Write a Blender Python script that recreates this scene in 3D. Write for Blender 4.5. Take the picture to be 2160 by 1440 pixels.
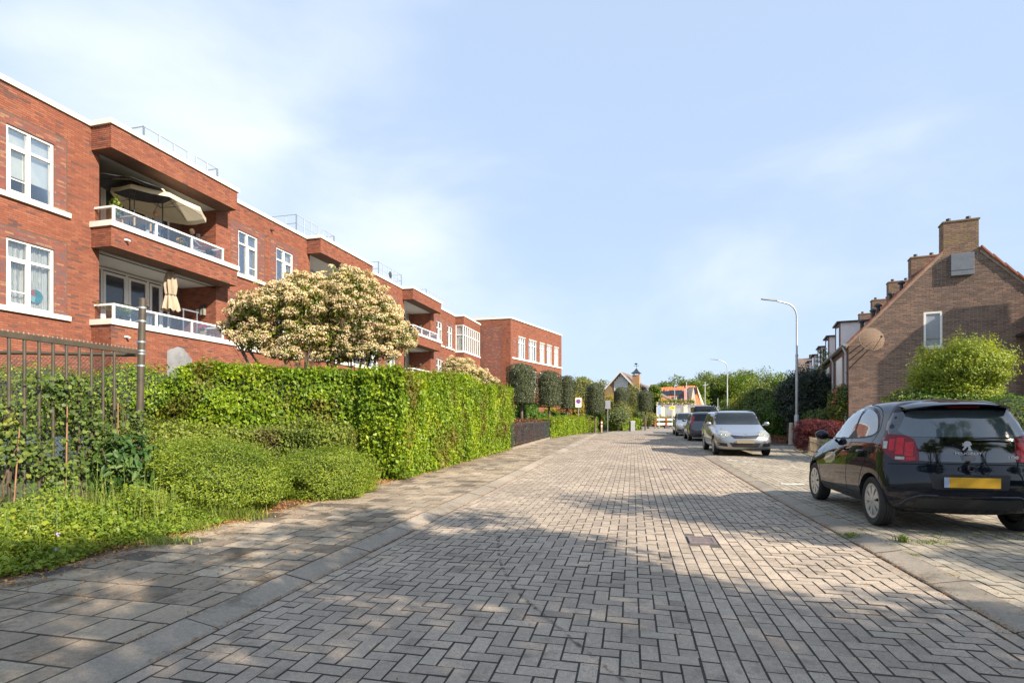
import bpy, bmesh, math, random
import numpy as np
from mathutils import Vector, Matrix
from mathutils.bvhtree import BVHTree
from mathutils import geometry as mgeo
from mathutils import noise as mnoise

for _o in list(bpy.data.objects):
    bpy.data.objects.remove(_o)
S = bpy.context.scene
COL = S.collection
random.seed(7)
RNG = np.random.default_rng(7)

# ------------------------------------------------------------------ camera
cam_d = bpy.data.cameras.new('camera')
cam = bpy.data.objects.new('camera', cam_d)
COL.objects.link(cam)
cam.location = (0, 0, 1.30)
cam.rotation_euler = (math.radians(90), 0, 0)
cam_d.sensor_width = 36.0
cam_d.lens = 19.17
cam_d.shift_y = 0.0759
cam_d.clip_start = 0.05
cam_d.clip_end = 3000
S.camera = cam

# ------------------------------------------------------------------ light
SUN = Vector((0.678, -0.577, 0.55)).normalized()
sun_el = math.asin(SUN.z)
sun_az = math.atan2(SUN.x, SUN.y)
ld = bpy.data.lights.new('sun', 'SUN')
ld.energy = 5.0
ld.angle = math.radians(0.53)
ld.color = (1.0, 0.885, 0.74)
sun = bpy.data.objects.new('sun', ld)
COL.objects.link(sun)
sun.rotation_euler = SUN.to_track_quat('Z', 'Y').to_euler()
sun.location = (0, 0, 60)

W = bpy.data.worlds.new('World')
S.world = W
W.use_nodes = True
wn, wl = W.node_tree.nodes, W.node_tree.links
wn.clear()
out = wn.new('ShaderNodeOutputWorld')
bg = wn.new('ShaderNodeBackground')
sky = wn.new('ShaderNodeTexSky')
sky.sky_type = 'NISHITA'
sky.sun_disc = False
sky.sun_elevation = sun_el
sky.sun_rotation = sun_az
sky.altitude = 0
sky.air_density = 1.0
sky.dust_density = 1.0
sky.ozone_density = 1.5
SKY_STR = 0.112
bg.inputs['Strength'].default_value = SKY_STR


def wmath(op, a, b=None, c=None, clamp=False):
    n = wn.new('ShaderNodeMath')
    n.operation = op
    n.use_clamp = clamp
    for i, x in enumerate((a, b, c)):
        if x is None:
            continue
        if isinstance(x, (int, float)):
            n.inputs[i].default_value = x
        else:
            wl.new(x, n.inputs[i])
    return n.outputs[0]


tc = wn.new('ShaderNodeTexCoord')
mp = wn.new('ShaderNodeMapping')
mp.inputs['Scale'].default_value = (1.0, 1.0, 2.6)
wl.new(tc.outputs['Generated'], mp.inputs['Vector'])
nz = wn.new('ShaderNodeTexNoise')
nz.inputs['Scale'].default_value = 1.7
nz.inputs['Detail'].default_value = 7
nz.inputs['Roughness'].default_value = 0.52
nz.inputs['Distortion'].default_value = 0.35
wl.new(mp.outputs[0], nz.inputs['Vector'])


def wlobe(d, width):
    """how near the sky direction is to d, 0..1"""
    v = wn.new('ShaderNodeVectorMath')
    v.operation = 'DOT_PRODUCT'
    wl.new(tc.outputs['Generated'], v.inputs[0])
    v.inputs[1].default_value = Vector(d).normalized()
    m = wn.new('ShaderNodeMapRange')
    m.interpolation_type = 'SMOOTHERSTEP'
    m.inputs['From Min'].default_value = math.cos(math.radians(width))
    m.inputs['From Max'].default_value = 1.0
    wl.new(v.outputs['Value'], m.inputs['Value'])
    return m.outputs[0]


def pxdir(px, py):
    return ((px - 1080) / 1150, 1.0, (884 - py) / 1150)


lobes = wmath('MULTIPLY', wlobe(pxdir(560, 330), 26), 0.20)
lobes = wmath('ADD', lobes, wmath('MULTIPLY', wlobe(pxdir(180, 190), 17), 0.10))
lobes = wmath('ADD', lobes, wmath('MULTIPLY', wlobe(pxdir(1500, 700), 20), 0.03))
cl = wmath('ADD', nz.outputs['Fac'], lobes)
cm = wn.new('ShaderNodeMapRange')
cm.interpolation_type = 'SMOOTHSTEP'
cm.inputs['From Min'].default_value = 0.50
cm.inputs['From Max'].default_value = 1.02
wl.new(cl, cm.inputs['Value'])
mixc = wn.new('ShaderNodeMix')
mixc.data_type = 'RGBA'
wl.new(wmath('MULTIPLY', cm.outputs[0], 0.72), mixc.inputs['Factor'])
# the thin veil that pales the whole sky
veil = wn.new('ShaderNodeMix')
veil.data_type = 'RGBA'
veil.inputs['Factor'].default_value = 0.80
wl.new(sky.outputs[0], veil.inputs[6])
veil.inputs[7].default_value = (2.85, 3.58, 4.8, 1)
wl.new(veil.outputs[2], mixc.inputs[6])
mixc.inputs[7].default_value = (5.3, 5.55, 5.9, 1)
wl.new(mixc.outputs[2], bg.inputs['Color'])
wl.new(bg.outputs[0], out.inputs['Surface'])

S.view_settings.view_transform = 'Standard'
S.view_settings.look = 'None'
S.view_settings.exposure = 1.0
S.view_settings.gamma = 1.0
S.view_settings.use_curve_mapping = False
S.render.engine = 'CYCLES'
S.cycles.max_bounces = 6
S.cycles.transparent_max_bounces = 12
S.cycles.use_denoising = True

# ------------------------------------------------------------------ frames
TH = math.atan(0.222)
CS, SN = math.cos(TH), math.sin(TH)


def gz(y):
    """height of the ground: level near the camera, then a slight rise"""
    return 0.0075 * (min(max(y, 10.0), 90.0) - 10.0)


def st(u, v, z=0.0):
    """street frame (u along the road, v to its right) to world"""
    x = v * CS + u * SN
    y = u * CS - v * SN
    return Vector((x, y, gz(y) + z))


def uv_of(x, y):
    return x * SN + y * CS, x * CS - y * SN


def gpx(px, py):
    """ground point seen at photo pixel px, py"""
    d = py - 884
    Y = 1495.0 / d
    if Y > 10:
        Y = 1581.0 / (d + 8.625)
    X = (px - 1080) / 1150 * Y
    return X, Y


def at(px, Y, py=None):
    """point at depth Y seen at photo pixel (px, py)"""
    X = (px - 1080) / 1150 * Y
    if py is None:
        return Vector((X, Y, gz(Y)))
    return Vector((X, Y, 1.30 + (884 - py) / 1150 * Y))


# ------------------------------------------------------------------ objects
def tag(o, label=None, cat=None, group=None, kind=None):
    if label:
        o['label'] = label
    if cat:
        o['category'] = cat
    if group:
        o['group'] = group
    if kind:
        o['kind'] = kind
    return o


def empty(name, loc=(0, 0, 0), rz=0.0, label=None, cat=None, group=None, kind=None, parent=None):
    o = bpy.data.objects.new(name, None)
    COL.objects.link(o)
    o.location = loc
    o.rotation_euler = (0, 0, rz)
    o.empty_display_size = 0.2
    if parent:
        o.parent = parent
    return tag(o, label, cat, group, kind)


def link_mesh(name, me, parent=None, loc=None, rz=None):
    o = bpy.data.objects.new(name, me)
    COL.objects.link(o)
    if parent:
        o.parent = parent
    if loc is not None:
        o.location = loc
    if rz is not None:
        o.rotation_euler = (0, 0, rz)
    return o


def copy_tree(o, parent=None):
    c = o.copy()
    COL.objects.link(c)
    c.parent = parent
    for ch in list(o.children):
        copy_tree(ch, c)
    return c


class MB:
    """collects shapes into one mesh"""

    def __init__(s):
        s.v = []
        s.f = []
        s.t = []
        s.smooth = False
        s.M = None

    def add(s, verts, faces, tone=None):
        b = len(s.v)
        if s.M is not None:
            verts = [tuple(s.M @ Vector(p)) for p in verts]
        s.v.extend(tuple(p) for p in verts)
        s.f.extend([tuple(i + b for i in f) for f in faces])
        if tone is None:
            tone = 0.0
        s.t.extend([tone] * len(faces))
        return s

    def box(s, a, b, tone=None, bev=0.0):
        x0, y0, z0 = min(a[0], b[0]), min(a[1], b[1]), min(a[2], b[2])
        x1, y1, z1 = max(a[0], b[0]), max(a[1], b[1]), max(a[2], b[2])
        if bev <= 0:
            vs = [(x0, y0, z0), (x1, y0, z0), (x1, y1, z0), (x0, y1, z0), (x0, y0, z1), (x1, y0, z1), (x1, y1, z1), (x0, y1, z1)]
            fs = [(0, 3, 2, 1), (4, 5, 6, 7), (0, 1, 5, 4), (1, 2, 6, 5), (2, 3, 7, 6), (3, 0, 4, 7)]
            return s.add(vs, fs, tone)
        bm = bmesh.new()
        bmesh.ops.create_cube(bm, size=1.0)
        for v in bm.verts:
            v.co = Vector((x0 + (v.co.x + .5) * (x1 - x0), y0 + (v.co.y + .5) * (y1 - y0), z0 + (v.co.z + .5) * (z1 - z0)))
        bmesh.ops.bevel(bm, geom=list(bm.edges), offset=bev, segments=2, affect='EDGES', profile=0.6)
        s.addbm(bm, tone)
        return s

    def addbm(s, bm, tone=None):
        bm.verts.index_update()
        s.add([v.co.copy() for v in bm.verts], [[v.index for v in f.verts] for f in bm.faces], tone)
        bm.free()

    def bar(s, p, q, w, h=None, tone=None, up=(0, 0, 1)):
        """square bar from p to q, w across, h high"""
        h = h or w
        p, q = Vector(p), Vector(q)
        d = (q - p).normalized()
        upv = Vector(up)
        if abs(d.dot(upv)) > 0.99:
            upv = Vector((0, 1, 0))
        a = d.cross(upv).normalized()
        b = a.cross(d).normalized()
        a *= w / 2
        b *= h / 2
        vs = [p - a - b, p + a - b, p + a + b, p - a + b, q - a - b, q + a - b, q + a + b, q - a + b]
        fs = [(0, 3, 2, 1), (4, 5, 6, 7), (0, 1, 5, 4), (1, 2, 6, 5), (2, 3, 7, 6), (3, 0, 4, 7)]
        return s.add(vs, fs, tone)

    def tube(s, pts, r, n=8, tone=None, cap=True):
        pts = [Vector(p) for p in pts]
        rr = r if isinstance(r, (list, tuple)) else [r] * len(pts)
        vs, fs = [], []
        ref = None
        for i, p in enumerate(pts):
            if i == 0:
                d = pts[1] - p
            elif i == len(pts) - 1:
                d = p - pts[i - 1]
            else:
                d = (pts[i + 1] - p).normalized() + (p - pts[i - 1]).normalized()
            d.normalize()
            if ref is None:
                ref = Vector((0, 0, 1)) if abs(d.z) < 0.9 else Vector((1, 0, 0))
            a = d.cross(ref).normalized()
            b = a.cross(d).normalized()
            ref = b
            for k in range(n):
                t = 2 * math.pi * k / n
                vs.append(p + (a * math.cos(t) + b * math.sin(t)) * rr[i])
        for i in range(len(pts) - 1):
            for k in range(n):
                k2 = (k + 1) % n
                fs.append((i * n + k, (i + 1) * n + k, (i + 1) * n + k2, i * n + k2))
        if cap:
            fs.append(tuple(range(n)))
            fs.append(tuple(reversed(range((len(pts) - 1) * n, len(pts) * n))))
        return s.add(vs, fs, tone)

    def lathe(s, prof, n=24, center=(0, 0, 0), tone=None, axis='z'):
        """prof: list of (r, z)"""
        vs, fs = [], []
        m = len(prof)
        c = Vector(center)
        for k in range(n):
            t = 2 * math.pi * k / n
            for (r, z) in prof:
                if axis == 'z':
                    vs.append(c + Vector((r * math.cos(t), r * math.sin(t), z)))
                else:  # axis y
                    vs.append(c + Vector((r * math.cos(t), z, r * math.sin(t))))
        for k in range(n):
            k2 = (k + 1) % n
            for i in range(m - 1):
                f = (k * m + i, k2 * m + i, k2 * m + i + 1, k * m + i + 1)
                fs.append(f if axis == 'z' else tuple(reversed(f)))
        return s.add(vs, fs, tone)

    def prism(s, poly, z0, z1, tone=None):
        """vertical prism over a 2D polygon (counter-clockwise)"""
        n = len(poly)
        vs = [(p[0], p[1], z0) for p in poly] + [(p[0], p[1], z1) for p in poly]
        fs = [tuple(reversed(range(n))), tuple(range(n, 2 * n))]
        for i in range(n):
            j = (i + 1) % n
            fs.append((i, j, n + j, n + i))
        return s.add(vs, fs, tone)

    def ball(s, c, r, seg=12, rings=8, scale=(1, 1, 1), tone=None):
        prof = []
        vs, fs = [], []
        for i in range(rings + 1):
            ph = math.pi * i / rings
            for k in range(seg):
                t = 2 * math.pi * k / seg
                vs.append((c[0] + r * scale[0] * math.sin(ph) * math.cos(t), c[1] + r * scale[1] * math.sin(ph) * math.sin(t), c[2] + r * scale[2] * math.cos(ph)))
        for i in range(rings):
            for k in range(seg):
                k2 = (k + 1) % seg
                fs.append((i * seg + k, (i + 1) * seg + k, (i + 1) * seg + k2, i * seg + k2))
        return s.add(vs, fs, tone)

    def mesh(s, name, mat):
        me = bpy.data.meshes.new(name)
        me.from_pydata([tuple(p) for p in s.v], [], s.f)
        if mat:
            me.materials.append(mat)
        if any(s.t):
            a = me.attributes.new('tone', 'FLOAT', 'FACE')
            a.data.foreach_set('value', s.t)
        if s.smooth:
            me.polygons.foreach_set('use_smooth', [True] * len(me.polygons))
            try:
                me.set_sharp_from_angle(angle=math.radians(s.smooth if s.smooth is not True else 40))
            except Exception:
                pass
        me.update()
        return me

    def build(s, name, mat, parent=None, loc=None, rz=None, label=None, cat=None, group=None, kind=None):
        o = link_mesh(name, s.mesh(name, mat), parent, loc, rz)
        return tag(o, label, cat, group, kind)


def np_mesh(name, V, F, mat, tones=None, smooth=False):
    """V (n,3) array, F (m,k) array of equal-size faces"""
    me = bpy.data.meshes.new(name)
    V = np.ascontiguousarray(V, dtype=np.float32)
    F = np.ascontiguousarray(F, dtype=np.int32)
    m, k = F.shape
    me.vertices.add(len(V))
    me.vertices.foreach_set('co', V.ravel())
    me.loops.add(m * k)
    me.loops.foreach_set('vertex_index', F.ravel())
    me.polygons.add(m)
    me.polygons.foreach_set('loop_start', np.arange(0, m * k, k, dtype=np.int32))
    if tones is not None:
        a = me.attributes.new('tone', 'FLOAT', 'FACE')
        a.data.foreach_set('value', np.ascontiguousarray(tones, dtype=np.float32))
    me.materials.append(mat)
    me.update(calc_edges=True)
    if smooth:
        me.polygons.foreach_set('use_smooth', np.ones(m, dtype=bool))
    return me


# ------------------------------------------------------------------ materials
class NT:
    def __init__(s, name):
        s.mat = bpy.data.materials.new(name)
        s.mat.use_nodes = True
        s.n, s.l = s.mat.node_tree.nodes, s.mat.node_tree.links
        s.n.clear()
        s.out = s.n.new('ShaderNodeOutputMaterial')
        s.b = s.n.new('ShaderNodeBsdfPrincipled')
        s.l.new(s.b.outputs[0], s.out.inputs['Surface'])

    def node(s, t, **kw):
        n = s.n.new(t)
        for k, v in kw.items():
            setattr(n, k, v)
        return n

    def put(s, sock, x):
        if isinstance(x, (int, float)):
            sock.default_value = x
        elif isinstance(x, (tuple, list)):
            sock.default_value = (*x, 1) if len(x) == 3 and sock.type == 'RGBA' else x
        else:
            s.l.new(x, sock)

    def math(s, op, a, b=None, clamp=False):
        n = s.node('ShaderNodeMath', operation=op, use_clamp=clamp)
        s.put(n.inputs[0], a)
        if b is not None:
            s.put(n.inputs[1], b)
        return n.outputs[0]

    def coord(s, scale=1.0, kind='Object'):
        t = s.node('ShaderNodeTexCoord')
        if scale == 1.0:
            return t.outputs[kind]
        m = s.node('ShaderNodeMapping')
        m.inputs['Scale'].default_value = (scale,) * 3 if isinstance(scale, (int, float)) else scale
        s.l.new(t.outputs[kind], m.inputs[0])
        return m.outputs[0]

    def worldpos(s):
        return s.node('ShaderNodeNewGeometry').outputs['Position']

    def noise(s, scale, vec=None, detail=4, rough=0.55, out='Fac', dist=0.0):
        n = s.node('ShaderNodeTexNoise')
        n.inputs['Scale'].default_value = scale
        n.inputs['Detail'].default_value = detail
        n.inputs['Roughness'].default_value = rough
        n.inputs['Distortion'].default_value = dist
        s.put(n.inputs['Vector'], vec if vec is not None else s.worldpos())
        return n.outputs[out]

    def ramp(s, fac, stops, interp='LINEAR'):
        r = s.node('ShaderNodeValToRGB')
        cr = r.color_ramp
        cr.interpolation = interp
        while len(cr.elements) > 1:
            cr.elements.remove(cr.elements[-1])
        cr.elements[0].position = stops[0][0]
        cr.elements[0].color = (*stops[0][1], 1)
        for p, c in stops[1:]:
            e = cr.elements.new(p)
            e.color = (*c, 1)
        s.put(r.inputs[0], fac)
        return r.outputs[0]

    def rng(s, x, a, b, c=0.0, d=1.0):
        m = s.node('ShaderNodeMapRange')
        s.put(m.inputs['Value'], x)
        for k, v in zip(('From Min', 'From Max', 'To Min', 'To Max'), (a, b, c, d)):
            m.inputs[k].default_value = v
        return m.outputs[0]

    def mix(s, fac, a, b, mode='MIX'):
        m = s.node('ShaderNodeMix', data_type='RGBA', blend_type=mode)
        s.put(m.inputs['Factor'], fac)
        s.put(m.inputs[6], a)
        s.put(m.inputs[7], b)
        return m.outputs[2]

    def bump(s, h, strength=0.3, dist=0.01):
        b = s.node('ShaderNodeBump')
        b.inputs['Strength'].default_value = strength
        b.inputs['Distance'].default_value = dist
        s.put(b.inputs['Height'], h)
        s.l.new(b.outputs[0], s.b.inputs['Normal'])

    def tone(s):
        a = s.node('ShaderNodeAttribute', attribute_name='tone').outputs['Fac']
        r = s.node('ShaderNodeObjectInfo').outputs['Random']
        return s.math('FRACT', s.math('ADD', a, r))

    def set(s, **kw):
        names = {'color': 'Base Color', 'rough': 'Roughness', 'metal': 'Metallic', 'spec': 'Specular IOR Level', 'coat': 'Coat Weight',
                 'coatr': 'Coat Roughness', 'trans': 'Transmission Weight', 'ior': 'IOR', 'alpha': 'Alpha', 'sheen': 'Sheen Weight'}
        for k, v in kw.items():
            s.put(s.b.inputs[names[k]], v)
        return s.mat


MATS = {}


def simple(name, color, rough=0.6, metal=0.0, spec=0.5, var=0.15, scale=6.0, bump=0.0, bscale=60.0, coat=0.0, dirt=None):
    """a plain painted or cast surface with slight unevenness and wear"""
    if name in MATS:
        return MATS[name]
    n = NT(name)
    f = n.noise(scale, detail=5)
    c = n.mix(n.rng(f, 0.3, 0.7), tuple(x * (1 - var) for x in color), tuple(min(1, x * (1 + var)) for x in color))
    if dirt:
        g = n.noise(scale * 0.37, detail=8, rough=0.7)
        c = n.mix(n.rng(g, 0.55, 0.8, 0, dirt[1]), c, dirt[0])
    n.set(color=c, rough=n.rng(n.noise(scale * 2.3), 0.3, 0.7, max(0.02, rough - 0.08), min(1, rough + 0.08)), metal=metal, spec=spec, coat=coat)
    if bump:
        n.bump(n.noise(bscale, detail=6), bump, 0.004)
    MATS[name] = n.mat
    return n.mat


def leafmat(name, stops, trans=0.35, rough=0.45, spec=0.35, cell=None, brown=None):
    """leaves: colour from the leaf's own tone plus patches, light shining through"""
    if name in MATS:
        return MATS[name]
    n = NT(name)
    a = n.node('ShaderNodeAttribute', attribute_name='tone').outputs['Fac']
    patch = n.noise(cell or 1.3, detail=3)
    f = n.math('ADD', n.math('MULTIPLY', a, 0.62), n.rng(patch, 0.3, 0.7, 0.0, 0.38), clamp=True)
    c = n.ramp(f, stops)
    if brown:
        q = n.noise(0.9, detail=5, rough=0.65)
        c = n.mix(n.rng(n.math('ADD', q, n.math('MULTIPLY', a, .12)), brown[1], brown[1] + .10, 0, .75), c, brown[0])
    n.set(color=c, rough=rough, spec=spec)
    tr = n.node('ShaderNodeBsdfTranslucent')
    ct = n.mix(1.0, c, (1.35, 1.25, 0.55), 'MULTIPLY')
    n.put(tr.inputs['Color'], ct)
    ms = n.node('ShaderNodeMixShader')
    ms.inputs[0].default_value = trans
    n.l.new(n.b.outputs[0], ms.inputs[1])
    n.l.new(tr.outputs[0], ms.inputs[2])
    n.l.new(ms.outputs[0], n.out.inputs['Surface'])
    MATS[name] = n.mat
    return n.mat


def brickmat(name, stops, mottling=0.18, grain=0.25, rough=0.85, stain=None, patch=0.0, gs=170.0, side=(0.115, 0.098, 0.080)):
    """burnt or cast stones, one tone each"""
    n = NT(name)
    t = n.tone()
    c = n.ramp(t, stops)
    f = n.noise(34.0, detail=6, rough=0.65)
    c = n.mix(1.0, c, n.ramp(f, [(0.3, (1 - mottling,) * 3), (0.7, (1 + mottling,) * 3)]), 'MULTIPLY')
    g = n.noise(gs, detail=3, rough=0.7)
    c = n.mix(1.0, c, n.ramp(g, [(0.33, (1 - grain,) * 3), (0.67, (1 + grain,) * 3)]), 'MULTIPLY')
    if patch:
        p = n.noise(0.55, detail=5, rough=0.6)
        c = n.mix(1.0, c, n.ramp(p, [(0.35, (1 - patch, 1 - patch, 1 - patch * 1.1)), (0.65, (1 + patch, 1 + patch * 0.9, 1 + patch * 0.7))]), 'MULTIPLY')
    if name.endswith('facade_brick'):
        q = n.noise(1.0, n.coord((2.6, 2.6, .32)), detail=6, rough=.65)
        c = n.mix(n.rng(q, .52, .74, 0, .26), c, (.11, .055, .042))
        q = n.noise(1.0, n.coord((1.1, 1.1, .9)), detail=7, rough=.7)
        c = n.mix(n.rng(q, .54, .74, 0, .14), c, (.40, .22, .14))
    if stain:
        q = n.noise(stain[2], detail=9, rough=0.72)
        c = n.mix(n.rng(q, stain[3], stain[3] + 0.12, 0, stain[1]), c, stain[0])
    # the flanks down in the joints are packed with dirt (tone below 0)
    at_ = n.node('ShaderNodeAttribute', attribute_name='tone').outputs['Fac']
    c = n.mix(n.math('LESS_THAN', at_, -0.5), c, side)
    n.set(color=c, rough=rough, spec=0.25)
    n.bump(g, 0.35, 0.0012)
    return n.mat


M = {}
M['brick_red'] = brickmat('red_facade_brick', [(0.0, (0.215, 0.072, 0.044)), (0.45, (0.25, 0.086, 0.050)), (0.78, (0.29, 0.110, 0.062)), (0.88, (0.20, 0.072, 0.047)), (0.95, (0.15, 0.067, 0.052)), (1.0, (0.11, 0.06, 0.055))], patch=0.06, gs=120)
M['brick_dark'] = brickmat('purple_facade_brick', [(0.0, (0.19, 0.065, 0.048)), (0.35, (0.24, 0.08, 0.055)), (0.6, (0.16, 0.07, 0.062)), (0.8, (0.14, 0.085, 0.085)), (0.92, (0.30, 0.16, 0.09)), (1.0, (0.28, 0.11, 0.065))], gs=120)
M['mortar_red'] = simple('reddish_mortar', (0.13, 0.075, 0.055), 0.95, bump=0.3)
M['brick_brown'] = brickmat('brown_gable_brick', [(0.0, (0.145, 0.098, 0.080)), (0.4, (0.188, 0.126, 0.102)), (0.75, (0.23, 0.153, 0.122)), (0.92, (0.275, 0.168, 0.118)), (1.0, (0.13, 0.09, 0.08))], patch=0.12, gs=120)
M['mortar_tan'] = simple('tan_mortar', (0.36, 0.29, 0.22), 0.95, bump=0.3)
M['paver'] = brickmat('concrete_paving_brick', [(0.0, (0.315, 0.260, 0.205)), (0.45, (0.365, 0.302, 0.24)), (0.85, (0.40, 0.333, 0.262)), (0.95, (0.33, 0.272, 0.217)), (1.0, (0.265, 0.217, 0.175))], mottling=0.16, grain=0.36, patch=0.16, stain=((0.15, 0.12, 0.09), 0.65, 2.6, 0.54))
M['paver_warm'] = brickmat('warm_paving_brick', [(0.0, (0.29, 0.25, 0.195)), (0.5, (0.35, 0.305, 0.235)), (0.85, (0.385, 0.335, 0.26)), (1.0, (0.27, 0.24, 0.19))], mottling=0.14, grain=0.24, patch=0.12, stain=((0.12, 0.13, 0.055), 0.55, 3.1, 0.58))
M['tile'] = brickmat('concrete_pavement_tile', [(0.0, (0.25, 0.20, 0.15)), (0.5, (0.33, 0.27, 0.20)), (0.8, (0.38, 0.315, 0.235)), (0.92, (0.20, 0.165, 0.125)), (1.0, (0.13, 0.11, 0.09))], mottling=0.2, grain=0.26, patch=0.2, stain=((0.10, 0.075, 0.048), 0.85, 1.7, 0.53))
M['kerb'] = brickmat('concrete_kerb_stone', [(0.0, (0.255, 0.22, 0.175)), (1.0, (0.32, 0.275, 0.22))], mottling=0.16, grain=0.25, patch=0.15, stain=((0.11, 0.09, 0.065), 0.7, 2.2, 0.55))
M['joint'] = simple('dark_joint_sand', (0.085, 0.073, 0.060), 0.98, var=0.35, scale=3, bump=0.5)
M['soil'] = simple('brown_leaf_litter_soil', (0.13, 0.075, 0.042), 0.98, var=0.4, scale=14, bump=0.8, bscale=45, dirt=((0.26, 0.12, 0.05), 0.8))
M['meadow'] = simple('green_ground', (0.07, 0.10, 0.028), 0.95, var=0.35, scale=2, bump=0.7, bscale=20)
M['white'] = simple('white_painted_wood', (0.74, 0.73, 0.70), 0.45, var=0.05, scale=3, dirt=((0.5, 0.48, 0.42), 0.3))
M['stone_white'] = simple('pale_concrete_coping', (0.66, 0.63, 0.55), 0.7, var=0.08, scale=2, bump=0.15, dirt=((0.42, 0.39, 0.28), 0.5))
M['soffit'] = simple('off_white_soffit_render', (0.55, 0.55, 0.53), 0.9, var=0.05, scale=2)
M['zinc'] = simple('grey_zinc', (0.40, 0.41, 0.42), 0.45, metal=0.7, var=0.12, scale=5)
M['zinc_light'] = simple('pale_grey_plastic_pipe', (0.50, 0.51, 0.53), 0.5, var=0.08, scale=5)
M['alu'] = simple('light_metal_rail', (0.34, 0.38, 0.43), 0.6, metal=0.1, var=0.05)
M['roof_white'] = simple('white_rooftop_cladding', (0.78, 0.78, 0.77), 0.6, var=0.04)
M['darkmetal'] = simple('anthracite_metal', (0.035, 0.037, 0.042), 0.5, var=0.2)
M['olive'] = simple('olive_brown_coated_steel', (0.066, 0.053, 0.034), 0.5, var=0.22, scale=9, bump=0.15, bscale=150, dirt=((0.07, 0.065, 0.05), 0.6))
M['bark'] = simple('grey_brown_bark', (0.13, 0.10, 0.075), 0.95, var=0.35, scale=12, bump=0.8, bscale=40)
M['twig'] = simple('brown_twigs', (0.10, 0.07, 0.045), 0.95, var=0.4, scale=30, bump=0.6)
M['core'] = simple('shaded_twig_core', (0.035, 0.045, 0.016), 0.95, var=0.5, scale=25, bump=0.6)  # solid twig filler inside foliage, inner shade put into its dark colour
M['rubber'] = simple('black_tyre_rubber', (0.022, 0.021, 0.020), 0.8, var=0.2, bump=0.1)
M['blackplastic'] = simple('black_plastic', (0.018, 0.018, 0.019), 0.55, var=0.15)
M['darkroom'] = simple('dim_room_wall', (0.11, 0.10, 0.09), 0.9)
M['floorstone'] = simple('balcony_floor', (0.3, 0.29, 0.27), 0.85)
M['grate'] = simple('rusty_cast_iron', (0.20, 0.16, 0.155), 0.7, metal=0.2, var=0.3, scale=20)
M['rooftile_red'] = simple('orange_clay_tile', (0.30, 0.105, 0.055), 0.75, var=0.25, scale=4, dirt=((0.22, 0.10, 0.06), 0.5))
M['rooftile_dark'] = simple('brown_roof_tile', (0.16, 0.115, 0.09), 0.8, var=0.25, scale=3, dirt=((0.10, 0.09, 0.06), 0.6))
M['lichen'] = brickmat('lichen_covered_chimney_brick', [(0.0, (0.16, 0.10, 0.075)), (0.6, (0.22, 0.14, 0.10)), (1.0, (0.28, 0.17, 0.11))], stain=((0.24, 0.19, 0.05), 0.75, 3.6, 0.50), gs=120)


def glassmat(name, tint=(0.95, 0.97, 0.96), mix=0.55, dark=(0.02, 0.025, 0.03)):
    """window glass: part mirror, part see-through"""
    n = NT(name)
    n.n.remove(n.b)
    gl = n.node('ShaderNodeBsdfGlossy')
    gl.inputs['Roughness'].default_value = 0.02
    gl.inputs['Color'].default_value = (0.95, 0.97, 1, 1)
    tr = n.node('ShaderNodeBsdfTransparent')
    tr.inputs['Color'].default_value = (*tint, 1)
    fr = n.node('ShaderNodeFresnel')
    fr.inputs['IOR'].default_value = 1.6
    ms = n.node('ShaderNodeMixShader')
    f = n.math('ADD', n.math('MULTIPLY', fr.outputs[0], 0.55 if mix > .03 else 0.22), mix, clamp=True)
    n.put(ms.inputs[0], f)
    n.l.new(tr.outputs[0], ms.inputs[1])
    n.l.new(gl.outputs[0], ms.inputs[2])
    n.l.new(ms.outputs[0], n.out.inputs['Surface'])
    return n.mat


M['glass'] = glassmat('window_glass', mix=0.05)
M['glass_rail'] = glassmat('balcony_glass', tint=(0.86, 0.89, 0.90), mix=0.02)


def curtainmat(name, col, fold=40.0):
    n = NT(name)
    co = n.coord(1.0)
    w = n.node('ShaderNodeTexWave', wave_type='BANDS', bands_direction='X')
    w.inputs['Scale'].default_value = fold / 6.0
    w.inputs['Distortion'].default_value = 2.5
    w.inputs['Detail'].default_value = 1.0
    n.put(w.inputs['Vector'], co)
    c = n.mix(n.noise(2.0, co), tuple(x * 0.9 for x in col), col)
    n.set(color=c, rough=0.9)
    n.bump(w.outputs['Fac'], 0.9, 0.03)
    return n.mat


M['curtain_white'] = curtainmat('white_net_curtain', (0.74, 0.74, 0.72))
M['curtain_grey'] = curtainmat('grey_curtain', (0.36, 0.38, 0.42))
M['curtain_cream'] = curtainmat('cream_curtain', (0.62, 0.54, 0.38))
M['blind'] = simple('white_roman_blind', (0.74, 0.75, 0.73), 0.9, var=0.04)


# ------------------------------------------------------------------ pieces (bricks, tiles)
def clip_poly(poly, planes):
    """Sutherland-Hodgman against half planes a*x+b*y<=c"""
    for (a, b, c) in planes:
        if not poly:
            return poly
        outp = []
        n = len(poly)
        for i in range(n):
            p, q = poly[i], poly[(i + 1) % n]
            dp = a * p[0] + b * p[1] - c
            dq = a * q[0] + b * q[1] - c
            if dp <= 0:
                outp.append(p)
            if (dp < 0 < dq) or (dq < 0 < dp):
                t = dp / (dp - dq)
                outp.append((p[0] + (q[0] - p[0]) * t, p[1] + (q[1] - p[1]) * t))
        poly = outp
    return poly


def poly_area(p):
    return 0.5 * sum(p[i][0] * p[(i + 1) % len(p)][1] - p[(i + 1) % len(p)][0] * p[i][1] for i in range(len(p)))


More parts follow.
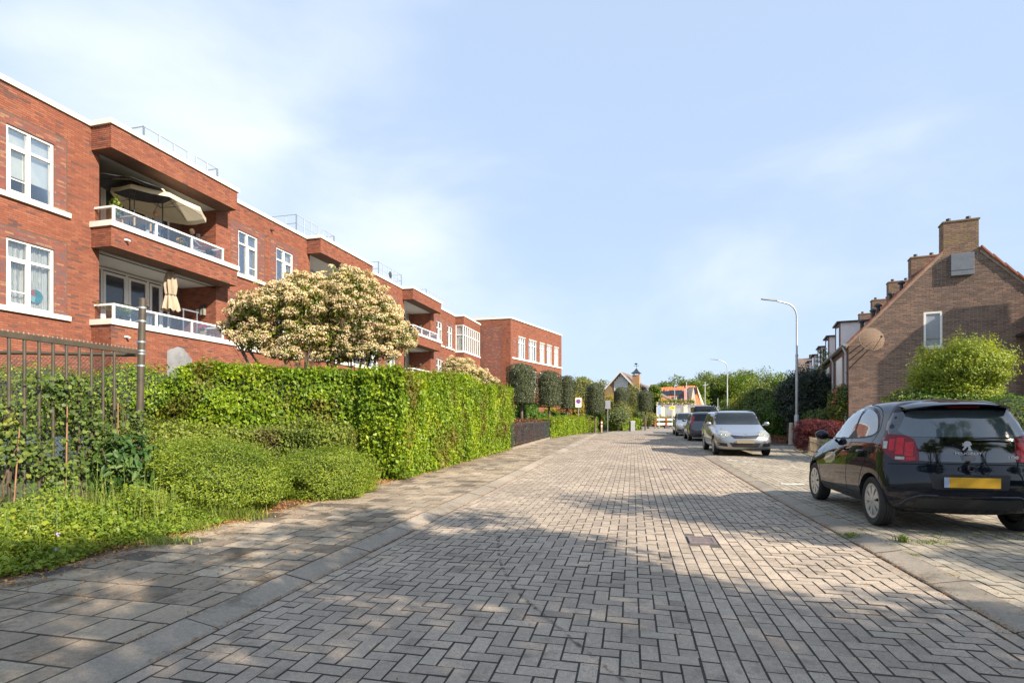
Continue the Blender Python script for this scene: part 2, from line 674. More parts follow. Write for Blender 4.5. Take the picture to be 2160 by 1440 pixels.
def piece(mb, poly, place, top, depth, inset, tone, tilt=(0, 0), dirty=False):
    """one stone: polygon in plan, raised to top with an eased edge, sides running depth down"""
    n = len(poly)
    cx = sum(p[0] for p in poly) / n
    cy = sum(p[1] for p in poly) / n
    ctr = []
    rim = []
    for p in poly:
        dx, dy = p[0] - cx, p[1] - cy
        L = math.hypot(dx, dy) or 1
        k = max(0.0, 1 - 1.4 * inset / L)
        h = top + dx * tilt[0] + dy * tilt[1]
        ctr.append(place(cx + dx * k, cy + dy * k, h))
        rim.append(place(p[0], p[1], h - depth))
    b = len(mb.v)
    mb.v.extend(ctr + rim)
    mb.f.append(tuple(range(b, b + n)))
    for i in range(n):
        j = (i + 1) % n
        mb.f.append((b + n + i, b + n + j, b + j, b + i))
    mb.t.extend([tone] + [-1.0 if dirty else tone] * n)


def rect(x0, y0, x1, y1):
    return [(x0, y0), (x1, y0), (x1, y1), (x0, y1)]


def running_bond(x0, x1, y0, y1, L, H, gap, off=0.5, jit=0.0, along='x', phase=0.0):
    """stones in courses; returns rectangles"""
    res = []
    rows = int(math.ceil((y1 - y0) / H))
    for r in range(rows):
        ya = y0 + r * H
        yb = min(y1, ya + H - gap)
        if yb - ya < 0.012:
            continue
        sh = (phase + (r % 2) * off) * L
        x = x0 - sh % L
        while x < x1:
            a, b = max(x0, x), min(x1, x + L - gap)
            if b - a > 0.02:
                res.append((a, ya, b, yb))
            x += L
    return res


def split_holes(rects, holes):
    """cut rectangles by rectangular holes (x0,y0,x1,y1)"""
    for (hx0, hy0, hx1, hy1) in holes:
        outr = []
        for (a, b, c, d) in rects:
            if c <= hx0 or a >= hx1 or d <= hy0 or b >= hy1:
                outr.append((a, b, c, d))
                continue
            if a < hx0:
                outr.append((a, b, hx0, d))
            if c > hx1:
                outr.append((hx1, b, c, d))
            m0, m1 = max(a, hx0), min(c, hx1)
            if b < hy0:
                outr.append((m0, b, m1, hy0))
            if d > hy1:
                outr.append((m0, hy1, m1, d))
        rects = [r for r in outr if r[2] - r[0] > 0.012 and r[3] - r[1] > 0.012]
    return rects


def clad(mb, O, U, V, w, h, holes=(), planes=(), L=0.22, H=0.0625, gap=0.011, depth=0.007, phase=0.0, collect=None):
    """brick courses over a wall rectangle: O corner, U along, V up; outward = U x V"""
    O, U, V = Vector(O), Vector(U), Vector(V)
    N = U.cross(V)

    def place(a, b, c):
        p = O + U * a + V * b + N * c
        return (p.x, p.y, p.z)
    rs = split_holes(running_bond(0, w, 0, h, L, H, gap, phase=phase), holes)
    for r in rs:
        poly = rect(*r)
        if planes:
            poly = clip_poly(poly, planes)
            if len(poly) < 3 or poly_area(poly) < 0.0008:
                continue
        if collect is not None and len(poly) == 4 and r[2] - r[0] > L - gap - 0.002 and r[3] - r[1] > H - gap - 0.002:
            c = place((r[0] + r[2]) / 2, (r[1] + r[3]) / 2, 0.0)
            if collect(c):
                continue
        piece(mb, poly, place, depth + random.uniform(-0.0012, 0.0012), depth + 0.004, 0.0015, random.random())


def wall_sheet(mb, O, U, V, w, h, holes=(), reveal=0.12):
    """flat wall with real openings and their reveals"""
    O, U, V = Vector(O), Vector(U), Vector(V)
    N = U.cross(V)
    xs = sorted({0.0, w, *[max(0, min(w, q)) for k in holes for q in (k[0], k[2])]})
    ys = sorted({0.0, h, *[max(0, min(h, q)) for k in holes for q in (k[1], k[3])]})

    def P(a, b, c=0.0):
        return O + U * a + V * b + N * c
    for i in range(len(xs) - 1):
        for j in range(len(ys) - 1):
            cx, cy = (xs[i] + xs[i + 1]) / 2, (ys[j] + ys[j + 1]) / 2
            if any(k[0] < cx < k[2] and k[1] < cy < k[3] for k in holes):
                continue
            mb.add([P(xs[i], ys[j]), P(xs[i + 1], ys[j]), P(xs[i + 1], ys[j + 1]), P(xs[i], ys[j + 1])], [(0, 1, 2, 3)])
    for (a, b, c, d) in holes:
        r = -reveal
        q = [(a, b), (c, b), (c, d), (a, d)]
        for i in range(4):
            p0, p1 = q[i], q[(i + 1) % 4]
            mb.add([P(*p0), P(*p0, r), P(*p1, r), P(*p1)], [(0, 1, 2, 3)])
# ================================================================== ground, road, pavements
GY = [-140, -60, -20, 0, 10, 40, 90, 140, 260, 600, 1500]


def sheet(name, xs0, xs1, mat, z, us, kind='structure', parent=None, frame=st):
    mb = MB()
    for i in range(len(us) - 1):
        a, b = us[i], us[i + 1]
        P = [frame(a, xs0, z), frame(a, xs1, z), frame(b, xs1, z), frame(b, xs0, z)]
        mb.add(P, [(0, 1, 2, 3)])
    return mb.build(name, mat, parent, kind=kind)


gmb = MB()
for i in range(len(GY) - 1):
    y0, y1 = GY[i], GY[i + 1]
    gmb.add([(-1500, y0, gz(y0) - 0.07), (1500, y0, gz(y0) - 0.07), (1500, y1, gz(y1) - 0.07), (-1500, y1, gz(y1) - 0.07)], [(0, 1, 2, 3)])
gmb.build('ground', M['meadow'], kind='structure')

US = [-12, -4, 0, 4, 8, 9.9, 10.3, 10.8, 12, 16, 24, 34, 44, 56, 75, 91, 130]
KL0, KL1, KR0, KR1 = -2.75, -2.50, 2.272, 2.522      # kerbs (v)
GUT0, GUT1 = 0.3585, 1.2065                              # rows of stretchers in the dip of the road
PAVL = -4.78


def px_of(p):
    if p[1] < 0.3:
        return None
    return 1080 + 1150 * p[0] / p[1], 884 - 1150 * (p[2] - 1.30) / p[1]


def in_view(p, m=30):
    q = px_of(p)
    return q is not None and -m < q[0] < 2160 + m and q[1] < 1440 + m


class Paving:
    def __init__(s, name, mat, base_z, part, singles=300, tilt=.02):
        s.tilt = tilt
        s.mat, s.z, s.part, s.n = mat, base_z, part, singles
        s.whole, s.polys = [], []
        s.name = name

    def add(s, poly, cuts=(), z=0.0, tone=None):
        n0 = poly_area(poly)
        q = clip_poly(poly, cuts) if cuts else poly
        if len(q) < 3:
            return
        a = poly_area(q)
        if a < 0.0025:
            return
        w, d = poly[1][0] - poly[0][0], poly[2][1] - poly[1][1]
        cx, cy = (poly[0][0] + poly[2][0]) / 2, (poly[0][1] + poly[2][1]) / 2
        c = st(cy, cx, s.z)
        if abs(a - n0) < 1e-6 and in_view(c, 10):
            s.whole.append((c.length, cx, cy, round(w, 4), round(d, 4), q, z, tone))
        else:
            s.polys.append((q, z, tone))

    def finish(s, root):
        s.whole.sort(key=lambda k: k[0])
        near, far = s.whole[:s.n], s.whole[s.n:]
        cache = {}
        for (_, cx, cy, w, d, q, z, tone) in near:
            key = (w, d, random.randrange(4))
            if key not in cache:
                mb = MB()
                piece(mb, rect(-w / 2, -d / 2, w / 2, d / 2), lambda a, b, c: (a, b, c), 0.0, 0.012, 0.0022, 0.0,
                      (random.uniform(-s.tilt, s.tilt), random.uniform(-s.tilt, s.tilt)), True)
                cache[key] = mb.mesh(s.part, s.mat)
            o = link_mesh(s.part, cache[key], root)
            p = st(cy, cx, s.z + z + random.uniform(-0.0025, 0.0025))
            o.location = p
            o.rotation_euler = (0.0075 if p.y > 10 else 0, 0, -TH + random.uniform(-.006, .006))
        mb = MB()

        def place(a, b, c):
            p = st(b, a, s.z + c)
            return (p.x, p.y, p.z)
        for q, z, tone in s.polys + [(k[5], k[6], k[7]) for k in far]:
            piece(mb, q, place, z + random.uniform(-0.0025, 0.0025), 0.012, 0.0022, random.random() if tone is None else tone,
                  (random.uniform(-s.tilt, s.tilt), random.uniform(-s.tilt, s.tilt)), True)
        mb.build(s.part + 'work', s.mat, root, kind='stuff')


# ---- road
road = empty('road', kind='structure')
mbj = MB()


def dip(v):
    """the road falls a little towards the drain rows"""
    return -0.014 * math.exp(-((v - 0.79) / 0.9) ** 2)


vs_ = [KL1 - 0.02, -1.5, -0.8, -0.3, 0.1, 0.4, 0.8, 1.2, 1.5, 1.9, KR0 + 0.02]
for i in range(len(US) - 1):
    for j in range(len(vs_) - 1):
        a, b, c, d = US[i], US[i + 1], vs_[j], vs_[j + 1]
        mbj.add([st(a, c, dip(c) - .0075), st(a, d, dip(d) - .0075), st(b, d, dip(d) - .0075), st(b, c, dip(c) - .0075)], [(0, 1, 2, 3)])
mbj.build('joint_bed', M['joint'], road)
Lb, Wb, Gp = 0.211, 0.1055, 0.0088
UEND = 40.0
rd = Paving('road', M['paver'], 0.0, 'paving_brick')


def herring(P, v0, v1, u0, u1, z=lambda v: 0.0):
    cuts = [(-1, 0, -v0), (1, 0, v1)]
    nv, nu = int((v1 - v0) / Wb) + 4, int((u1 - u0) / Wb) + 2
    for i in range(-2, nv):
        for j in range(0, nu):
            x, y = v0 + i * Wb, u0 + j * Wb
            k = (i - j) % 4
            if k == 0:
                poly = rect(x, y, x + Lb - Gp, y + Wb - Gp)
            elif k == 3:
                poly = rect(x, y, x + Wb - Gp, y + Lb - Gp)
            else:
                continue
            if poly[1][0] < v0 or poly[0][0] > v1:
                continue
            P.add(poly, cuts, z(x))


herring(rd, KL1 + Wb + 0.01, GUT0, 2.2, UEND, dip)
herring(rd, GUT1, KR0 - 0.115, 2.2, UEND, dip)
DRAINS = [(6.24, 0.73), (14.5, 0.86), (25.5, 1.0)]
for r in range(8):
    v = GUT0 + 0.004 + r * Wb
    u = 2.2 + random.uniform(0, Lb)
    while u < UEND:
        if not any(abs(u + Lb / 2 - du) < 0.13 + Lb / 2 and abs(v + Wb / 2 - dv) < 0.175 for du, dv in DRAINS):
            rd.add(rect(v, u, v + Wb - Gp, u + Lb - Gp), (), dip(v))
        u += Lb
for v in (KL1 + 0.010, KR0 - 0.114):
    u = 2.2
    while u < UEND:
        rd.add(rect(v, u, v + Wb - Gp, u + Lb - Gp), (), 0.0)
        u += Lb
rd.finish(road)

# the far road, where single bricks can no longer be told apart
nf = NT('far_paving')
br = nf.node('ShaderNodeTexBrick')
mpn = nf.node('ShaderNodeMapping')
mpn.inputs['Rotation'].default_value = (0, 0, math.radians(90) + TH)
nf.l.new(nf.worldpos(), mpn.inputs[0])
nf.l.new(mpn.outputs[0], br.inputs['Vector'])
br.inputs['Color1'].default_value = (0.33, 0.29, 0.25, 1)
br.inputs['Color2'].default_value = (0.28, 0.255, 0.22, 1)
br.inputs['Mortar'].default_value = (0.09, 0.08, 0.065, 1)
br.inputs['Scale'].default_value = 1.0
br.inputs['Mortar Size'].default_value = 0.009
br.inputs['Brick Width'].default_value = 0.211
br.inputs['Row Height'].default_value = 0.1055
nf.set(color=nf.mix(1.0, br.outputs['Color'], nf.ramp(nf.noise(0.6, detail=6), [(0.3, (0.85, 0.82, 0.8)), (0.7, (1.12, 1.1, 1.05))]), 'MULTIPLY'), rough=0.9)
M['far_paving'] = nf.mat
mb = MB()
# beyond the bricks the road bends away behind the parked cars
ptsL = [st(UEND, KL1), Vector((8.4, 46, gz(46))), Vector((11.0, 56, gz(56))), Vector((14.5, 66, gz(66)))]
ptsR = [st(UEND, 8.2), Vector((18.5, 46, gz(46))), Vector((23, 56, gz(56))), Vector((34, 68, gz(68)))]
for i in range(3):
    mb.add([ptsL[i], ptsR[i], ptsR[i + 1], ptsL[i + 1]], [(0, 1, 2, 3)])
mb.build('road_beyond_bend', M['far_paving'], kind='structure')

# ---- kerbs
def kerbs(name, v0, v1, zl, zr, crack):
    root = empty(name, kind='structure')
    for k in range(0, 42):
        u0 = 1.9 + k * 1.0 + random.uniform(-.008, .008)
        if u0 > 40:
            break
        mb = MB()
        n = 3
        pts = []
        us = [u0 + 0.008, u0 + 0.992]
        prof = [(v0, -0.08), (v0, zl - 0.008), (v0 + 0.012, zl), (v1 - 0.014, zr + 0.002), (v1, zr - 0.008), (v1, -0.08)]
        dz = random.uniform(-.003, .003)
        vs = []
        for u in us:
            c0 = st((us[0] + us[1]) / 2, (v0 + v1) / 2)
            for (v, z) in prof:
                vs.append(st(u, v, z + dz) - c0)
        m = len(prof)
        fs = [(i, i + 1, m + i + 1, m + i) for i in range(m - 1)] + [tuple(range(m - 1, -1, -1)), tuple(range(m, 2 * m))]
        mb.add(vs, [tuple(reversed(f)) for f in fs])
        mb.t = [-1.0, 0.01, 0.01, 0.01, -1.0, -1.0, -1.0]
        mb.build('kerb_stone', M['kerb'], root, loc=st((us[0] + us[1]) / 2, (v0 + v1) / 2))
    return root


kerbs('left_kerb', KL0, KL1, 0.055, 0.012, True)
kerbs('right_kerb', KR0, KR1, 0.010, 0.045, True)

# ---- left pavement of square tiles
pav = empty('left_pavement', kind='structure')
sheet('joint_bed', PAVL - 0.6, KL0 + 0.01, M['joint'], 0.0435, [u for u in US if u < 45], parent=pav)
pv = Paving('pavement', M['tile'], 0.05, 'pavement_tile', tilt=.006)
T = 0.302
for r in range(0, 122):
    u = 1.6 + r * T
    half = r % 2
    v = KL0 - 0.014
    first = True
    while v > PAVL + 0.05:
        w = T / 2 if (first and half) else T
        first = False
        vv = max(v - w + 0.012, PAVL)
        edge = v - w < PAVL + 0.30
        if not (edge and random.random() < 0.18):
            q = rect(vv, u, v, u + T - 0.012)
            pv.add(q, (), random.uniform(-.0015, .0015))
        v -= w
pv.finish(pav)

# soil beside the pavement
sheet('flower_bed', -9.5, PAVL + 0.02, M['soil'], 0.046, [u for u in US if u < 45])

# ---- parking bays and the pavement on the right
bay = empty('parking_bay', kind='structure')
sheet('joint_bed', KR1 - 0.01, 9.5, M['joint'], 0.0355, [u for u in US if u < 45], parent=bay)
pk = Paving('bay', M['paver_warm'], 0.040, 'bay_brick')
nr = int((9.3 - KR1) / Wb)
for r in range(nr):
    v = KR1 + 0.006 + r * Wb
    lim = 40 if r < 26 else 26
    u = 2.2 + (r % 2) * Lb / 2
    while u < lim:
        if in_view(st(u, v), 120):
            pk.add(rect(v, u, v + Wb - Gp, u + Lb - Gp))
        u += Lb
pk.finish(bay)
for (px, py, ln) in [(1671, 1025, 0.34), (1548, 974, 0.3), (1850, 1023, 0.3), (1583, 977, .3)]:
    X, Y = gpx(px, py)
    u, v = uv_of(X, Y)
    mb = MB()
    mb.box((-0.21, -0.048, 0), (0.21 if ln > .3 else 0.1, 0.048, 0.006))
    o = mb.build('bay_marking', simple('worn_white_marking', (0.66, 0.64, 0.58), 0.8, var=0.2, scale=20), None, loc=st(u, v, 0.042), rz=-TH, kind='structure')

# ---- right lawn strip and soil under the shrubs
mb = MB()
pts = [(7.2, 6), (9.3, 10.5), (10.9, 14), (12.8, 22.5), (15.5, 33), (18, 42)]
for i in range(len(pts) - 1):
    (x0, y0), (x1, y1) = pts[i], pts[i + 1]
    mb.add([(x0, y0, gz(y0) + .05), (x0 + 30, y0, gz(y0) + .05), (x1 + 30, y1, gz(y1) + .05), (x1, y1, gz(y1) + .05)], [(0, 1, 2, 3)])
mb.build('garden_ground', simple('mossy_garden_ground', (0.11, 0.105, 0.045), 0.95, var=0.4, scale=8, bump=0.6, bscale=30), kind='structure')

# ---- road gullies
def drain(u, v, label):
    root = empty('road_drain', st(u, v, -0.006), math.pi / 2 - TH, label, 'drain', 'cast iron drains in the middle of the road')
    fr = MB()
    a, b = 0.17, 0.14
    for (x0, y0, x1, y1) in [(-a, -b, a, -b + .03), (-a, b - .03, a, b), (-a, -b + .03, -a + .03, b - .03), (a - .03, -b + .03, a, b - .03)]:
        fr.box((x0, y0, -0.06), (x1, y1, 0.0))
    fr.build('frame', M['grate'], root)
    for k in range(5):
        x = -a + 0.045 + k * 0.056
        g = MB()
        g.box((x, -b + .03, -0.04), (x + 0.026, b - .03, -0.003))
        g.build('grate_bar', M['grate'], root)
    d = MB()
    d.box((-a + .03, -b + .03, -0.3), (a - .03, b - .03, -0.12))
    d.build('pit', M['blackplastic'], root)


drain(*DRAINS[0], 'rusty slotted drain cover nearest the camera, in the brick rows beside the black car')
drain(*DRAINS[1], 'slotted drain cover halfway along the road, level with the silver estate car')
drain(*DRAINS[2], 'farthest slotted drain cover, left of the dark grey hatchback')
# ================================================================== apartment building on the left
PB = Vector((-13.7, 14.6, 0))
BANG = math.atan2(0.9687, 0.2484)
apt = empty('apartment_building', PB, BANG, 'long three storey red brick apartment building with white roof edge and corner balconies', 'building')
Xv, Zv = Vector((1, 0, 0)), Vector((0, 0, 1))
MODS = [2.44, 13.38, 24.30, 34.9]
ZR = 10.53          # top of coping
ZF = 10.38          # underside of coping
FL = 3.07
SILL = 7.44
singles = []


def near_brick(c):
    return len(singles) < 300 and singles.append(c) is None


def brickobjs(centres, mesh, parent, rot=None):
    for c in centres:
        o = link_mesh('brick', mesh, parent)
        o.location = c
        if rot is not None:
            o.rotation_euler = rot
        o.scale = (random.uniform(.985, 1.0), 1, random.uniform(.95, 1.0))


def one_brick(mat, L=0.22, H=0.0625, gap=0.011, depth=0.007):
    mb = MB()
    piece(mb, rect(-(L - gap) / 2, -(H - gap) / 2, (L - gap) / 2, (H - gap) / 2), lambda a, b, c: (a, -c, b), depth, depth + 0.004, 0.0015, 0.0)
    return mb.mesh('brick', mat)


wb = MB()          # wall sheets behind the bricks
bk = MB()          # red bricks
bd = MB()          # dark bricks of the sunk panels
wins = []          # (x0, z0, x1, z1, kind)
panels = []


def window_pair(x0, x1, z0, z1, kind='std', pan=None):
    wins.append((x0, z0, x1, z1, kind))
    if pan:
        panels.append((pan[0], z0 - 0.10, pan[1], z1 + 0.30))


p0, p1 = -3.0, 39.6
kinds = {(-1, 0): ('white', 'lamp'), (-1, 1): ('blind', '')}
for m, ms in enumerate([-8.5] + MODS):
    # the two windows on each side of a balcony: at balcony start + 6.24 and balcony start + 8.64
    for k, (a, b, pa, pb) in enumerate([(6.24, 7.41, 5.8, 7.85), (8.64, 9.86, 8.24, 10.22)]):
        x0, x1 = ms + a, ms + b
        if x1 > 34.6 or x0 < -3:
            continue
        for f in range(3):
            z0 = SILL - FL * (2 - f)
            if f == 0:
                continue
            cur = ('curtain_white', 'curtain_grey', 'curtain_cream', 'blind')[(m + k + f) % 4]
            if m == 0:
                cur = 'curtain_white' if f == 1 else 'blind'
            if m == 1:
                cur = ('curtain_grey', 'curtain_cream')[k]
            window_pair(x0, x1, z0, z0 + 1.87, cur, (ms + pa, ms + pb))
loggias = [(ms + 0.25, ms + 5.02) for ms in MODS[:3]]
hol = [(w[0] - p0, w[1], w[2] - p0, w[3]) for w in wins]
lhol = []
for (a, b) in loggias:
    for zf in (3.45, 6.55):
        lhol.append((a - p0, zf + 0.0, b - p0, zf + 3.13 if zf > 6 else zf + 3.1 - 0.0))
wall_sheet(wb, (p0, 0, 0), Xv, Zv, p1 - p0, ZF, hol + lhol)
pan_h = [(a - p0, b, c - p0, d) for (a, b, c, d) in panels]
clad(bk, (p0, 0, 1.0), Xv, Zv, p1 - p0, ZF - 1.0, [(a, b - 1.0, c, d - 1.0) for (a, b, c, d) in hol + lhol + pan_h], collect=lambda c: (-0.6 < c[0] < 3.2 and 3.4 < c[2] < 7.4 and near_brick(c)))
brickobjs(singles, one_brick(M['brick_red']), apt)
for (a, b, c, d) in panels:
    hs = [(w[0] - a, w[1] - b, w[2] - a, w[3] - b) for w in wins if w[0] > a and w[2] < c and w[1] > b and w[3] < d]
    # sunk by 3 cm behind a shadow line: bricks stay behind the plane of the wall bricks
    clad(bd, (a + 0.035, 0, b), Xv, Zv, c - a - 0.07, d - b - 0.045, [(h[0] - .035, h[1], h[2] - .035, h[3]) for h in hs], depth=0.0015)
# proud fascias, their side faces, soffits
Q = 0.80
for i, ms in enumerate(MODS[:3]):
    fas, sof = MB(), MB()
    a, b = ms, ms + 5.25
    for (z0, z1, top) in [(9.66, ZF, True), (6.63, 7.25, False), (1.2, 4.22, False)]:
        fas.box((a, -Q, z0), (b, -0.002, z1))
        clad(bk, (a, -Q, z0), Xv, Zv, b - a, z1 - z0)
        clad(bk, (a, -0.002, z0), Vector((0, -1, 0)), Zv, Q, z1 - z0, phase=0.3)
        clad(bk, (b, -Q, z0), Vector((0, 1, 0)), Zv, Q, z1 - z0, phase=0.3)
    # loggia: back wall, side walls, floor and ceiling
    la, lb = loggias[i]
    for zf in (4.2, 7.25):
        zc = 9.66 if zf > 6 else 6.63
        dep = 1.71
        fas.box((la - 0.03, dep, zf - .3), (lb + 0.03, dep + 0.1, zc + .1))
        fas.box((lb, 0.12, zf - .3), (lb + 0.1, dep, zc + .1))
        fas.box((la - 0.1, 0.12, zf - .3), (la, dep, zc + .1))
        clad(bk, (lb - 0.001, dep, zf), Vector((0, -1, 0)), Zv, dep, zc - zf, phase=0.2)
        clad(bk, (la + 0.001, 0.0, zf), Vector((0, 1, 0)), Zv, dep, zc - zf, phase=0.2)
        clad(bk, (la, dep, zf), Xv, Zv, 0.45, zc - zf)
        sof.box((a + 0.02, -Q + 0.1, zc + 0.005), (b - 0.02, -0.01, zc + 0.02))
        sof.box((la, -0.01, zc + 0.005), (lb, dep, zc + 0.02))
        sof.box((la, 0.0, zf - 0.05), (lb, dep, zf - 0.01))
    sof.build('soffit', M['soffit'], apt)
    fas.build('balcony_wall', M['mortar_red'], apt)

# coping along the roof with the jogs
cop = MB()
zt0, zt1 = ZF, ZR
path = [(p0, 0)]
for ms in MODS:
    path += [(ms, 0), (ms, -Q), (ms + (5.25 if ms < 30 else 4.7), -Q), (ms + (5.25 if ms < 30 else 4.7), 0)]
path.append((p1, 0))
x = p0
for ms in MODS:
    e = ms + (5.25 if ms < 30 else 4.7)
    cop.box((x, -0.07, zt0), (ms - 0.07, 0.35, zt1))
    cop.box((ms - 0.07, -Q - 0.07, zt0), (e + 0.07, 0.35, zt1))
    x = e + 0.07
cop.build('roof_coping', M['stone_white'], apt)
rf = MB()
rf.box((p0, 0.35, 10.15), (p1, 12, 10.25))
for ms in MODS:
    rf.box((ms, -Q + .1, 10.0), (ms + 4.7, 0.35, 10.2))
rf.box((p0, 11.9, 0), (p1, 12, 10.3))
rf.box((p0 - .1, 0.13, 0), (p0, 12, 10.3))
rf.build('flat_roof', M['soffit'], apt)


def window(x0, z0, x1, z1, kind, y=0.09, parent=None, divs=None, open_left=False, sill=True, dx=None):
    """white timber window, two lights with a transom; glass and curtain behind"""
    w = MB()
    fw = 0.065
    zt = z1 - (z1 - z0) * 0.29
    xm = (x0 + x1) / 2 - 0.03
    for (a, b, c, d) in [(x0, z0, x1, z0 + fw), (x0, z1 - fw, x1, z1), (x0, z0 + fw, x0 + fw, z1 - fw), (x1 - fw, z0 + fw, x1, z1 - fw)]:
        w.box((a, y - 0.05, b), (c, y + 0.05, d))
    w.box((xm - .04, y - 0.052, z0 + fw), (xm + .04, y + 0.048, z1 - fw))
    w.box((x0 + fw, y - 0.046, zt - .035), (xm - .04, y + 0.046, zt + .035))
    w.box((xm + .04, y - 0.046, zt - .035), (x1 - fw, y + 0.046, zt + .035))
    # the opening sash and its bar
    sx0, sx1 = (xm + .04, x1 - fw) if not open_left else (x0 + fw, xm - .04)
    for (a, b, c, d) in [(sx0, z0 + fw, sx1, z0 + fw + .055), (sx0, zt - .09, sx1, zt - .035), (sx0, z0 + fw + .055, sx0 + .05, zt - .09), (sx1 - .05, z0 + fw + .055, sx1, zt - .09)]:
        w.box((a, y - 0.07, b), (c, y - 0.02, d))
    w.box((sx0 + .05, y - 0.04, z0 + 0.42), (sx1 - .05, y - 0.02, z0 + 0.45))
    o = w.build('window', M['white'], parent or apt)
    for (a, b, c, d) in [(x0 + fw, z0 + fw, xm - .04, zt - .035), (xm + .04, z0 + fw, x1 - fw, zt - .035), (x0 + fw, zt + .035, xm - .04, z1 - fw), (xm + .04, zt + .035, x1 - fw, z1 - fw)]:
        g = MB()
        g.box((a, y - 0.008, b), (c, y + 0.004, d))
        g.build('pane', M['glass'], o)
    cu = MB()
    if kind == 'blind':
        zz = z0 + 0.55
        k = 0
        while zz < z1:
            ze = min(z1, zz + 0.33)
            cu.add([(x0, y + .10 + .02, zz), (x1, y + .10 + .02, zz), (x1, y + .12, ze), (x0, y + .12, ze), (x0, y + .15, zz), (x1, y + .15, zz)], [(0, 1, 2, 3), (4, 5, 1, 0)])
            zz += 0.33
        cu.build('blind', M['blind'], o)
    else:
        n = 40
        for s0, s1 in ([(x0, xm - .22), (xm + .2, x1)] if kind in ('curtain_grey', 'curtain_cream') else [(x0, x1)]):
            vs, fs = [], []
            for i in range(n + 1):
                xx = s0 + (s1 - s0) * i / n
                yy = y + .14 + .025 * math.sin(i * 1.3) + .01 * math.sin(i * 3.1 + 1)
                vs += [(xx, yy, z0 + .02), (xx, yy, z1)]
            for i in range(n):
                fs.append((2 * i, 2 * i + 2, 2 * i + 3, 2 * i + 1))
            cu.add(vs, fs)
        cu.build('curtain', M[kind], o)
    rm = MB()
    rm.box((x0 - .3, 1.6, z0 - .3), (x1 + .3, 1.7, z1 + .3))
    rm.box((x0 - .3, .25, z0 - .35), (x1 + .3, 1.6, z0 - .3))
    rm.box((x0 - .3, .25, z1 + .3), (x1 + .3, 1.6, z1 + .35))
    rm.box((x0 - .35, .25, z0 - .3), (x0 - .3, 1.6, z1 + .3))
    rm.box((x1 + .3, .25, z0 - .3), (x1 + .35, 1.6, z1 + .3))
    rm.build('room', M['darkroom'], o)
    if sill:
        sl = MB()
        sl.box((x0 - (0.42 if dx is None else dx), -0.09, z0 - 0.14), (x1 + (0.42 if dx is None else dx), y - 0.05, z0 - 0.002))
        sl.build('sill', M['stone_white'], o)
    return o


for (a, b, c, d, k) in wins:
    window(a, b, c, d, k, open_left=(a < 2))

# balconies: coping, rail posts, rails, glass panels, doors behind
for i, ms in enumerate(MODS[:3]):
    la, lb = loggias[i]
    for zf in (4.22, 7.25):
        b = MB()
        b.box((ms - 0.06, -Q - 0.07, zf), (ms + 5.32, -Q + 0.28, zf + 0.17))
        b.box((ms - 0.06, -Q + 0.28, zf), (ms + 0.3, -0.001, zf + 0.17))
        b.box((ms + 4.95, -Q + 0.28, zf), (ms + 5.32, -0.001, zf + 0.17))
        bo = b.build('balcony', M['stone_white'], apt)
        z0, z1 = zf + 0.17, zf + 0.17 + 0.50
        xs = [ms + 0.12, ms + 1.62, ms + 3.08, ms + 4.55]
        yq = -Q + 0.06
        for x in xs:
            r = MB()
            r.box((x - .03, yq - .03, z0), (x + .03, yq + .03, z1 - 0.06))
            r.build('rail_post', M['white'], bo)
        r = MB()
        r.box((xs[0] - .035, yq - .04, z1 - .06), (xs[-1] + .035, yq + .04, z1))
        for x in (xs[0], xs[-1]):
            r.box((x - .035, yq + .04, z1 - .06), (x + .035, 0.1, z1))
            r.box((x - .03, 0.04, z0), (x + .03, 0.1, z1 - .06))
        r.box((xs[0] + .03, yq - .02, z0 + .0), (xs[-1] - .03, yq + .02, z0 + .035))
        r.build('hand_rail', M['white'], bo)
        for k in range(3):
            g = MB()
            g.box((xs[k] + .03, yq - .006, z0 + .035), (xs[k + 1] - .03, yq + .006, z1 - .06))
            g.build('glass_panel', M['glass_rail'], bo)
        for x in (xs[0], xs[-1]):
            g = MB()
            g.box((x - .006, yq + .03, z0 + .02), (x + .006, 0.04, z1 - .06))
            g.build('glass_panel', M['glass_rail'], bo)
        # doors and glazing across the back of the loggia
        zc = zf + 2.1
        d = MB()
        dd = 1.68
        xs2 = [la + 0.02, la + 1.35, la + 1.42, la + 2.3, la + 3.15, la + 3.22, la + 3.75]
        for x in (xs2[0], xs2[1], xs2[3], xs2[4], xs2[6], la + 4.05):
            d.box((x, dd - .06, zf), (x + .08, dd, zc + .2))
        d.box((la, dd - .06, zc + .2), (la + 4.15, dd, zc + .28))
        d.box((la, dd - .06, zf), (la + 1.4, dd, zf + .35))
        for x0_, x1_ in [(la + 1.43, la + 2.3), (la + 2.38, la + 3.15), (la + 3.25, la + 3.75)]:
            d.box((x0_, dd - .08, zf + .05), (x0_ + .09, dd - .03, zc + .15))
            d.box((x1_ - .09, dd - .08, zf + .05), (x1_, dd - .03, zc + .15))
            d.box((x0_ + .09, dd - .08, zc + .06), (x1_ - .09, dd - .03, zc + .15))
            d.box((x0_ + .09, dd - .08, zf + .05), (x1_ - .09, dd - .03, zf + .2))
        do = d.build('balcony_door', M['white'], bo)
        g = MB()
        g.box((la + .05, dd - .045, zf + .1), (la + 4.1, dd - .035, zc + .2))
        g.build('pane', simple('dark_door_glass', (0.05, 0.055, 0.065), 0.06, var=0.1, spec=0.8), do)
        lp = MB()
        lp.box((lb - .10, 0.75, zf + 1.35), (lb - .012, 0.87, zf + 1.5))
        lp.build('wall_lamp', M['zinc_light'], bo)
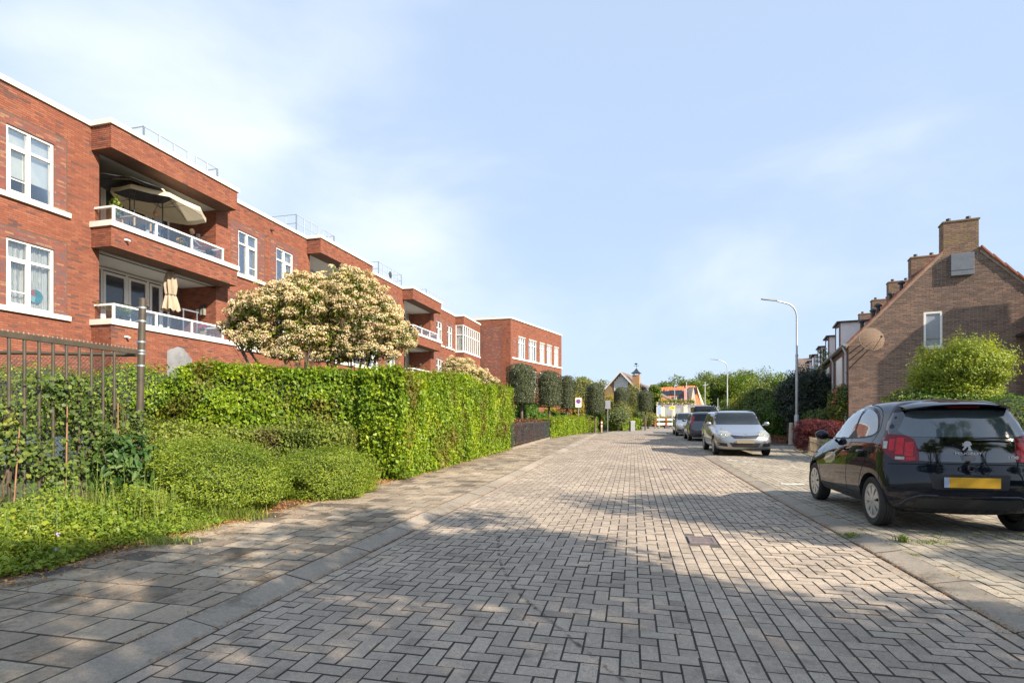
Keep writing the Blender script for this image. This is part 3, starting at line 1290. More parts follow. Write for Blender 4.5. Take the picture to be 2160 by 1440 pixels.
# the bay window of the last module
ms = MODS[3]
bay_ = MB()
fa2 = MB()
for (z0, z1) in [(9.66, ZF), (1.2, 7.2)]:
    fa2.box((ms, -Q, z0), (ms + 4.7, -0.002, z1))
    clad(bk, (ms, -Q, z0), Xv, Zv, 4.7, z1 - z0)
    clad(bk, (ms, -0.002, z0), Vector((0, -1, 0)), Zv, Q, z1 - z0)
fa2.build('bay_wall', M['mortar_red'], apt)
bay_.box((ms - .05, -Q - .06, 7.2), (ms + 4.75, -0.003, 7.32))
for k in range(9):
    x = ms + 0.0 + k * (4.7 - .08) / 8
    bay_.box((x, -Q + .02, 7.32), (x + .08, -Q + .10, 9.66))
bay_.box((ms, -0.1, 7.32), (ms + .08, -0.02, 9.66))
for z in (7.32, 8.75, 9.58):
    for k in range(8):
        x = ms + .08 + k * (4.7 - .08) / 8
        bay_.box((x, -Q + .03, z), (x + (4.7 - .08) / 8 - .08, -Q + .09, z + .07))
    bay_.box((ms + .01, -Q + .10, z), (ms + .07, -0.1, z + .07))
bo = bay_.build('bay_window', M['white'], apt)
g = MB()
g.box((ms + .02, -Q + .055, 7.36), (ms + 4.68, -Q + .065, 9.62))
g.box((ms + .035, -Q + .1, 7.36), (ms + .045, -.1, 9.62))
g.build('pane', M['glass'], bo)
cu = MB()
cu.box((ms + .15, -Q + .2, 7.34), (ms + 2.2, -Q + .22, 9.6))
cu.box((ms + .13, -Q + .2, 7.34), (ms + .15, -.1, 9.6))
cu.build('curtain', M['curtain_white'], bo)

# little cameras and lamps on the wall
for (x, z) in [(2.9, 6.95), (2.9, 3.9), (10.7, 9.95), (20.9, 9.95), (31.0, 9.95)]:
    c = MB()
    c.box((x - .05, -0.06, z - .03), (x + .05, -0.012, z + .03))
    c.tube([(x, -0.06, z), (x + .02, -0.16, z - .03)], 0.03, 8)
    if x < 4:
        c.M = None
        for n_, vv in enumerate(c.v):
            c.v[n_] = (vv[0], vv[1] - Q, vv[2])
    c.build('security_camera', M['white'] if x < 4 else M['darkmetal'], apt)

# rooftop plant rooms with railings
def rail_loop(pts, z0, z1, name, parent, step=0.9):
    r = MB()
    for i in range(len(pts) - 1):
        a, b = Vector((*pts[i], 0)), Vector((*pts[i + 1], 0))
        for z in (z1, (z0 + z1) / 2):
            r.tube([a + Zv * z, b + Zv * z], 0.032, 6)
        n = max(1, round((b - a).length / step))
        for k in range(n + 1):
            p = a.lerp(b, k / n)
            r.bar(p + Zv * z0, p + Zv * (z1 + .01), 0.075, 0.05)
    return r.build(name, M['alu'], parent)


for i in range(4):
    x = 8.96 + 10.9 * i
    y = 5.3
    if i == 3:
        x -= 0.9
    pr = MB()
    pr.box((x + .05, y + .05, 10.25), (x + (4.9 if i < 3 else 7.5), y + 5.5, 13.38))
    if i > 2:
        pr.box((x + 1.0, y + .02, 11.9), (x + 1.5, y + .05, 12.6))
    po = pr.build('plant_room', M['roof_white'], apt)
    rail_loop([(x, y + 2.4), (x, y), (x + (2.4 if i < 3 else 7.5), y)], 13.38, 14.5, 'roof_railing', po)
    if i < 3:
        rail_loop([(x + 2.9, y), (x + 4.3, y), (x + 4.3, y + 1.0)], 13.38, 14.5, 'roof_railing', po)
    if i == 2:
        dsh = MB()
        dsh.smooth = True
        dsh.lathe([(0.0, 0.0), (0.18, 0.02), (0.3, 0.08)], 16, (x + 2.0, y - .15, 13.9), axis='y')
        dsh.build('satellite_dish', M['darkmetal'], po)

wb.build('wall', M['mortar_red'], apt)
bk.build('brickwork', M['brick_red'], apt, kind='stuff')
bd.build('dark_brickwork', M['brick_dark'], apt, kind='stuff')

# ------------------------------------------------ end block, turned towards the road
blk = MB()
eb = empty('apartment_end_block', (0, 0, 0), 0, 'tall red brick end block turned to the road, beyond the balconies', 'building')
Ms = apt.matrix_basis
Rb = Matrix.Translation(PB) @ Matrix.Rotation(BANG, 4, 'Z')
c0 = Rb @ Vector((40.1, 3.0, 0))
c1 = Rb @ Vector((40.1, -3.72, 0))
du = Vector((0.475, 0.88, 0)).normalized()
c2 = c1 + du * 12.4
inn = Vector((-du.y, du.x, 0))
c3 = c2 + inn * 12
c4 = c0 + inn * 9 + du * 3
ZT = 11.14
wl2 = MB()
bk2 = MB()
bd2 = MB()
us = (c1 - c0)
side_l = us.length
us.normalize()
gw = [(1.6, 3.1), (3.9, 5.7), (6.5, 7.7), (8.3, 9.6), (10.3, 11.5)]
zrows = [(7.32, 9.45), (4.25, 6.2)]
hs = [(a, z0, b, z1) for (a, b) in gw for (z0, z1) in zrows]
wall_sheet(wl2, c0, us, Zv, side_l, ZT - .15)
wall_sheet(wl2, c1, du, Zv, 12.4, ZT - .15, hs)
wl2.add([c2, c3, c3 + Zv * (ZT - .15), c2 + Zv * (ZT - .15)], [(0, 1, 2, 3)])
wl2.add([c3, c4, c4 + Zv * (ZT - .15), c3 + Zv * (ZT - .15)], [(0, 1, 2, 3)])
clad(bk2, c1 + Zv * 1, du, Zv, 12.4, ZT - 1.15, [(a, b - 1, c, d - 1) for a, b, c, d in hs] + [(0.45, 9.15, 12.3, 9.19), (0.5, 6.3, 1.2, 8.3)])
clad(bd2, c1 + du * .5 + Zv * 7.3, du, Zv, 0.7, 2.0, depth=0.002)
clad(bk2, c0 + Zv * 1, us, Zv, side_l, ZT - 1.15, [(0.6, 0, side_l - .95, 9.3)])
clad(bd2, c0 + us * 0.64 + Zv * 1, us, Zv, side_l - 1.63, 9.26, depth=0.002)
wl2.build('wall', M['mortar_red'], eb)
bk2.build('brickwork', M['brick_red'], eb, kind='stuff')
bd2.build('dark_brickwork', M['brick_dark'], eb, kind='stuff')
cp2 = MB()
out2 = Vector((du.y, -du.x, 0))
cp2.prism([tuple((c1 + out2 * .06 - us * -.06).xy), tuple((c2 + out2 * .06 + du * .05).xy), tuple((c3 + du * .05).xy), tuple(c4.xy), tuple((c0 + us * -1.0 - Vector((us.y, -us.x, 0)) * -.06).xy), tuple((c0 - du * .07).xy), tuple((c1 - du * .07 + out2 * .06).xy)], ZT - .15, ZT)
cp2.build('roof_coping', M['stone_white'], eb)
brot = math.atan2(du.y, du.x)
for (a, b) in gw:
    for (z0, z1) in zrows:
        holder = empty('window_opening', c1 + du * a, brot, parent=eb)
        wv = b - a
        w = MB()
        y = 0.08
        for (xa, za, xb, zb) in [(0, z0, wv, z0 + .07), (0, z1 - .07, wv, z1), (0, z0 + .07, .07, z1 - .07), (wv - .07, z0 + .07, wv, z1 - .07)]:
            w.box((xa, y - .05, za), (xb, y + .05, zb))
        zt = z1 - .55
        w.box((.07, y - .045, zt - .04), (wv - .07, y + .045, zt + .04))
        n = 3
        for k in range(1, n):
            w.box((wv * k / n - .04, y - .048, z0 + .07), (wv * k / n + .04, y + .048, zt - .04))
            w.box((wv * k / n - .03, y - .048, zt + .04), (wv * k / n + .03, y + .048, z1 - .07))
        w.build('window', M['white'], holder)
        g = MB()
        g.box((.07, y - .005, z0 + .07), (wv - .07, y + .005, z1 - .07))
        g.build('pane', M['glass'], holder)
        cu = MB()
        cu.box((0, y + .12, z0), (wv * .8, y + .14, z1))
        cu.build('curtain', M['curtain_white' if (a > 3 and z0 > 5) or a < 2 else 'curtain_grey'], holder)
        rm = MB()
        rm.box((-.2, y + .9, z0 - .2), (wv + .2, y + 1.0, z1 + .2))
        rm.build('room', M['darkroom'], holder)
sl = MB()
h_ = empty('sill_band', c1, brot, parent=eb)
for (z0, z1) in zrows:
    sl.box((0.25, -0.09, z0 - .16), (12.45, -0.012, z0 - .003))
    for (a, b) in gw:
        sl.box((a - .06, -0.05, z1 + .003), (b + .06, -0.011, z1 + .07))
sl.build('sill', M['stone_white'], h_)
pp = MB()
q = at(996, 60)
pp.box((0, 0, 10.9), (2.0, 0.08, 12.1))
pp.box((2.03, 0, 10.9), (3.4, 0.08, 12.1))
pp.build('roof_screen', simple('grey_louvre_screen', (0.30, 0.31, 0.30), 0.7), eb, loc=(c1.x - 4.3, c1.y + 5, 0))
# ================================================================== vehicles
def paint(name, col, metal=0.0, rough=0.25, flake=0.0):
    n = NT(name)
    c = n.mix(n.noise(900.0, n.coord(1.0), detail=1), tuple(x * (1 - flake) for x in col), tuple(min(1, x * (1 + flake)) for x in col))
    dust = n.noise(3.0, n.coord(1.0), detail=8, rough=0.7)
    sep = n.node('ShaderNodeSeparateXYZ')
    n.l.new(n.coord(1.0), sep.inputs[0])
    low = n.rng(sep.outputs[2], 0.2, 0.55, 0.10, 0.0)
    low.node.clamp = True
    c = n.mix(n.math('MULTIPLY', low, n.rng(dust, 0.3, 0.7, 0.3, 1.0)), c, (0.22, 0.19, 0.15))
    n.set(color=c, metal=metal, rough=rough, coat=1.0, coatr=0.025)
    n.b.inputs['Specular IOR Level'].default_value = 0.5 if metal else 0.0
    return n.mat


M['paint_black'] = paint('black_car_paint', (0.006, 0.008, 0.014), 0.0, 0.3)
M['paint_silver'] = paint('silver_car_paint', (0.36, 0.37, 0.39), 0.75, 0.32, 0.12)
M['paint_grey'] = paint('dark_grey_car_paint', (0.085, 0.085, 0.09), 0.6, 0.3, 0.15)
M['paint_van'] = paint('black_van_paint', (0.012, 0.013, 0.022), 0.0, 0.3)
M['paint_white'] = paint('white_car_paint', (0.72, 0.73, 0.74), 0.0, 0.3)
M['car_glass'] = simple('dark_car_glass', (0.016, 0.020, 0.022), 0.03, var=0.3, scale=3, spec=0.35, coat=0.0)
M['car_glass_light'] = simple('grey_green_car_glass', (0.055, 0.075, 0.08), 0.03, var=0.25, scale=2.5, spec=1.0, coat=1.0)
M['lamp_red'] = simple('red_lamp_glass', (0.48, 0.005, 0.010), 0.10, var=0.3, scale=18, spec=0.3, coat=0.35)
M['lamp_dark'] = simple('dark_red_lamp_glass', (0.15, 0.003, 0.008), 0.06, var=0.2, spec=0.3, coat=0.35)
M['lamp_clear'] = simple('clear_lamp_glass', (0.34, 0.34, 0.28), 0.10, var=0.4, scale=25, spec=0.5, coat=0.6, metal=0.2)
M['badge'] = simple('bright_badge_metal', (0.55, 0.55, 0.56), 0.35, metal=0.15, var=0.05)
M['chrome'] = simple('chrome_trim', (0.72, 0.73, 0.75), 0.12, metal=1.0, var=0.05)
M['hubcap'] = simple('silver_wheel_cover', (0.50, 0.49, 0.47), 0.35, metal=0.55, var=0.12, scale=12)
M['plate_yellow'] = simple('yellow_number_plate', (0.56, 0.31, 0.012), 0.5, var=0.04)
M['plate_beige'] = simple('beige_number_plate', (0.25, 0.21, 0.135), 0.5, var=0.04)
M['plate_blue'] = simple('blue_plate_band', (0.28, 0.36, 0.50), 0.5, var=0.04)
M['seam'] = simple('black_door_gap', (0.004, 0.004, 0.004), 0.9)
M['rust_pipe'] = simple('rusty_exhaust', (0.22, 0.12, 0.06), 0.7, metal=0.4, var=0.4, scale=20)


def chaikin(poly, n=2, closed=True):
    for _ in range(n):
        q = []
        m = len(poly)
        for i in range(m if closed else m - 1):
            a, b = poly[i], poly[(i + 1) % m]
            q.append((a[0] * .75 + b[0] * .25, a[1] * .75 + b[1] * .25))
            q.append((a[0] * .25 + b[0] * .75, a[1] * .25 + b[1] * .75))
        if not closed:
            q = [poly[0]] + q + [poly[-1]]
        poly = q
    return poly


def rc(poly, f=.16):
    """keeps the straight edges when corners are rounded"""
    q = []
    for i in range(len(poly)):
        a, b = poly[i], poly[(i + 1) % len(poly)]
        q += [a, (a[0] + (b[0] - a[0]) * f, a[1] + (b[1] - a[1]) * f), (b[0] - (b[0] - a[0]) * f, b[1] - (b[1] - a[1]) * f)]
    return q


def inside(p, poly):
    c = False
    n = len(poly)
    for i in range(n):
        a, b = poly[i], poly[(i + 1) % n]
        if (a[1] > p[1]) != (b[1] > p[1]) and p[0] < (b[0] - a[0]) * (p[1] - a[1]) / (b[1] - a[1]) + a[0]:
            c = not c
    return c


class Skin:
    """puts outlined panels on a body by casting rays at it"""

    def __init__(s, bvh):
        s.bvh = bvh

    def hit(s, phi, h, z):
        d = Vector((math.cos(phi), math.sin(phi), 0))
        a = Vector((-math.sin(phi), math.cos(phi), 0))
        o = d * 6 + a * h
        o.z = z
        loc, nor, _, _ = s.bvh.ray_cast(o, -d)
        return loc, nor

    def panel(s, name, poly, phi, mat, parent, off=0.003, thick=0.012, res=0.05, mirror=False, smooth=2, dense=0.03):
        if smooth:
            poly = chaikin(poly, smooth)
        pts = []
        m = len(poly)
        for i in range(m):
            a, b = Vector(poly[i]), Vector(poly[(i + 1) % m])
            k = max(1, int((b - a).length / dense))
            for j in range(k):
                pts.append(a.lerp(b, j / k))
        nb = len(pts)
        xs = [p.x for p in pts]
        ys = [p.y for p in pts]
        bp = [tuple(p) for p in pts]
        gx = min(xs) + res * .5
        while gx < max(xs):
            gy = min(ys) + res * .5
            while gy < max(ys):
                if inside((gx, gy), bp) and min((Vector((gx, gy)) - q).length for q in pts) > res * .4:
                    pts.append(Vector((gx, gy)))
                gy += res
            gx += res
        vs, es, fs, ov, _, _ = mgeo.delaunay_2d_cdt([Vector(p) for p in pts], [(i, (i + 1) % nb) for i in range(nb)], [], 0, 1e-5)
        V, ok = [], []
        for p in vs:
            loc, nor = s.hit(phi, p.x, p.y)
            if loc is None:
                V.append(None)
            else:
                V.append(loc + nor * off)
        F = [tuple(f) for f in fs if all(V[i] is not None for i in f) and inside(sum((Vector(vs[i]) for i in f), Vector((0, 0))) / 3, bp)]
        if not F:
            return None
        used = sorted({i for f in F for i in f})
        mp_ = {i: k for k, i in enumerate(used)}
        V = [V[i] for i in used]
        F = [tuple(mp_[i] for i in f) for f in F]
        d = Vector((math.cos(phi), math.sin(phi), 0))
        # same way round as the outside
        f = F[0]
        nn = (V[f[1]] - V[f[0]]).cross(V[f[2]] - V[f[0]])
        tot = sum((V[q[1]] - V[q[0]]).cross(V[q[2]] - V[q[0]]).dot(d) for q in F)
        if tot < 0:
            F = [tuple(reversed(f)) for f in F]
        cnt = {}
        for f in F:
            for i in range(3):
                e = (f[i], f[(i + 1) % 3])
                cnt[e] = cnt.get(e, 0) + 1
        rim = [e for e in cnt if (e[1], e[0]) not in cnt]
        nv = len(V)
        low = {}
        for a, b in rim:
            for i in (a, b):
                if i not in low:
                    low[i] = len(V)
                    V.append(V[i] - d * thick)
        F2 = F + [(b, a, low[a], low[b]) for a, b in rim]
        mb = MB()
        mb.smooth = 50
        mb.add(V, F2)
        if mirror:
            m2 = MB()
            m2.smooth = 50
            m2.add([(v[0], -v[1], v[2]) for v in V], [tuple(reversed(f)) for f in F2])
            m2.build(name, mat, parent)
        return mb.build(name, mat, parent)

    def ribbon(s, line, phi, w, mat, parent, name='panel_gap', off=0.0015, mirror=False, smooth=0):
        if smooth:
            line = chaikin(line, smooth, closed=False)
        P = []
        for i in range(len(line) - 1):
            a, b = Vector(line[i]), Vector(line[i + 1])
            k = max(1, int((b - a).length / 0.04))
            for j in range(k + (1 if i == len(line) - 2 else 0)):
                P.append(a.lerp(b, j / k))
        V = []
        for i, p in enumerate(P):
            t = (P[min(i + 1, len(P) - 1)] - P[max(i - 1, 0)])
            t.normalize()
            n = Vector((-t.y, t.x)) * w / 2
            for q in (p + n, p - n):
                loc, nor = s.hit(phi, q.x, q.y)
                if loc is None:
                    return None
                V.append(loc + nor * off)
        F = [(2 * i, 2 * i + 1, 2 * i + 3, 2 * i + 2) for i in range(len(P) - 1)]
        mb = MB()
        mb.add(V, F)
        if mirror:
            m2 = MB()
            m2.add([(v[0], -v[1], v[2]) for v in V], [tuple(reversed(f)) for f in F])
            m2.build(name, mat, parent)
        return mb.build(name, mat, parent)


RY = [0, .45, .80, .95]
RX = [0, .05, .30, .65]
SF = [0, .10, .26, .42, .58, .74, .90, 1.0]


def ring(zr, zf, xr, xf, w, cr, cf, barrel=0.03, zpow=1.0, taper=1.0):
    half = []
    for yf, xo in zip(RY, RX):
        half.append((xr + cr * xo, w * yf))
    for k in SF:
        x = xr + cr * 1.1 + (xf - cf * 1.1 - xr - cr * 1.1) * k
        half.append((x, w * (1 - barrel * (2 * k - 1) ** 2) * (1 - (1 - taper) * k ** 3)))
    for yf, xo in reversed(list(zip(RY, RX))):
        half.append((xf - cf * xo, w * yf * (1 - (1 - taper) * 1.0)))
    full = half + [(x, -y) for x, y in reversed(half[1:-1])]
    res = []
    for x, y in full:
        t = min(1, max(0, (x - xr) / (xf - xr)))
        res.append(Vector((x, y, zr + (zf - zr) * t ** zpow)))
    return res


def car_body(name, rings, wheels, wr, mat, parent, sub=2):
    V, F = [], []
    n = len(rings[0])
    for r in rings:
        V.extend(r)
    for k in range(len(rings) - 1):
        for i in range(n):
            j = (i + 1) % n
            F.append((k * n + i, k * n + j, (k + 1) * n + j, (k + 1) * n + i))
    # close with strips across, left to right, so the roof stays smooth
    h = n // 2

    def cap(b, flip):
        out_ = []
        for i in range(0, h):
            a0, a1 = i, i + 1
            b0, b1 = (n - i) % n, n - i - 1
            if i == 0:
                f = (a0, a1, b1)
            elif a1 == b1:
                f = (a0, a1, b0)
            else:
                f = (a0, a1, b1, b0)
            f = tuple(b + q for q in f)
            out_.append(tuple(reversed(f)) if flip else f)
        return out_
    F += cap((len(rings) - 1) * n, False)
    F += cap(0, True)
    me = bpy.data.meshes.new(name)
    me.from_pydata([tuple(v) for v in V], [], F)
    bm = bmesh.new()
    bm.from_mesh(me)
    bmesh.ops.recalc_face_normals(bm, faces=bm.faces)
    bm.to_mesh(me)
    bm.free()
    me.materials.append(mat)
    me.materials.append(M['blackplastic'])
    o = bpy.data.objects.new('tmp', me)
    COL.objects.link(o)
    md = o.modifiers.new('s', 'SUBSURF')
    md.levels = md.render_levels = sub
    cut = []
    for (x, y0, y1, r) in wheels:
        for sgn in (1, -1):
            mb = MB()
            vs, fs = [], []
            m = 40
            for yy in (y0 * sgn, y1 * sgn):
                for k in range(m):
                    t = 2 * math.pi * k / m
                    vs.append((x + r * math.cos(t), yy, wr + r * math.sin(t)))
            for k in range(m):
                k2 = (k + 1) % m
                fs.append((k, k2, m + k2, m + k))
            fs.append(tuple(reversed(range(m))))
            fs.append(tuple(range(m, 2 * m)))
            mb.add(vs, fs)
            cm_ = mb.mesh('cut', M['blackplastic'])
            b2 = bmesh.new()
            b2.from_mesh(cm_)
            bmesh.ops.recalc_face_normals(b2, faces=b2.faces)
            b2.to_mesh(cm_)
            b2.free()
            c = link_mesh('cut', cm_)
            cut.append(c)
            bo = o.modifiers.new('b', 'BOOLEAN')
            bo.operation = 'DIFFERENCE'
            bo.object = c
            bo.solver = 'EXACT'
            try:
                bo.material_mode = 'TRANSFER'
            except Exception:
                pass
    dg = bpy.context.evaluated_depsgraph_get()
    dg.update()
    ev = o.evaluated_get(dg)
    nm = bpy.data.meshes.new_from_object(ev, depsgraph=dg)
    nm.name = name
    for c in cut + [o]:
        bpy.data.objects.remove(c)
    nm.polygons.foreach_set('use_smooth', [True] * len(nm.polygons))
    nm.set_sharp_from_angle(angle=math.radians(42))
    bm = bmesh.new()
    bm.from_mesh(nm)
    bvh = BVHTree.FromBMesh(bm)
    bm.free()
    return link_mesh(name, nm, parent), Skin(bvh)


def wheel(parent, x, y, r, w, side, style='seven', capm=None):
    """outer face towards side (+1 left, -1 right)"""
    h = empty('wheel', (x, y, r), parent=parent)
    t = MB()
    t.smooth = 35
    rim = r * 0.70
    hw = w / 2
    prof = [(rim, -hw * .8), (rim + .02, -hw * .95), (r * .93, -hw), (r * .985, -hw * .82), (r, -hw * .6)]
    for k in (-.35, 0, .35):
        prof += [(r, hw * (k - .06)), (r - .006, hw * (k - .05)), (r - .006, hw * (k + .05)), (r, hw * (k + .06))]
    prof += [(r, hw * .6), (r * .985, hw * .82), (r * .93, hw), (rim + .02, hw * .95), (rim, hw * .8)]
    t.lathe(prof, 40, axis='y')
    t.build('tyre', M['rubber'], h)
    yo = side * hw * .86
    c = MB()
    c.smooth = 35
    c.lathe([(rim + .004, side * hw * .9), (rim - .012, yo * 1.04), (rim - .03, yo * .93), (rim - .035, yo * .6)] if side > 0 else [(rim - .035, yo * .6), (rim - .03, yo * .93), (rim - .012, yo * 1.04), (rim + .004, side * hw * .9)], 40, axis='y')
    c.lathe([(0.0, yo * 1.06), (.035, yo * 1.05), (.05, yo * .95)] if side < 0 else [(.05, yo * .95), (.035, yo * 1.05), (0.0, yo * 1.06)], 20, axis='y')
    n = 8 if style == 'seven' else 5
    for k in range(n):
        a = 2 * math.pi * k / n + .2
        da = (0.27 if style == 'seven' else 0.20)
        r0, r1 = .035, rim - .02
        ps = []
        for rr, dd, yy in ((r0, da * 2.4, yo * 1.03), (rim * .55, da * 1.0, yo * 1.0), (r1, da * 1.02, yo * .98)):
            for sg in (-1, 1):
                ps.append((rr * math.cos(a + sg * dd), yy, rr * math.sin(a + sg * dd)))
        low = [(p[0], p[1] - side * .02, p[2]) for p in ps]
        fs = [(0, 1, 3, 2), (2, 3, 5, 4), (0, 2, 8, 6), (2, 4, 10, 8), (1, 7, 9, 3), (3, 9, 11, 5)]
        if side > 0:
            fs = [tuple(reversed(f)) for f in fs]
        c.add(ps + low, fs)
    c.build('wheel_cover', capm or M['hubcap'], h)
    d = MB()
    d.lathe([(0.0, yo * .55), (rim - .02, yo * .55)], 30, axis='y')
    d.lathe([(0.0, -yo * .55), (rim - .02, -yo * .55)], 30, axis='y')
    d.build('brake_disc', M['blackplastic'], h)
    return h


def mirror_pair(parent, x, z, w, mat, back=False):
    for s in (1, -1):
        m = MB()
        m.smooth = True
        m.ball((x, s * (w + .085), z), 0.095, 14, 8, (0.6, .98, 0.72))
        m.bar((x + .02, s * (w - .06), z - .05), (x, s * (w + .04), z - .035), .045, .03)
        m.build('wing_mirror', mat, parent)


def place_car(root, x, y, hx, hy):
    root.location = (x, y, gz(y) + 0.042)
    root.rotation_euler = (0, -0.0075 if y > 10 else 0, math.atan2(hy, hx))


HV = (0.226, 0.974)

# ---------------------------------------------------------------- black hatchback, seen from behind
car = empty('parked_car', label='glossy black five-door hatchback parked nearest the camera, seen from behind', cat='car', group='cars parked along the right kerb')
k = 0.925
rg = [
    ring(.20, .20, -1.50 * k, 1.60 * k, .70, .14, .20),
    ring(.25, .24, -1.62 * k, 1.70 * k, .765, .16, .26),
    ring(.36, .38, -1.685 * k, 1.77 * k, .80, .20, .32, .02),
    ring(.52, .52, -1.70 * k, 1.78 * k, .808, .24, .34, .02),
    ring(.66, .62, -1.69 * k, 1.765 * k, .808, .25, .34, .02, taper=.97),
    ring(.745, .68, -1.655 * k, 1.72 * k, .80, .25, .36, .02, taper=.95),
    ring(.90, .78, -1.63 * k, 1.62 * k, .785, .24, .40, .02, 1.0, .92),
    ring(1.00, .86, -1.60 * k, 1.48 * k, .762, .24, .42, .02, 1.3, .88),
    ring(1.06, .985, -1.57 * k, .90 * k, .725, .24, .34, .03, 1.0, .93),
    ring(1.25, 1.23, -1.49 * k, .48 * k, .66, .22, .26, .04),
    ring(1.40, 1.38, -1.40 * k, .12 * k, .595, .22, .2, .05),
    ring(1.465, 1.465, -1.33 * k, -.10 * k, .50, .2, .2, .05),
    ring(1.497, 1.495, -1.15 * k, -.30 * k, .30, .2, .2, .05),
]
wr = .288
body, sk = car_body('body', rg, [(-1.17 * k, .55, 1.0, .335), (1.17 * k, .55, 1.0, .335)], wr, M['paint_black'], car)
for sx in (-1, 1):
    for sy in (1, -1):
        wheel(car, sx * 1.17 * k, sy * .70, wr, .165, sy)
LEFT = math.pi / 2


def sd(pts):
    """side outline in (x, z), as seen from the left"""
    return [(-x * k, z) for x, z in pts]


sk.panel('front_side_window', sd([(.66, 1.00), (.50, 1.10), (.16, 1.315), (-.02, 1.375), (-.30, 1.395), (-.345, 1.395), (-.36, 1.02), (.3, .995)]), LEFT, M['car_glass_light'], body, mirror=True, smooth=1)
sk.panel('rear_side_window', sd([(-.42, 1.395), (-.72, 1.37), (-.94, 1.30), (-1.07, 1.17), (-1.10, 1.10), (-.95, 1.055), (-.435, 1.02)]), LEFT, M['car_glass_light'], body, mirror=True, smooth=1)
sk.panel('window_trim', sd([(.72, .992), (.50, 1.135), (.14, 1.345), (-.04, 1.405), (-.38, 1.423), (-.74, 1.402), (-.98, 1.325), (-1.11, 1.18), (-1.14, 1.085), (-.95, 1.03), (-.36, 1.0), (.3, .975)]), LEFT, M['blackplastic'], body, off=.0012, mirror=True, smooth=1)
sk.panel('side_sill', sd([(-.86, .33), (.86, .33), (.86, .24), (-.86, .24)]), LEFT, M['blackplastic'], body, off=.004, mirror=True, smooth=0)
for ln in ([(.80, .38), (.86, .62), (.84, .86), (.70, .985)], [(-.36, .33), (-.36, .7), (-.39, 1.01)], [(-.82, .40), (-.84, .55), (-1.02, .80), (-1.13, 1.05), (-1.16, 1.16), (-1.05, 1.34), (-.8, 1.42), (-.38, 1.443)], [(.78, .34), (-.80, .34)],
           [(-1.42, .40), (-1.40, .72)]):
    sk.ribbon(sd(ln), LEFT, .008, M['seam'], body, mirror=True, smooth=1)
for hx in (-.18, -.86):
    for s in (1, -1):
        m = MB()
        m.smooth = True
        yy = .795 if hx > -.5 else .79
        m.tube([(hx * k - .09, s * yy, .865), (hx * k - .06, s * (yy + .028), .868), (hx * k + .06, s * (yy + .028), .868), (hx * k + .09, s * yy, .865)], .015, 8)
        m.build('door_handle', M['paint_black'], body)
for s in (1, -1):
    m = MB()
    m.smooth = True
    m.ball((.98 * k, s * .80, .76), .018, 10, 6)
    m.build('side_indicator', M['lamp_clear'], body)
mirror_pair(car, .60 * k, 1.03, .74, M['paint_black'])
REAR = math.pi


def rr(pts):
    """rear outline in (y as seen from behind: left of picture is the car's left), z"""
    return [(-y, z) for y, z in pts]      # h axis at phi=pi is -y


hatch = [(-.55, 1.385), (.55, 1.385), (.665, 1.16), (.675, 1.03), (.60, .86), (.585, .79), (-.585, .79), (-.60, .86), (-.675, 1.03), (-.665, 1.16)]
sk.panel('tailgate', rr(hatch), REAR, simple('black_tailgate_glass', (0.004, 0.004, 0.005), 0.03, spec=1.0, coat=1.0), body, off=.006, thick=.02, smooth=1)
sk.panel('rear_window', rr(rc([(-.47, 1.355), (.47, 1.355), (.60, 1.12), (.54, 1.06), (-.54, 1.06), (-.60, 1.12)], .2)), REAR, M['car_glass_light'], body, off=.010, thick=.004, smooth=2)
# spoiler: the roof runs out over the glass as a thin lip
sp = MB()
sp.smooth = 60
ny, nx = 14, 5
top_, bot_ = [], []
for i in range(ny + 1):
    y_ = -.52 + 1.04 * i / ny
    e = abs(y_ / .52)
    for j in range(nx + 1):
        t = j / nx
        x_ = (-1.60 + .16 * e ** 4) * k * (1 - t) + (-1.14) * k * t
        zt2 = 1.418 - .05 * e ** 2.6 + .070 * t ** .7 - .02 * t * e ** 2
        top_.append((x_, y_, zt2 + .006))
        bot_.append((x_ + .004, y_, zt2 - .012 - .05 * t))
N_ = len(top_)
fs = []
for i in range(ny):
    for j in range(nx):
        a_ = i * (nx + 1) + j
        fs.append((a_, a_ + 1, a_ + nx + 2, a_ + nx + 1))
        fs.append((N_ + a_, N_ + a_ + nx + 1, N_ + a_ + nx + 2, N_ + a_ + 1))
    a_ = i * (nx + 1)
    fs.append((a_, a_ + nx + 1, N_ + a_ + nx + 1, N_ + a_))
for j in range(nx):
    fs.append((j, N_ + j, N_ + j + 1, j + 1))
    a_ = ny * (nx + 1) + j
    fs.append((a_, a_ + 1, N_ + a_ + 1, N_ + a_))
sp.add(top_ + bot_, [tuple(reversed(f)) for f in fs])
sp.build('roof_spoiler', M['paint_black'], body)
m = MB()
m.box((-1.545 * k, -.15, 1.384), (-1.50 * k, .15, 1.402))
m.build('brake_light', M['lamp_dark'], body)
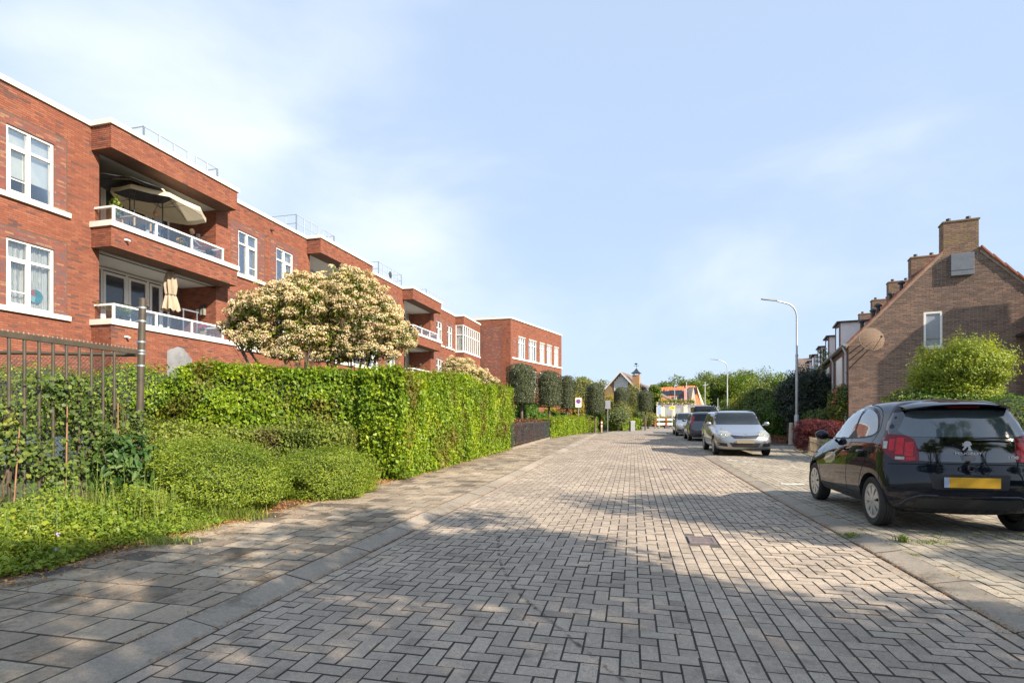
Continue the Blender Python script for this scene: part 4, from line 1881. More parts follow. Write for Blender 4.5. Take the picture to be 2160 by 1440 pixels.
# tail lamps wrap round the corner
for s in (1, -1):
    phi = math.pi - s * math.radians(38)
    hc = -math.sin(phi) * (-1.57 * k) + math.cos(phi) * s * .665
    outl = [(.165, 1.03), (.10, 1.085), (-.05, 1.075), (-.125, 1.03), (-.175, .91), (-.185, .80), (-.06, .775), (.03, .80), (.12, .87), (.165, .94)]
    outl = [(hc - s * h, z) for h, z in outl]
    lo = sk.panel('tail_light', rc(outl, .25), phi, M['lamp_dark'], body, off=.012, thick=.03, smooth=1, dense=.02, res=.03)
    for (h0, z0, h1, z1, mt, nm_) in [(.085, .90, .035, 1.03, 'lamp_red', 'light_segment'), (.022, .86, -.045, 1.045, 'lamp_red', 'light_segment'), (-.058, .845, -.130, 1.0, 'lamp_red', 'light_segment'), (.02, .805, -.06, .838, 'lamp_clear', 'reverse_light'), (-.07, .80, -.15, .835, 'lamp_red', 'light_segment'), (.145, .92, .10, 1.0, 'turn_clear', 'turn_signal')]:
        pl = [(hc - s * h0, z0), (hc - s * h1, z0), (hc - s * h1, z1), (hc - s * h0, z1)]
        if lo:
            sk.panel(nm_, rc(pl), phi, M['lamp_clear'] if 'clear' in mt else M[mt], lo, off=.0145, thick=.003, smooth=1, dense=.02, res=.025)
# bumper: gap under the tailgate, plate recess, plate, lower lip
sk.ribbon(rr([(-.72, .755), (-.4, .765), (0, .768), (.4, .765), (.72, .755)]), REAR, .010, M['seam'], body)
sk.panel('plate_recess', rr(rc([(-.38, .66), (.38, .66), (.35, .495), (-.35, .495)])), REAR, M['blackplastic'], body, off=.002, thick=.01, smooth=1)
pr = MB()
pr.box((-.004, -.26, -.055), (.004, .26, .055))
po = pr.build('number_plate', M['plate_yellow'], body, loc=(-1.718 * k, 0, .575))
pb_ = MB()
pb_.box((-.0045, .215, -.054), (.004, .262, .054))
pb_.build('plate_band', M['plate_blue'], po, loc=(-.0008, 0, 0))
lip = MB()
lip.smooth = 50
pts = []
for y_ in (-.64, -.56, -.46, -.25, 0, .25, .46, .56, .64):
    z_ = .42 if abs(y_) < .5 else (.38 if abs(y_) < .6 else .31)
    loc, nor = sk.hit(REAR, -y_, z_)
    pts.append(loc + Vector((-.004, 0, 0)))
lip.tube(pts, .012, 6)
lip.build('bumper_lip', M['paint_black'], body)
sk.panel('lower_valance', rr([(-.50, .39), (.50, .39), (.52, .28), (-.52, .28)]), REAR, M['blackplastic'], body, off=.006, smooth=0)
ex = MB()
ex.tube([(-1.46 * k, .40, .235), (-1.46 * k, -.10, .235), (-1.3 * k, -.2, .25)], .024, 10)
ex.build('exhaust_pipe', M['rust_pipe'], car)
ax = MB()
ax.box((-1.2 * k, -.62, .22), (-1.12 * k, .62, .30))
ax.box((-1.4 * k, -.6, .20), (1.5 * k, .6, .27))
ax.build('underbody', M['blackplastic'], car)
te = MB()
te.smooth = True
te.lathe([(.035, 0), (.03, -.008), (.018, -.006), (.015, .004)], 16, (0, 0, 0), axis='y')
te.build('tailgate_button', M['paint_black'], body, loc=(-1.70 * k, 0, .72), rz=-math.pi / 2)


def text_mesh(name, body_, size, mat, parent, loc, rot, extrude=.002, bold=False, align='CENTER'):
    cu_ = bpy.data.curves.new(name, 'FONT')
    cu_.body = body_
    cu_.size = size
    cu_.extrude = extrude
    cu_.align_x = align
    cu_.align_y = 'CENTER'
    if bold:
        cu_.offset = size * .012
    to = bpy.data.objects.new('t', cu_)
    COL.objects.link(to)
    dg = bpy.context.evaluated_depsgraph_get()
    dg.update()
    me = bpy.data.meshes.new_from_object(to.evaluated_get(dg))
    bpy.data.objects.remove(to)
    me.name = name
    me.materials.clear()
    me.materials.append(mat)
    o = link_mesh(name, me, parent)
    o.location = loc
    o.rotation_euler = rot
    return o


RT = (math.radians(88), 0, -math.pi / 2)
loc, _ = sk.hit(REAR, 0, .885)
text_mesh('maker_lettering', 'PEUGEOT', .044, M['badge'], body, (loc.x - .012, 0, .885), RT, bold=True).scale = (1.35, .8, 1)
loc, _ = sk.hit(REAR, .42, .845)
text_mesh('model_lettering', '108', .055, M['badge'], body, (loc.x - .013, -.42, .845), RT, bold=True).scale = (1.3, .8, 1)
# rampant lion badge as a small silhouette
lion = [(.00, -.06), (.012, -.02), (-.004, .0), (-.012, -.02), (-.035, -.055), (-.05, -.055), (-.032, -.02), (-.028, .01), (-.045, .0), (-.05, .012), (-.032, .025), (-.05, .03), (-.05, .042), (-.03, .042),
        (-.028, .058), (-.008, .072), (.018, .068), (.034, .05), (.03, .038), (.04, .03), (.036, .015), (.022, .012), (.03, -.01), (.03, -.03), (.045, -.052), (.04, -.06), (.022, -.058)]
lb_ = MB()
nL = len(lion)
tri = mgeo.tessellate_polygon([[Vector((a, b, 0)) for a, b in lion]])
loc, _ = sk.hit(REAR, 0, .96)
X0 = loc.x - .016
vs = [(X0 + (.0), -a, .965 + b * .78) for a, b in lion] + [(X0 + .007, -a, .965 + b * .78) for a, b in lion]
fs = [tuple(t) for t in tri] + [tuple(reversed([nL + q for q in t])) for t in tri] + [(i, (i + 1) % nL, nL + (i + 1) % nL, nL + i) for i in range(nL)]
lb_.add(vs, fs)
lb_.build('badge', M['badge'], body)
sk.panel('handle_recess', rr(rc([(-.075, .86), (.075, .86), (.06, .805), (-.06, .805)])), REAR, simple('grey_recess', (.10, .10, .11), .3), body, off=.009, thick=.004, smooth=1)
wp = MB()
wp.bar((X0 - .015, -.04, 1.045), (X0 + .01, -.50, 1.065), .018, .016)
wp.build('rear_wiper', M['blackplastic'], body)
sk.panel('windscreen', [(-.60, 1.02), (.60, 1.02), (.52, 1.38), (-.52, 1.38)], 0.0, M['car_glass'], body, smooth=1)
for s in (1, -1):
    phi = s * math.radians(35)
    sk.panel('headlight', [(-.12 + .42 * s, .78), (.14 + .42 * s, .80), (.16 + .42 * s, .64), (-.1 + .42 * s, .62)], phi, M['lamp_clear'], body, off=.006, smooth=1)
place_car(car, 5.30, 7.40, *HV)


# ---------------------------------------------------------------- other cars share one builder
def family_car(label, paintm, L, Wd, Hh, wb, kind, x, y, toward, plate, lampc='lamp_clear', group='cars parked along the right kerb', rails=False, opel=False, name='parked_car', cat='car'):
    root = empty(name, label=label, cat=cat, group=group)
    h2 = L / 2
    w = Wd / 2
    f = Hh / 1.5
    xr, xf = -h2, h2
    if kind == 'estate':
        roof_r, glass_r, cowl, roof_f = xr + .38, xr + .12, xf - 1.28, xf - 2.0
    elif kind == 'van':
        roof_r, glass_r, cowl, roof_f = xr + .12, xr + .05, xf - .75, xf - 1.4
    else:
        roof_r, glass_r, cowl, roof_f = xr + .48, xr + .20, xf - 1.12, xf - 1.8
    zb = (.96 if kind != 'van' else 1.15) * (f if kind != 'van' else 1)
    zn = (.80 if kind != 'van' else .98)
    rg = [
        ring(.20, .20, xr + .16, xf - .2, w - .12, .2, .3),
        ring(.26, .23, xr + .05, xf - .05, w - .05, .22, .36),
        ring(.40, .38, xr + .01, xf, w - .015, .26, .42, .02),
        ring(.56, .52, xr, xf, w, .28, .44, .02),
        ring(.68, .62, xr + .03, xf - .03, w, .28, .44, .02, taper=.98),
        ring(zb - .14, zn - .10, xr + .07, xf - .09, w - .005, .26, .46, .02, 1.0, .96),
        ring(zb - .02, zn - .02, xr + .10, xf - .22, w - .03, .24, .5, .02, 1.4, .92),
        ring(zb + .05, zb + .015, glass_r, cowl, w - .075, .22, .30, .03, 1.0, .96),
        ring(zb + .05 + (Hh - zb) * .42, zb + .04 + (Hh - zb) * .40, glass_r + (roof_r - glass_r) * .4, cowl + (roof_f - cowl) * .45, w - .135, .20, .24, .03),
        ring(Hh - .075, Hh - .08, roof_r - .04, roof_f + .12, w - .185, .2, .2, .04),
        ring(Hh - .02, Hh - .025, roof_r + .06, roof_f - .08, w - .27, .2, .2, .04),
        ring(Hh, Hh - .005, roof_r + .3, roof_f - .35, w - .55, .2, .2, .04),
    ]
    wr = .31
    wx0, wx1 = -wb / 2 + .02, wb / 2 + .02
    body, sk = car_body('body', rg, [(wx0, w - .26, w + .2, .365), (wx1, w - .26, w + .2, .365)], wr, paintm, root)
    for xx in (wx0, wx1):
        for sy in (1, -1):
            wheel(root, xx, sy * (w - .115), wr, .19, sy, 'five')
    zt = Hh - .115
    gb = zb + .055
    A = cowl + .02
    sideout = [(-(A - .16), gb), (-(roof_f + .02), zt - .02), (-(roof_f - .3), zt + .01), (-(roof_r + .35), zt - .0), (-(roof_r + .02), zt - .08), (-(glass_r + .26), gb + .04), (-(0), gb - .02)]
    so = sk.panel('side_window', sideout, LEFT, M['car_glass'], body, mirror=True, smooth=1)
    mid = (roof_f + roof_r) / 2 + .1
    for xx in ([mid + .02, roof_r + .75] if kind != 'van' else [mid]):
        sk.ribbon([(-xx, gb - .01), (-xx - .02, zt + .01)], LEFT, .07, paintm if kind != 'estate' else M['blackplastic'], body, name='window_pillar', off=.006, mirror=True)
    for xx in (A - .1, mid, roof_r + .8):
        sk.ribbon([(-xx, .30), (-xx, gb - .04)], LEFT, .009, M['seam'], body, mirror=True)
    sk.ribbon([(-(A - .12), .30), (-(roof_r + .8), .30)], LEFT, .012, M['seam'], body, mirror=True)
    sk.panel('windscreen', rc([(-(w - .12), zb + .05), (w - .12, zb + .05), (w - .245, Hh - .075), (-(w - .245), Hh - .075)], .1), 0.0, M['car_glass'], body, smooth=1)
    sk.panel('rear_window', rc([(-(w - .18), zb + .07), (w - .18, zb + .07), (w - .27, Hh - .11), (-(w - .27), Hh - .11)], .12), REAR, M['car_glass'], body, smooth=1)
    mirror_pair(root, A - .22, zb + .08, w - .04, paintm)
    ub = MB()
    ub.box((xr + .25, -w + .25, .19), (xf - .3, w - .25, .27))
    ub.build('underbody', M['blackplastic'], root)
    # front
    for s in (1, -1):
        phi = s * math.radians(28)
        hc = math.cos(phi) * s * (w - .25) - math.sin(phi) * (xf - .25)
        ho = sk.panel('headlight', rc([(hc - s * .27, .66), (hc - s * .02, .585), (hc + s * .21, .68), (hc + s * .22, .83), (hc + s * .02, .82), (hc - s * .22, .74)], .25), phi, M[lampc], body, off=.008, smooth=1, dense=.03)
        if ho and toward:
            for dd in (-.08, .06):
                loc, nor = sk.hit(phi, hc + s * dd, .69)
                if loc:
                    q = MB()
                    q.smooth = True
                    q.ball(loc - nor * .012, .042, 12, 8)
                    q.build('lamp_bulb', M['chrome'], ho)
        sk.panel('fog_grille', rc([(s * (w - .36), .42), (s * (w - .08), .45), (s * (w - .10), .34), (s * (w - .38), .31)]), 0.0, M['blackplastic'], body, off=.004, smooth=1)
    sk.panel('grille', rc([(-.45, .69), (.45, .69), (.33, .575), (-.33, .575)]), 0.0, M['blackplastic'], body, off=.004, smooth=1)
    sk.panel('lower_grille', rc([(-.48, .44), (.48, .44), (.38, .30), (-.38, .30)]), 0.0, M['blackplastic'], body, off=.004, smooth=1)
    if opel:
        sk.ribbon([(-.43, .70), (-.2, .678), (0, .672), (.2, .678), (.43, .70)], 0.0, .03, M['chrome'], body, name='chrome_bar', off=.012)
        bq = MB()
        bq.smooth = 40
        loc, nor = sk.hit(0.0, 0, .655)
        R_ = .062
        bq.tube([(loc.x + .018, R_ * math.cos(t * math.pi / 12), .655 + R_ * math.sin(t * math.pi / 12)) for t in range(25)], .009, 6, cap=False)
        bq.add([(loc.x + .02, -.085, .653), (loc.x + .02, .0, .647), (loc.x + .02, -.02, .662), (loc.x + .02, .085, .66), (loc.x + .02, 0, .668), (loc.x + .02, .02, .65)], [(0, 1, 4), (1, 3, 4), (0, 4, 1), (1, 4, 3)])
        bq.build('badge', M['chrome'], body)
    loc, _ = sk.hit(0.0, 0, .46)
    pl = MB()
    pl.box((0, -.26, -.055), (.012, .26, .055))
    pl.build('front_number_plate', plate if toward else M['plate_yellow'], body, loc=(loc.x + .012, 0, .485))
    loc, _ = sk.hit(REAR, 0, .62)
    pl = MB()
    pl.box((-.012, -.26, -.055), (0, .26, .055))
    po = pl.build('rear_number_plate', M['plate_yellow'], body, loc=(loc.x - .012, 0, .60))
    pl = MB()
    pl.box((-.013, .215, -.054), (0, .261, .054))
    pl.build('plate_band', M['plate_blue'], po, loc=(-.001, 0, 0))
    for s in (1, -1):
        phi = math.pi - s * math.radians(35)
        hc = -math.sin(phi) * (xr + .15) + math.cos(phi) * s * (w - .12)
        if kind == 'hatch':
            oo_ = [(hc - .05, zb - .10), (hc + .05, zb - .10), (hc + .04, Hh - .18), (hc - .035, Hh - .18)]
        else:
            oo_ = [(hc - .10, .66), (hc + .10, .66), (hc + .08, zb + .0), (hc - .09, zb + .0)]
        sk.panel('tail_light', oo_, phi, M['lamp_red'], body, off=.007, smooth=1, dense=.03)
    sk.ribbon([(-(w - .2), .53), (0, .53), (w - .2, .53)], REAR, .01, M['seam'], body)
    sk.panel('rear_bumper_trim', [(-(w - .3), .36), (w - .3, .36), (w - .34, .27), (-(w - .34), .27)], REAR, M['blackplastic'], body, off=.004, smooth=1)
    sk.ribbon([(-(w - .22), zn - .01), (-(w - .3), zb - .05)], 0.0, .008, M['seam'], body)
    if rails:
        for s in (1, -1):
            q = MB()
            q.smooth = True
            q.tube([(roof_r + .1, s * (w - .33), Hh - .04), (roof_r + .2, s * (w - .33), Hh + .012), (roof_f - .3, s * (w - .34), Hh + .012), (roof_f - .12, s * (w - .34), Hh - .045)], .016, 8)
            q.build('roof_rail', M['blackplastic'], body)
    an = MB()
    an.tube([(roof_r + .25, 0, Hh - .02), (roof_r + .1, 0, Hh + .12)], .005, 5)
    an.build('aerial', M['blackplastic'], body)
    s = -1 if toward else 1
    place_car(root, x, y, s * HV[0], s * HV[1])
    if toward:
        root.rotation_euler[1] *= -1
    return root


est = family_car('silver estate car with black roof rails facing the camera, its wheels over the kerb', M['paint_silver'], 4.55, 1.80, 1.50, 2.75, 'estate', 8.02, 19.75, True, M['plate_beige'], rails=True, opel=True)
# a charm hanging behind the windscreen, seen as a small pale shape
hat = family_car('dark grey hatchback with tall red tail lamps, behind the silver estate car', M['paint_grey'], 3.95, 1.69, 1.50, 2.5, 'hatch', 10.30, 29.6, False, M['plate_yellow'])
sil2 = family_car('light silver car facing the camera, half hidden by the dark grey hatchback', M['paint_silver'], 4.1, 1.72, 1.52, 2.5, 'hatch', 11.75, 36.6, True, M['plate_beige'])
van = family_car('tall black van with a wide rear window, farthest in the parked row', M['paint_van'], 4.9, 1.95, 2.02, 3.0, 'van', 14.55, 41.8, False, M['plate_yellow'], name='parked_van', cat='van')
# ================================================================== foliage tools
def unit(a):
    return a / np.maximum(np.linalg.norm(a, axis=1, keepdims=True), 1e-9)


def leaves(P, N, size, aspect=0.6, jit=0.5, dirv=None, dj=0.6, fold=0.25, rng=RNG, svar=0.3, tones=None, shape='leaf'):
    """P points, N facing; returns verts, faces (triangles), tones. Each leaf is a folded blade of four triangles' worth of outline"""
    n = len(P)
    N = unit(N + rng.normal(0, jit, (n, 3)))
    if dirv is None:
        D = rng.normal(0, 1, (n, 3))
    else:
        D = np.broadcast_to(dirv, (n, 3)) + rng.normal(0, dj, (n, 3))
    D = unit(D - N * np.sum(D * N, axis=1, keepdims=True))
    Bv = np.cross(N, D)
    s = (size * (1 + rng.uniform(-svar, svar, n)))[:, None]
    a = s * aspect / 2
    if shape == 'leaf':
        base = P - D * s * .5
        tip = P + D * s * .5 - N * s * .08
        l = P + Bv * a - D * s * .06 - N * (-fold) * a
        r = P - Bv * a - D * s * .06 - N * (-fold) * a
        V = np.stack([base, r, tip, l], axis=1).reshape(-1, 3)
        i = np.arange(n)[:, None] * 4
        F = np.concatenate([np.concatenate([i, i + 1, i + 2], 1), np.concatenate([i, i + 2, i + 3], 1)], 1).reshape(-1, 3)
        T = rng.random(n) if tones is None else tones
        return V, F, np.repeat(T, 2)
    # lobed leaf: five-pointed outline in three triangles
    base = P - D * s * .35
    tip = P + D * s * .55 - N * s * .1
    l = P + Bv * a * 1.15 + D * s * .12 + N * fold * a
    r = P - Bv * a * 1.15 + D * s * .12 + N * fold * a
    l2 = P + Bv * a * .9 - D * s * .42
    r2 = P - Bv * a * .9 - D * s * .42
    V = np.stack([base, r2, r, tip, l, l2], axis=1).reshape(-1, 3)
    i = np.arange(n)[:, None] * 6
    F = np.concatenate([np.concatenate([i, i + 1, i + 2], 1), np.concatenate([i, i + 2, i + 3], 1), np.concatenate([i, i + 3, i + 4], 1), np.concatenate([i, i + 4, i + 5], 1)], 1).reshape(-1, 3)
    T = rng.random(n) if tones is None else tones
    return V, F, np.repeat(T, 4)


class Leaf:
    def __init__(s):
        s.V, s.F, s.T, s.n = [], [], [], 0

    def add(s, V, F, T):
        s.V.append(V)
        s.F.append(F + s.n)
        s.T.append(T)
        s.n += len(V)

    def build(s, name, mat, parent=None, **kw):
        me = np_mesh(name, np.concatenate(s.V), np.concatenate(s.F), mat, np.concatenate(s.T))
        o = link_mesh(name, me, parent)
        return tag(o, **kw)


def vnoise(P, sc, seed=0.0):
    """cheap smooth noise for many points"""
    x, y, z = P[:, 0] * sc + seed, P[:, 1] * sc + seed * 1.7, P[:, 2] * sc - seed
    return (np.sin(x * 1.0 + 1.3 * np.sin(y * 1.7 + z)) + np.sin(y * 1.3 + 1.1 * np.sin(z * 1.9 + x * .7)) + np.sin(z * 1.6 + 1.2 * np.sin(x * 1.4 - y))) / 3.0


def blob_points(n, c, r, rng=RNG, shell=0.55, lump=0.18, ls=1.6, seed=0.0, zcut=None):
    """points through an uneven ellipsoid, denser towards its skin"""
    d = unit(rng.normal(0, 1, (n, 3)))
    rad = shell + (1 - shell) * rng.random(n) ** 0.6
    r = np.array(r, float)
    Pn = d * r
    k = 1 + lump * vnoise(d * 3.0, ls, seed) + lump * .5 * vnoise(d * 7.0, ls, seed + 3)
    P = Pn * (rad * k)[:, None] + np.array(c, float)
    N = unit(d / r)
    if zcut is not None:
        m = P[:, 2] > zcut
        P, N = P[m], N[m]
    return P, N


def tree_limbs(mb, base, top, r0, crown_c, crown_r, nl=9, rng=random):
    """trunk and limbs reaching into the crown"""
    base, top = Vector(base), Vector(top)
    pts, rs = [], []
    for i in range(7):
        t = i / 6
        p = base.lerp(top, t) + Vector((rng.uniform(-1, 1), rng.uniform(-1, 1), 0)) * r0 * .5 * (0 if i == 0 else 1)
        pts.append(p)
        rs.append(r0 * (1.25 if i == 0 else 1 - .6 * t))
    mb.tube(pts, rs, 9)
    cc = Vector(crown_c)
    for k in range(nl):
        a = 2 * math.pi * (k + rng.random() * .6) / nl
        t = rng.uniform(.35, .98)
        s = base.lerp(top, t)
        e = cc + Vector((math.cos(a) * crown_r[0], math.sin(a) * crown_r[1], rng.uniform(-.5, .9) * crown_r[2])) * rng.uniform(.6, .95)
        m1 = s.lerp(e, .35) + Vector((0, 0, (e - s).length * .10))
        m2 = s.lerp(e, .7) + Vector((0, 0, (e - s).length * .08))
        r = r0 * rng.uniform(.25, .42)
        mb.tube([s, m1, m2, e], [r, r * .7, r * .42, r * .12], 6)
        for _ in range(3):
            q = m2 + Vector((rng.uniform(-1, 1), rng.uniform(-1, 1), rng.uniform(-.2, 1))) * (e - s).length * .4
            mb.tube([m1.lerp(m2, rng.random()), q], [r * .3, r * .06], 4)


G = {}
G['beech'] = leafmat('hornbeam_leaves', [(0.0, (0.0509, 0.1016, 0.0078)), (0.35, (0.127, 0.2214, 0.0117)), (0.7, (0.2542, 0.3527, 0.0175)), (1.0, (0.4357, 0.4757, 0.0293))], 0.36, brown=((0.17, 0.105, 0.035), .60))
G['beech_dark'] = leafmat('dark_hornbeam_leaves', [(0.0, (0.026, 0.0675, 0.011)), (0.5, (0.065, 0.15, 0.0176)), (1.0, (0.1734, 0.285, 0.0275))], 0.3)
G['privet'] = leafmat('small_leaf_hedge', [(0.0, (0.056, 0.0825, 0.018)), (0.4, (0.136, 0.1875, 0.0264)), (0.75, (0.272, 0.3225, 0.042)), (1.0, (0.192, 0.1125, 0.06))], 0.3, brown=((0.15, 0.10, 0.05), .58))
G['lonicera'] = leafmat('shrub_honeysuckle_leaves', [(0.0, (0.0524, 0.0925, 0.012)), (0.4, (0.1405, 0.2103, 0.0192)), (0.8, (0.2997, 0.3618, 0.0336)), (1.0, (0.4683, 0.4881, 0.072))], 0.34, rough=0.42, spec=0.3)
G['ivy'] = leafmat('ivy_leaves', [(0.0, (0.0402, 0.0717, 0.0207)), (0.45, (0.087, 0.1379, 0.033)), (0.8, (0.1741, 0.2206, 0.0424)), (1.0, (0.2812, 0.2867, 0.0564))], 0.25, rough=0.5, spec=0.25)
G['weed'] = leafmat('nettle_and_weed_leaves', [(0.0, (0.0651, 0.1272, 0.0149)), (0.5, (0.1627, 0.2434, 0.0218)), (0.85, (0.2865, 0.343, 0.0347)), (1.0, (0.4297, 0.3983, 0.0594))], 0.38)
G['grass'] = leafmat('grass_blades', [(0.0, (0.072, 0.14, 0.022)), (0.6, (0.192, 0.266, 0.0385)), (1.0, (0.448, 0.42, 0.121))], 0.32)
G['oak'] = leafmat('holm_oak_leaves', [(0.0, (0.0234, 0.035, 0.0168)), (0.5, (0.0585, 0.075, 0.0312)), (0.85, (0.1235, 0.1313, 0.06)), (1.0, (0.26, 0.2125, 0.144))], 0.12, rough=0.45, spec=0.35)
G['tree'] = leafmat('spring_tree_leaves', [(0.0, (0.056, 0.105, 0.0154)), (0.5, (0.136, 0.203, 0.0242)), (1.0, (0.288, 0.315, 0.0495))], 0.38)
G['tree2'] = leafmat('grey_green_tree_leaves', [(0.0, (0.0825, 0.119, 0.042)), (0.5, (0.165, 0.217, 0.072)), (1.0, (0.3, 0.336, 0.12))], 0.38)
G['olive'] = leafmat('olive_spring_leaves', [(0.0, (0.091, 0.1105, 0.022)), (0.5, (0.195, 0.2015, 0.033)), (1.0, (0.351, 0.312, 0.066))], 0.35)
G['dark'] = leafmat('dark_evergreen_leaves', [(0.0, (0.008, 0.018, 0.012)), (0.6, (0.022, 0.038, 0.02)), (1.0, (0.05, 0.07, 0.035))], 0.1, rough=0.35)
G['yellow'] = leafmat('yellow_leaves', [(0.0, (0.22, 0.19, 0.02)), (0.6, (0.42, 0.33, 0.02)), (1.0, (0.55, 0.42, 0.04))], 0.35)
G['golden'] = leafmat('golden_green_conifer', [(0.0, (0.0591, 0.0973, 0.0125)), (0.4, (0.1575, 0.2203, 0.0188)), (0.8, (0.3412, 0.4018, 0.0314)), (1.0, (0.4987, 0.5184, 0.0522))], 0.3)
G['red'] = leafmat('dark_red_maple_leaves', [(0.0, (0.0558, 0.0112, 0.0176)), (0.5, (0.1364, 0.028, 0.036)), (1.0, (0.2604, 0.08, 0.072))], 0.35)
G['copper'] = leafmat('copper_beech_leaves', [(0.0, (0.14, 0.06, 0.03)), (0.5, (0.30, 0.13, 0.05)), (1.0, (0.42, 0.22, 0.08))], 0.3)
G['photinia'] = leafmat('photinia_leaves', [(0.0, (0.04, 0.07, 0.012)), (0.5, (0.10, 0.14, 0.018)), (0.85, (0.25, 0.24, 0.03)), (1.0, (0.38, 0.20, 0.04))], 0.3, rough=0.35)
G['blossom'] = leafmat('cream_blossom', [(0.0, (0.473, 0.3329, 0.1985)), (0.4, (0.653, 0.5104, 0.3176)), (0.8, (0.8108, 0.688, 0.4466)), (1.0, (0.8783, 0.7769, 0.5459))], 0.25, rough=0.8, spec=0.1)
G['dryleaf'] = leafmat('fallen_dry_leaves', [(0.0, (0.16, 0.06, 0.025)), (0.5, (0.36, 0.17, 0.06)), (1.0, (0.52, 0.36, 0.12))], 0.1, rough=0.8)


def hedge(name, label, path, h, th, mat, size, dens, jitd=0.07, group=None, cat='hedge', z0=0.05, core=True, lumpa=0.08, aspect=0.62, top_fn=None, dirv=(0, 0, -1), rough_top=0.0, shape='leaf', ends=True, bald=0.0, kind=None):
    """clipped hedge: path of world points along its front foot; it grows to the left of the path's direction"""
    root = empty(name, label=label, cat=cat, group=group)
    L = Leaf()
    cm_ = MB()
    pts = [np.array(p[:2], float) for p in path]
    for k in range(len(pts) - 1):
        a, b = pts[k], pts[k + 1]
        ln = np.linalg.norm(b - a)
        d = (b - a) / ln
        nl = np.array([-d[1], d[0]])
        faces = [('front', ln * h, -nl), ('back', ln * h, nl), ('top', ln * th, None)]
        if ends and k == 0:
            faces.append(('start', th * h, -d))
        if ends and k == len(pts) - 2:
            faces.append(('end', th * h, d))
        for nm_, area, nrm in faces:
            dd = dens * (.35 if nm_ == 'back' else 1)
            n = int(area * dd * 1.15)
            if n < 5:
                continue
            s, t = RNG.random(n), RNG.random(n)
            if nm_ in ('front', 'back'):
                xy = a + np.outer(s * ln, d) + (nl * th if nm_ == 'back' else 0)
                z = t * h
            elif nm_ == 'top':
                xy = a + np.outer(s * ln, d) + np.outer(t * th, nl)
                z = np.full(n, h)
            else:
                xy = (a if nm_ == 'start' else b) + np.outer(s * th, nl)
                z = t * h
            hh = np.ones(n)
            u_here = (s * ln + (0 if nm_ not in ('end',) else ln)) if nm_ not in ('start', 'end') else (np.zeros(n) if nm_ == 'start' else np.full(n, ln))
            if top_fn:
                hh = top_fn(xy)
            P = np.column_stack([xy, z * hh])
            N = np.zeros((n, 3))
            if nrm is None:
                N[:, 2] = 1
            else:
                N[:, :2] = nrm
                N[:, 2] = .25
            lump = lumpa * vnoise(P, 2.1, 1.0) + lumpa * .6 * vnoise(P, 5.5, 4.0)
            off = lump - RNG.random(n) ** 1.3 * jitd * 3.0 + RNG.random(n) * .02
            if rough_top and nm_ == 'top':
                off = off + (RNG.random(n) ** 4) * rough_top
            if nm_ != 'top':
                # round the shoulders
                e = np.clip((P[:, 2] / (h * hh) - .9) / .1, 0, 1)
                off = off - e ** 2 * .08
            else:
                dist = np.minimum(t, 1 - t) * th
                P[:, 2] -= np.clip(.12 - dist, 0, 1) ** 2 * 6
            if bald:
                m = vnoise(P, 1.2, 9.0) + RNG.normal(0, .25, n) > -1 + bald * 1.3
                P, N, off = P[m], N[m], off[m]
                n = len(P)
            P = P + N * off[:, None]
            P[:, 2] += np.array([gz(y) for y in P[:, 1]]) + z0
            P[:, 2] = np.maximum(P[:, 2], z0 + .01)
            V, F, T = leaves(P, N, size, aspect, .6, dirv=np.array(dirv), dj=.7, shape=shape, svar=.45)
            L.add(V, F, T)
            m = RNG.random(n) < .035
            for q in range(1, 5):      # shoots that escaped the shears
                L.add(*leaves(P[m] + (N[m] * .6 + np.array([0, 0, .5]) + RNG.normal(0, .18, (m.sum(), 3))) * (q * size * .42), N[m] + np.array([0, 0, .6]), size * .8, aspect, .7, tones=np.clip(.55 + .45 * RNG.random(m.sum()), 0, 1)))
        if core:
            i = .12
            m = max(1, int(ln / 1.2))
            for q in range(m):
                aa, bb = a + d * ln * q / m, a + d * ln * (q + 1) / m
                hc = float(np.min(top_fn(np.array([aa, bb, (aa + bb) / 2]))) if top_fn else 1) * h - i
                z = gz((aa[1] + bb[1]) / 2)
                if q == 0:
                    aa = aa + d * i
                if q == m - 1:
                    bb = bb - d * i
                cs_ = [aa + nl * i, bb + nl * i, bb + nl * (th - i), aa + nl * (th - i)]
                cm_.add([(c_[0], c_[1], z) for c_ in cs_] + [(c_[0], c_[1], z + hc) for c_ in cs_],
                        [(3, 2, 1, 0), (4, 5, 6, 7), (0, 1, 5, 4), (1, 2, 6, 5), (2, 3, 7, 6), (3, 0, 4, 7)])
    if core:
        cm_.build('branches', M['core'], root)  # solid core boxes, coloured dark as the shade inside the hedge
    L.build('foliage', mat, root)
    return root


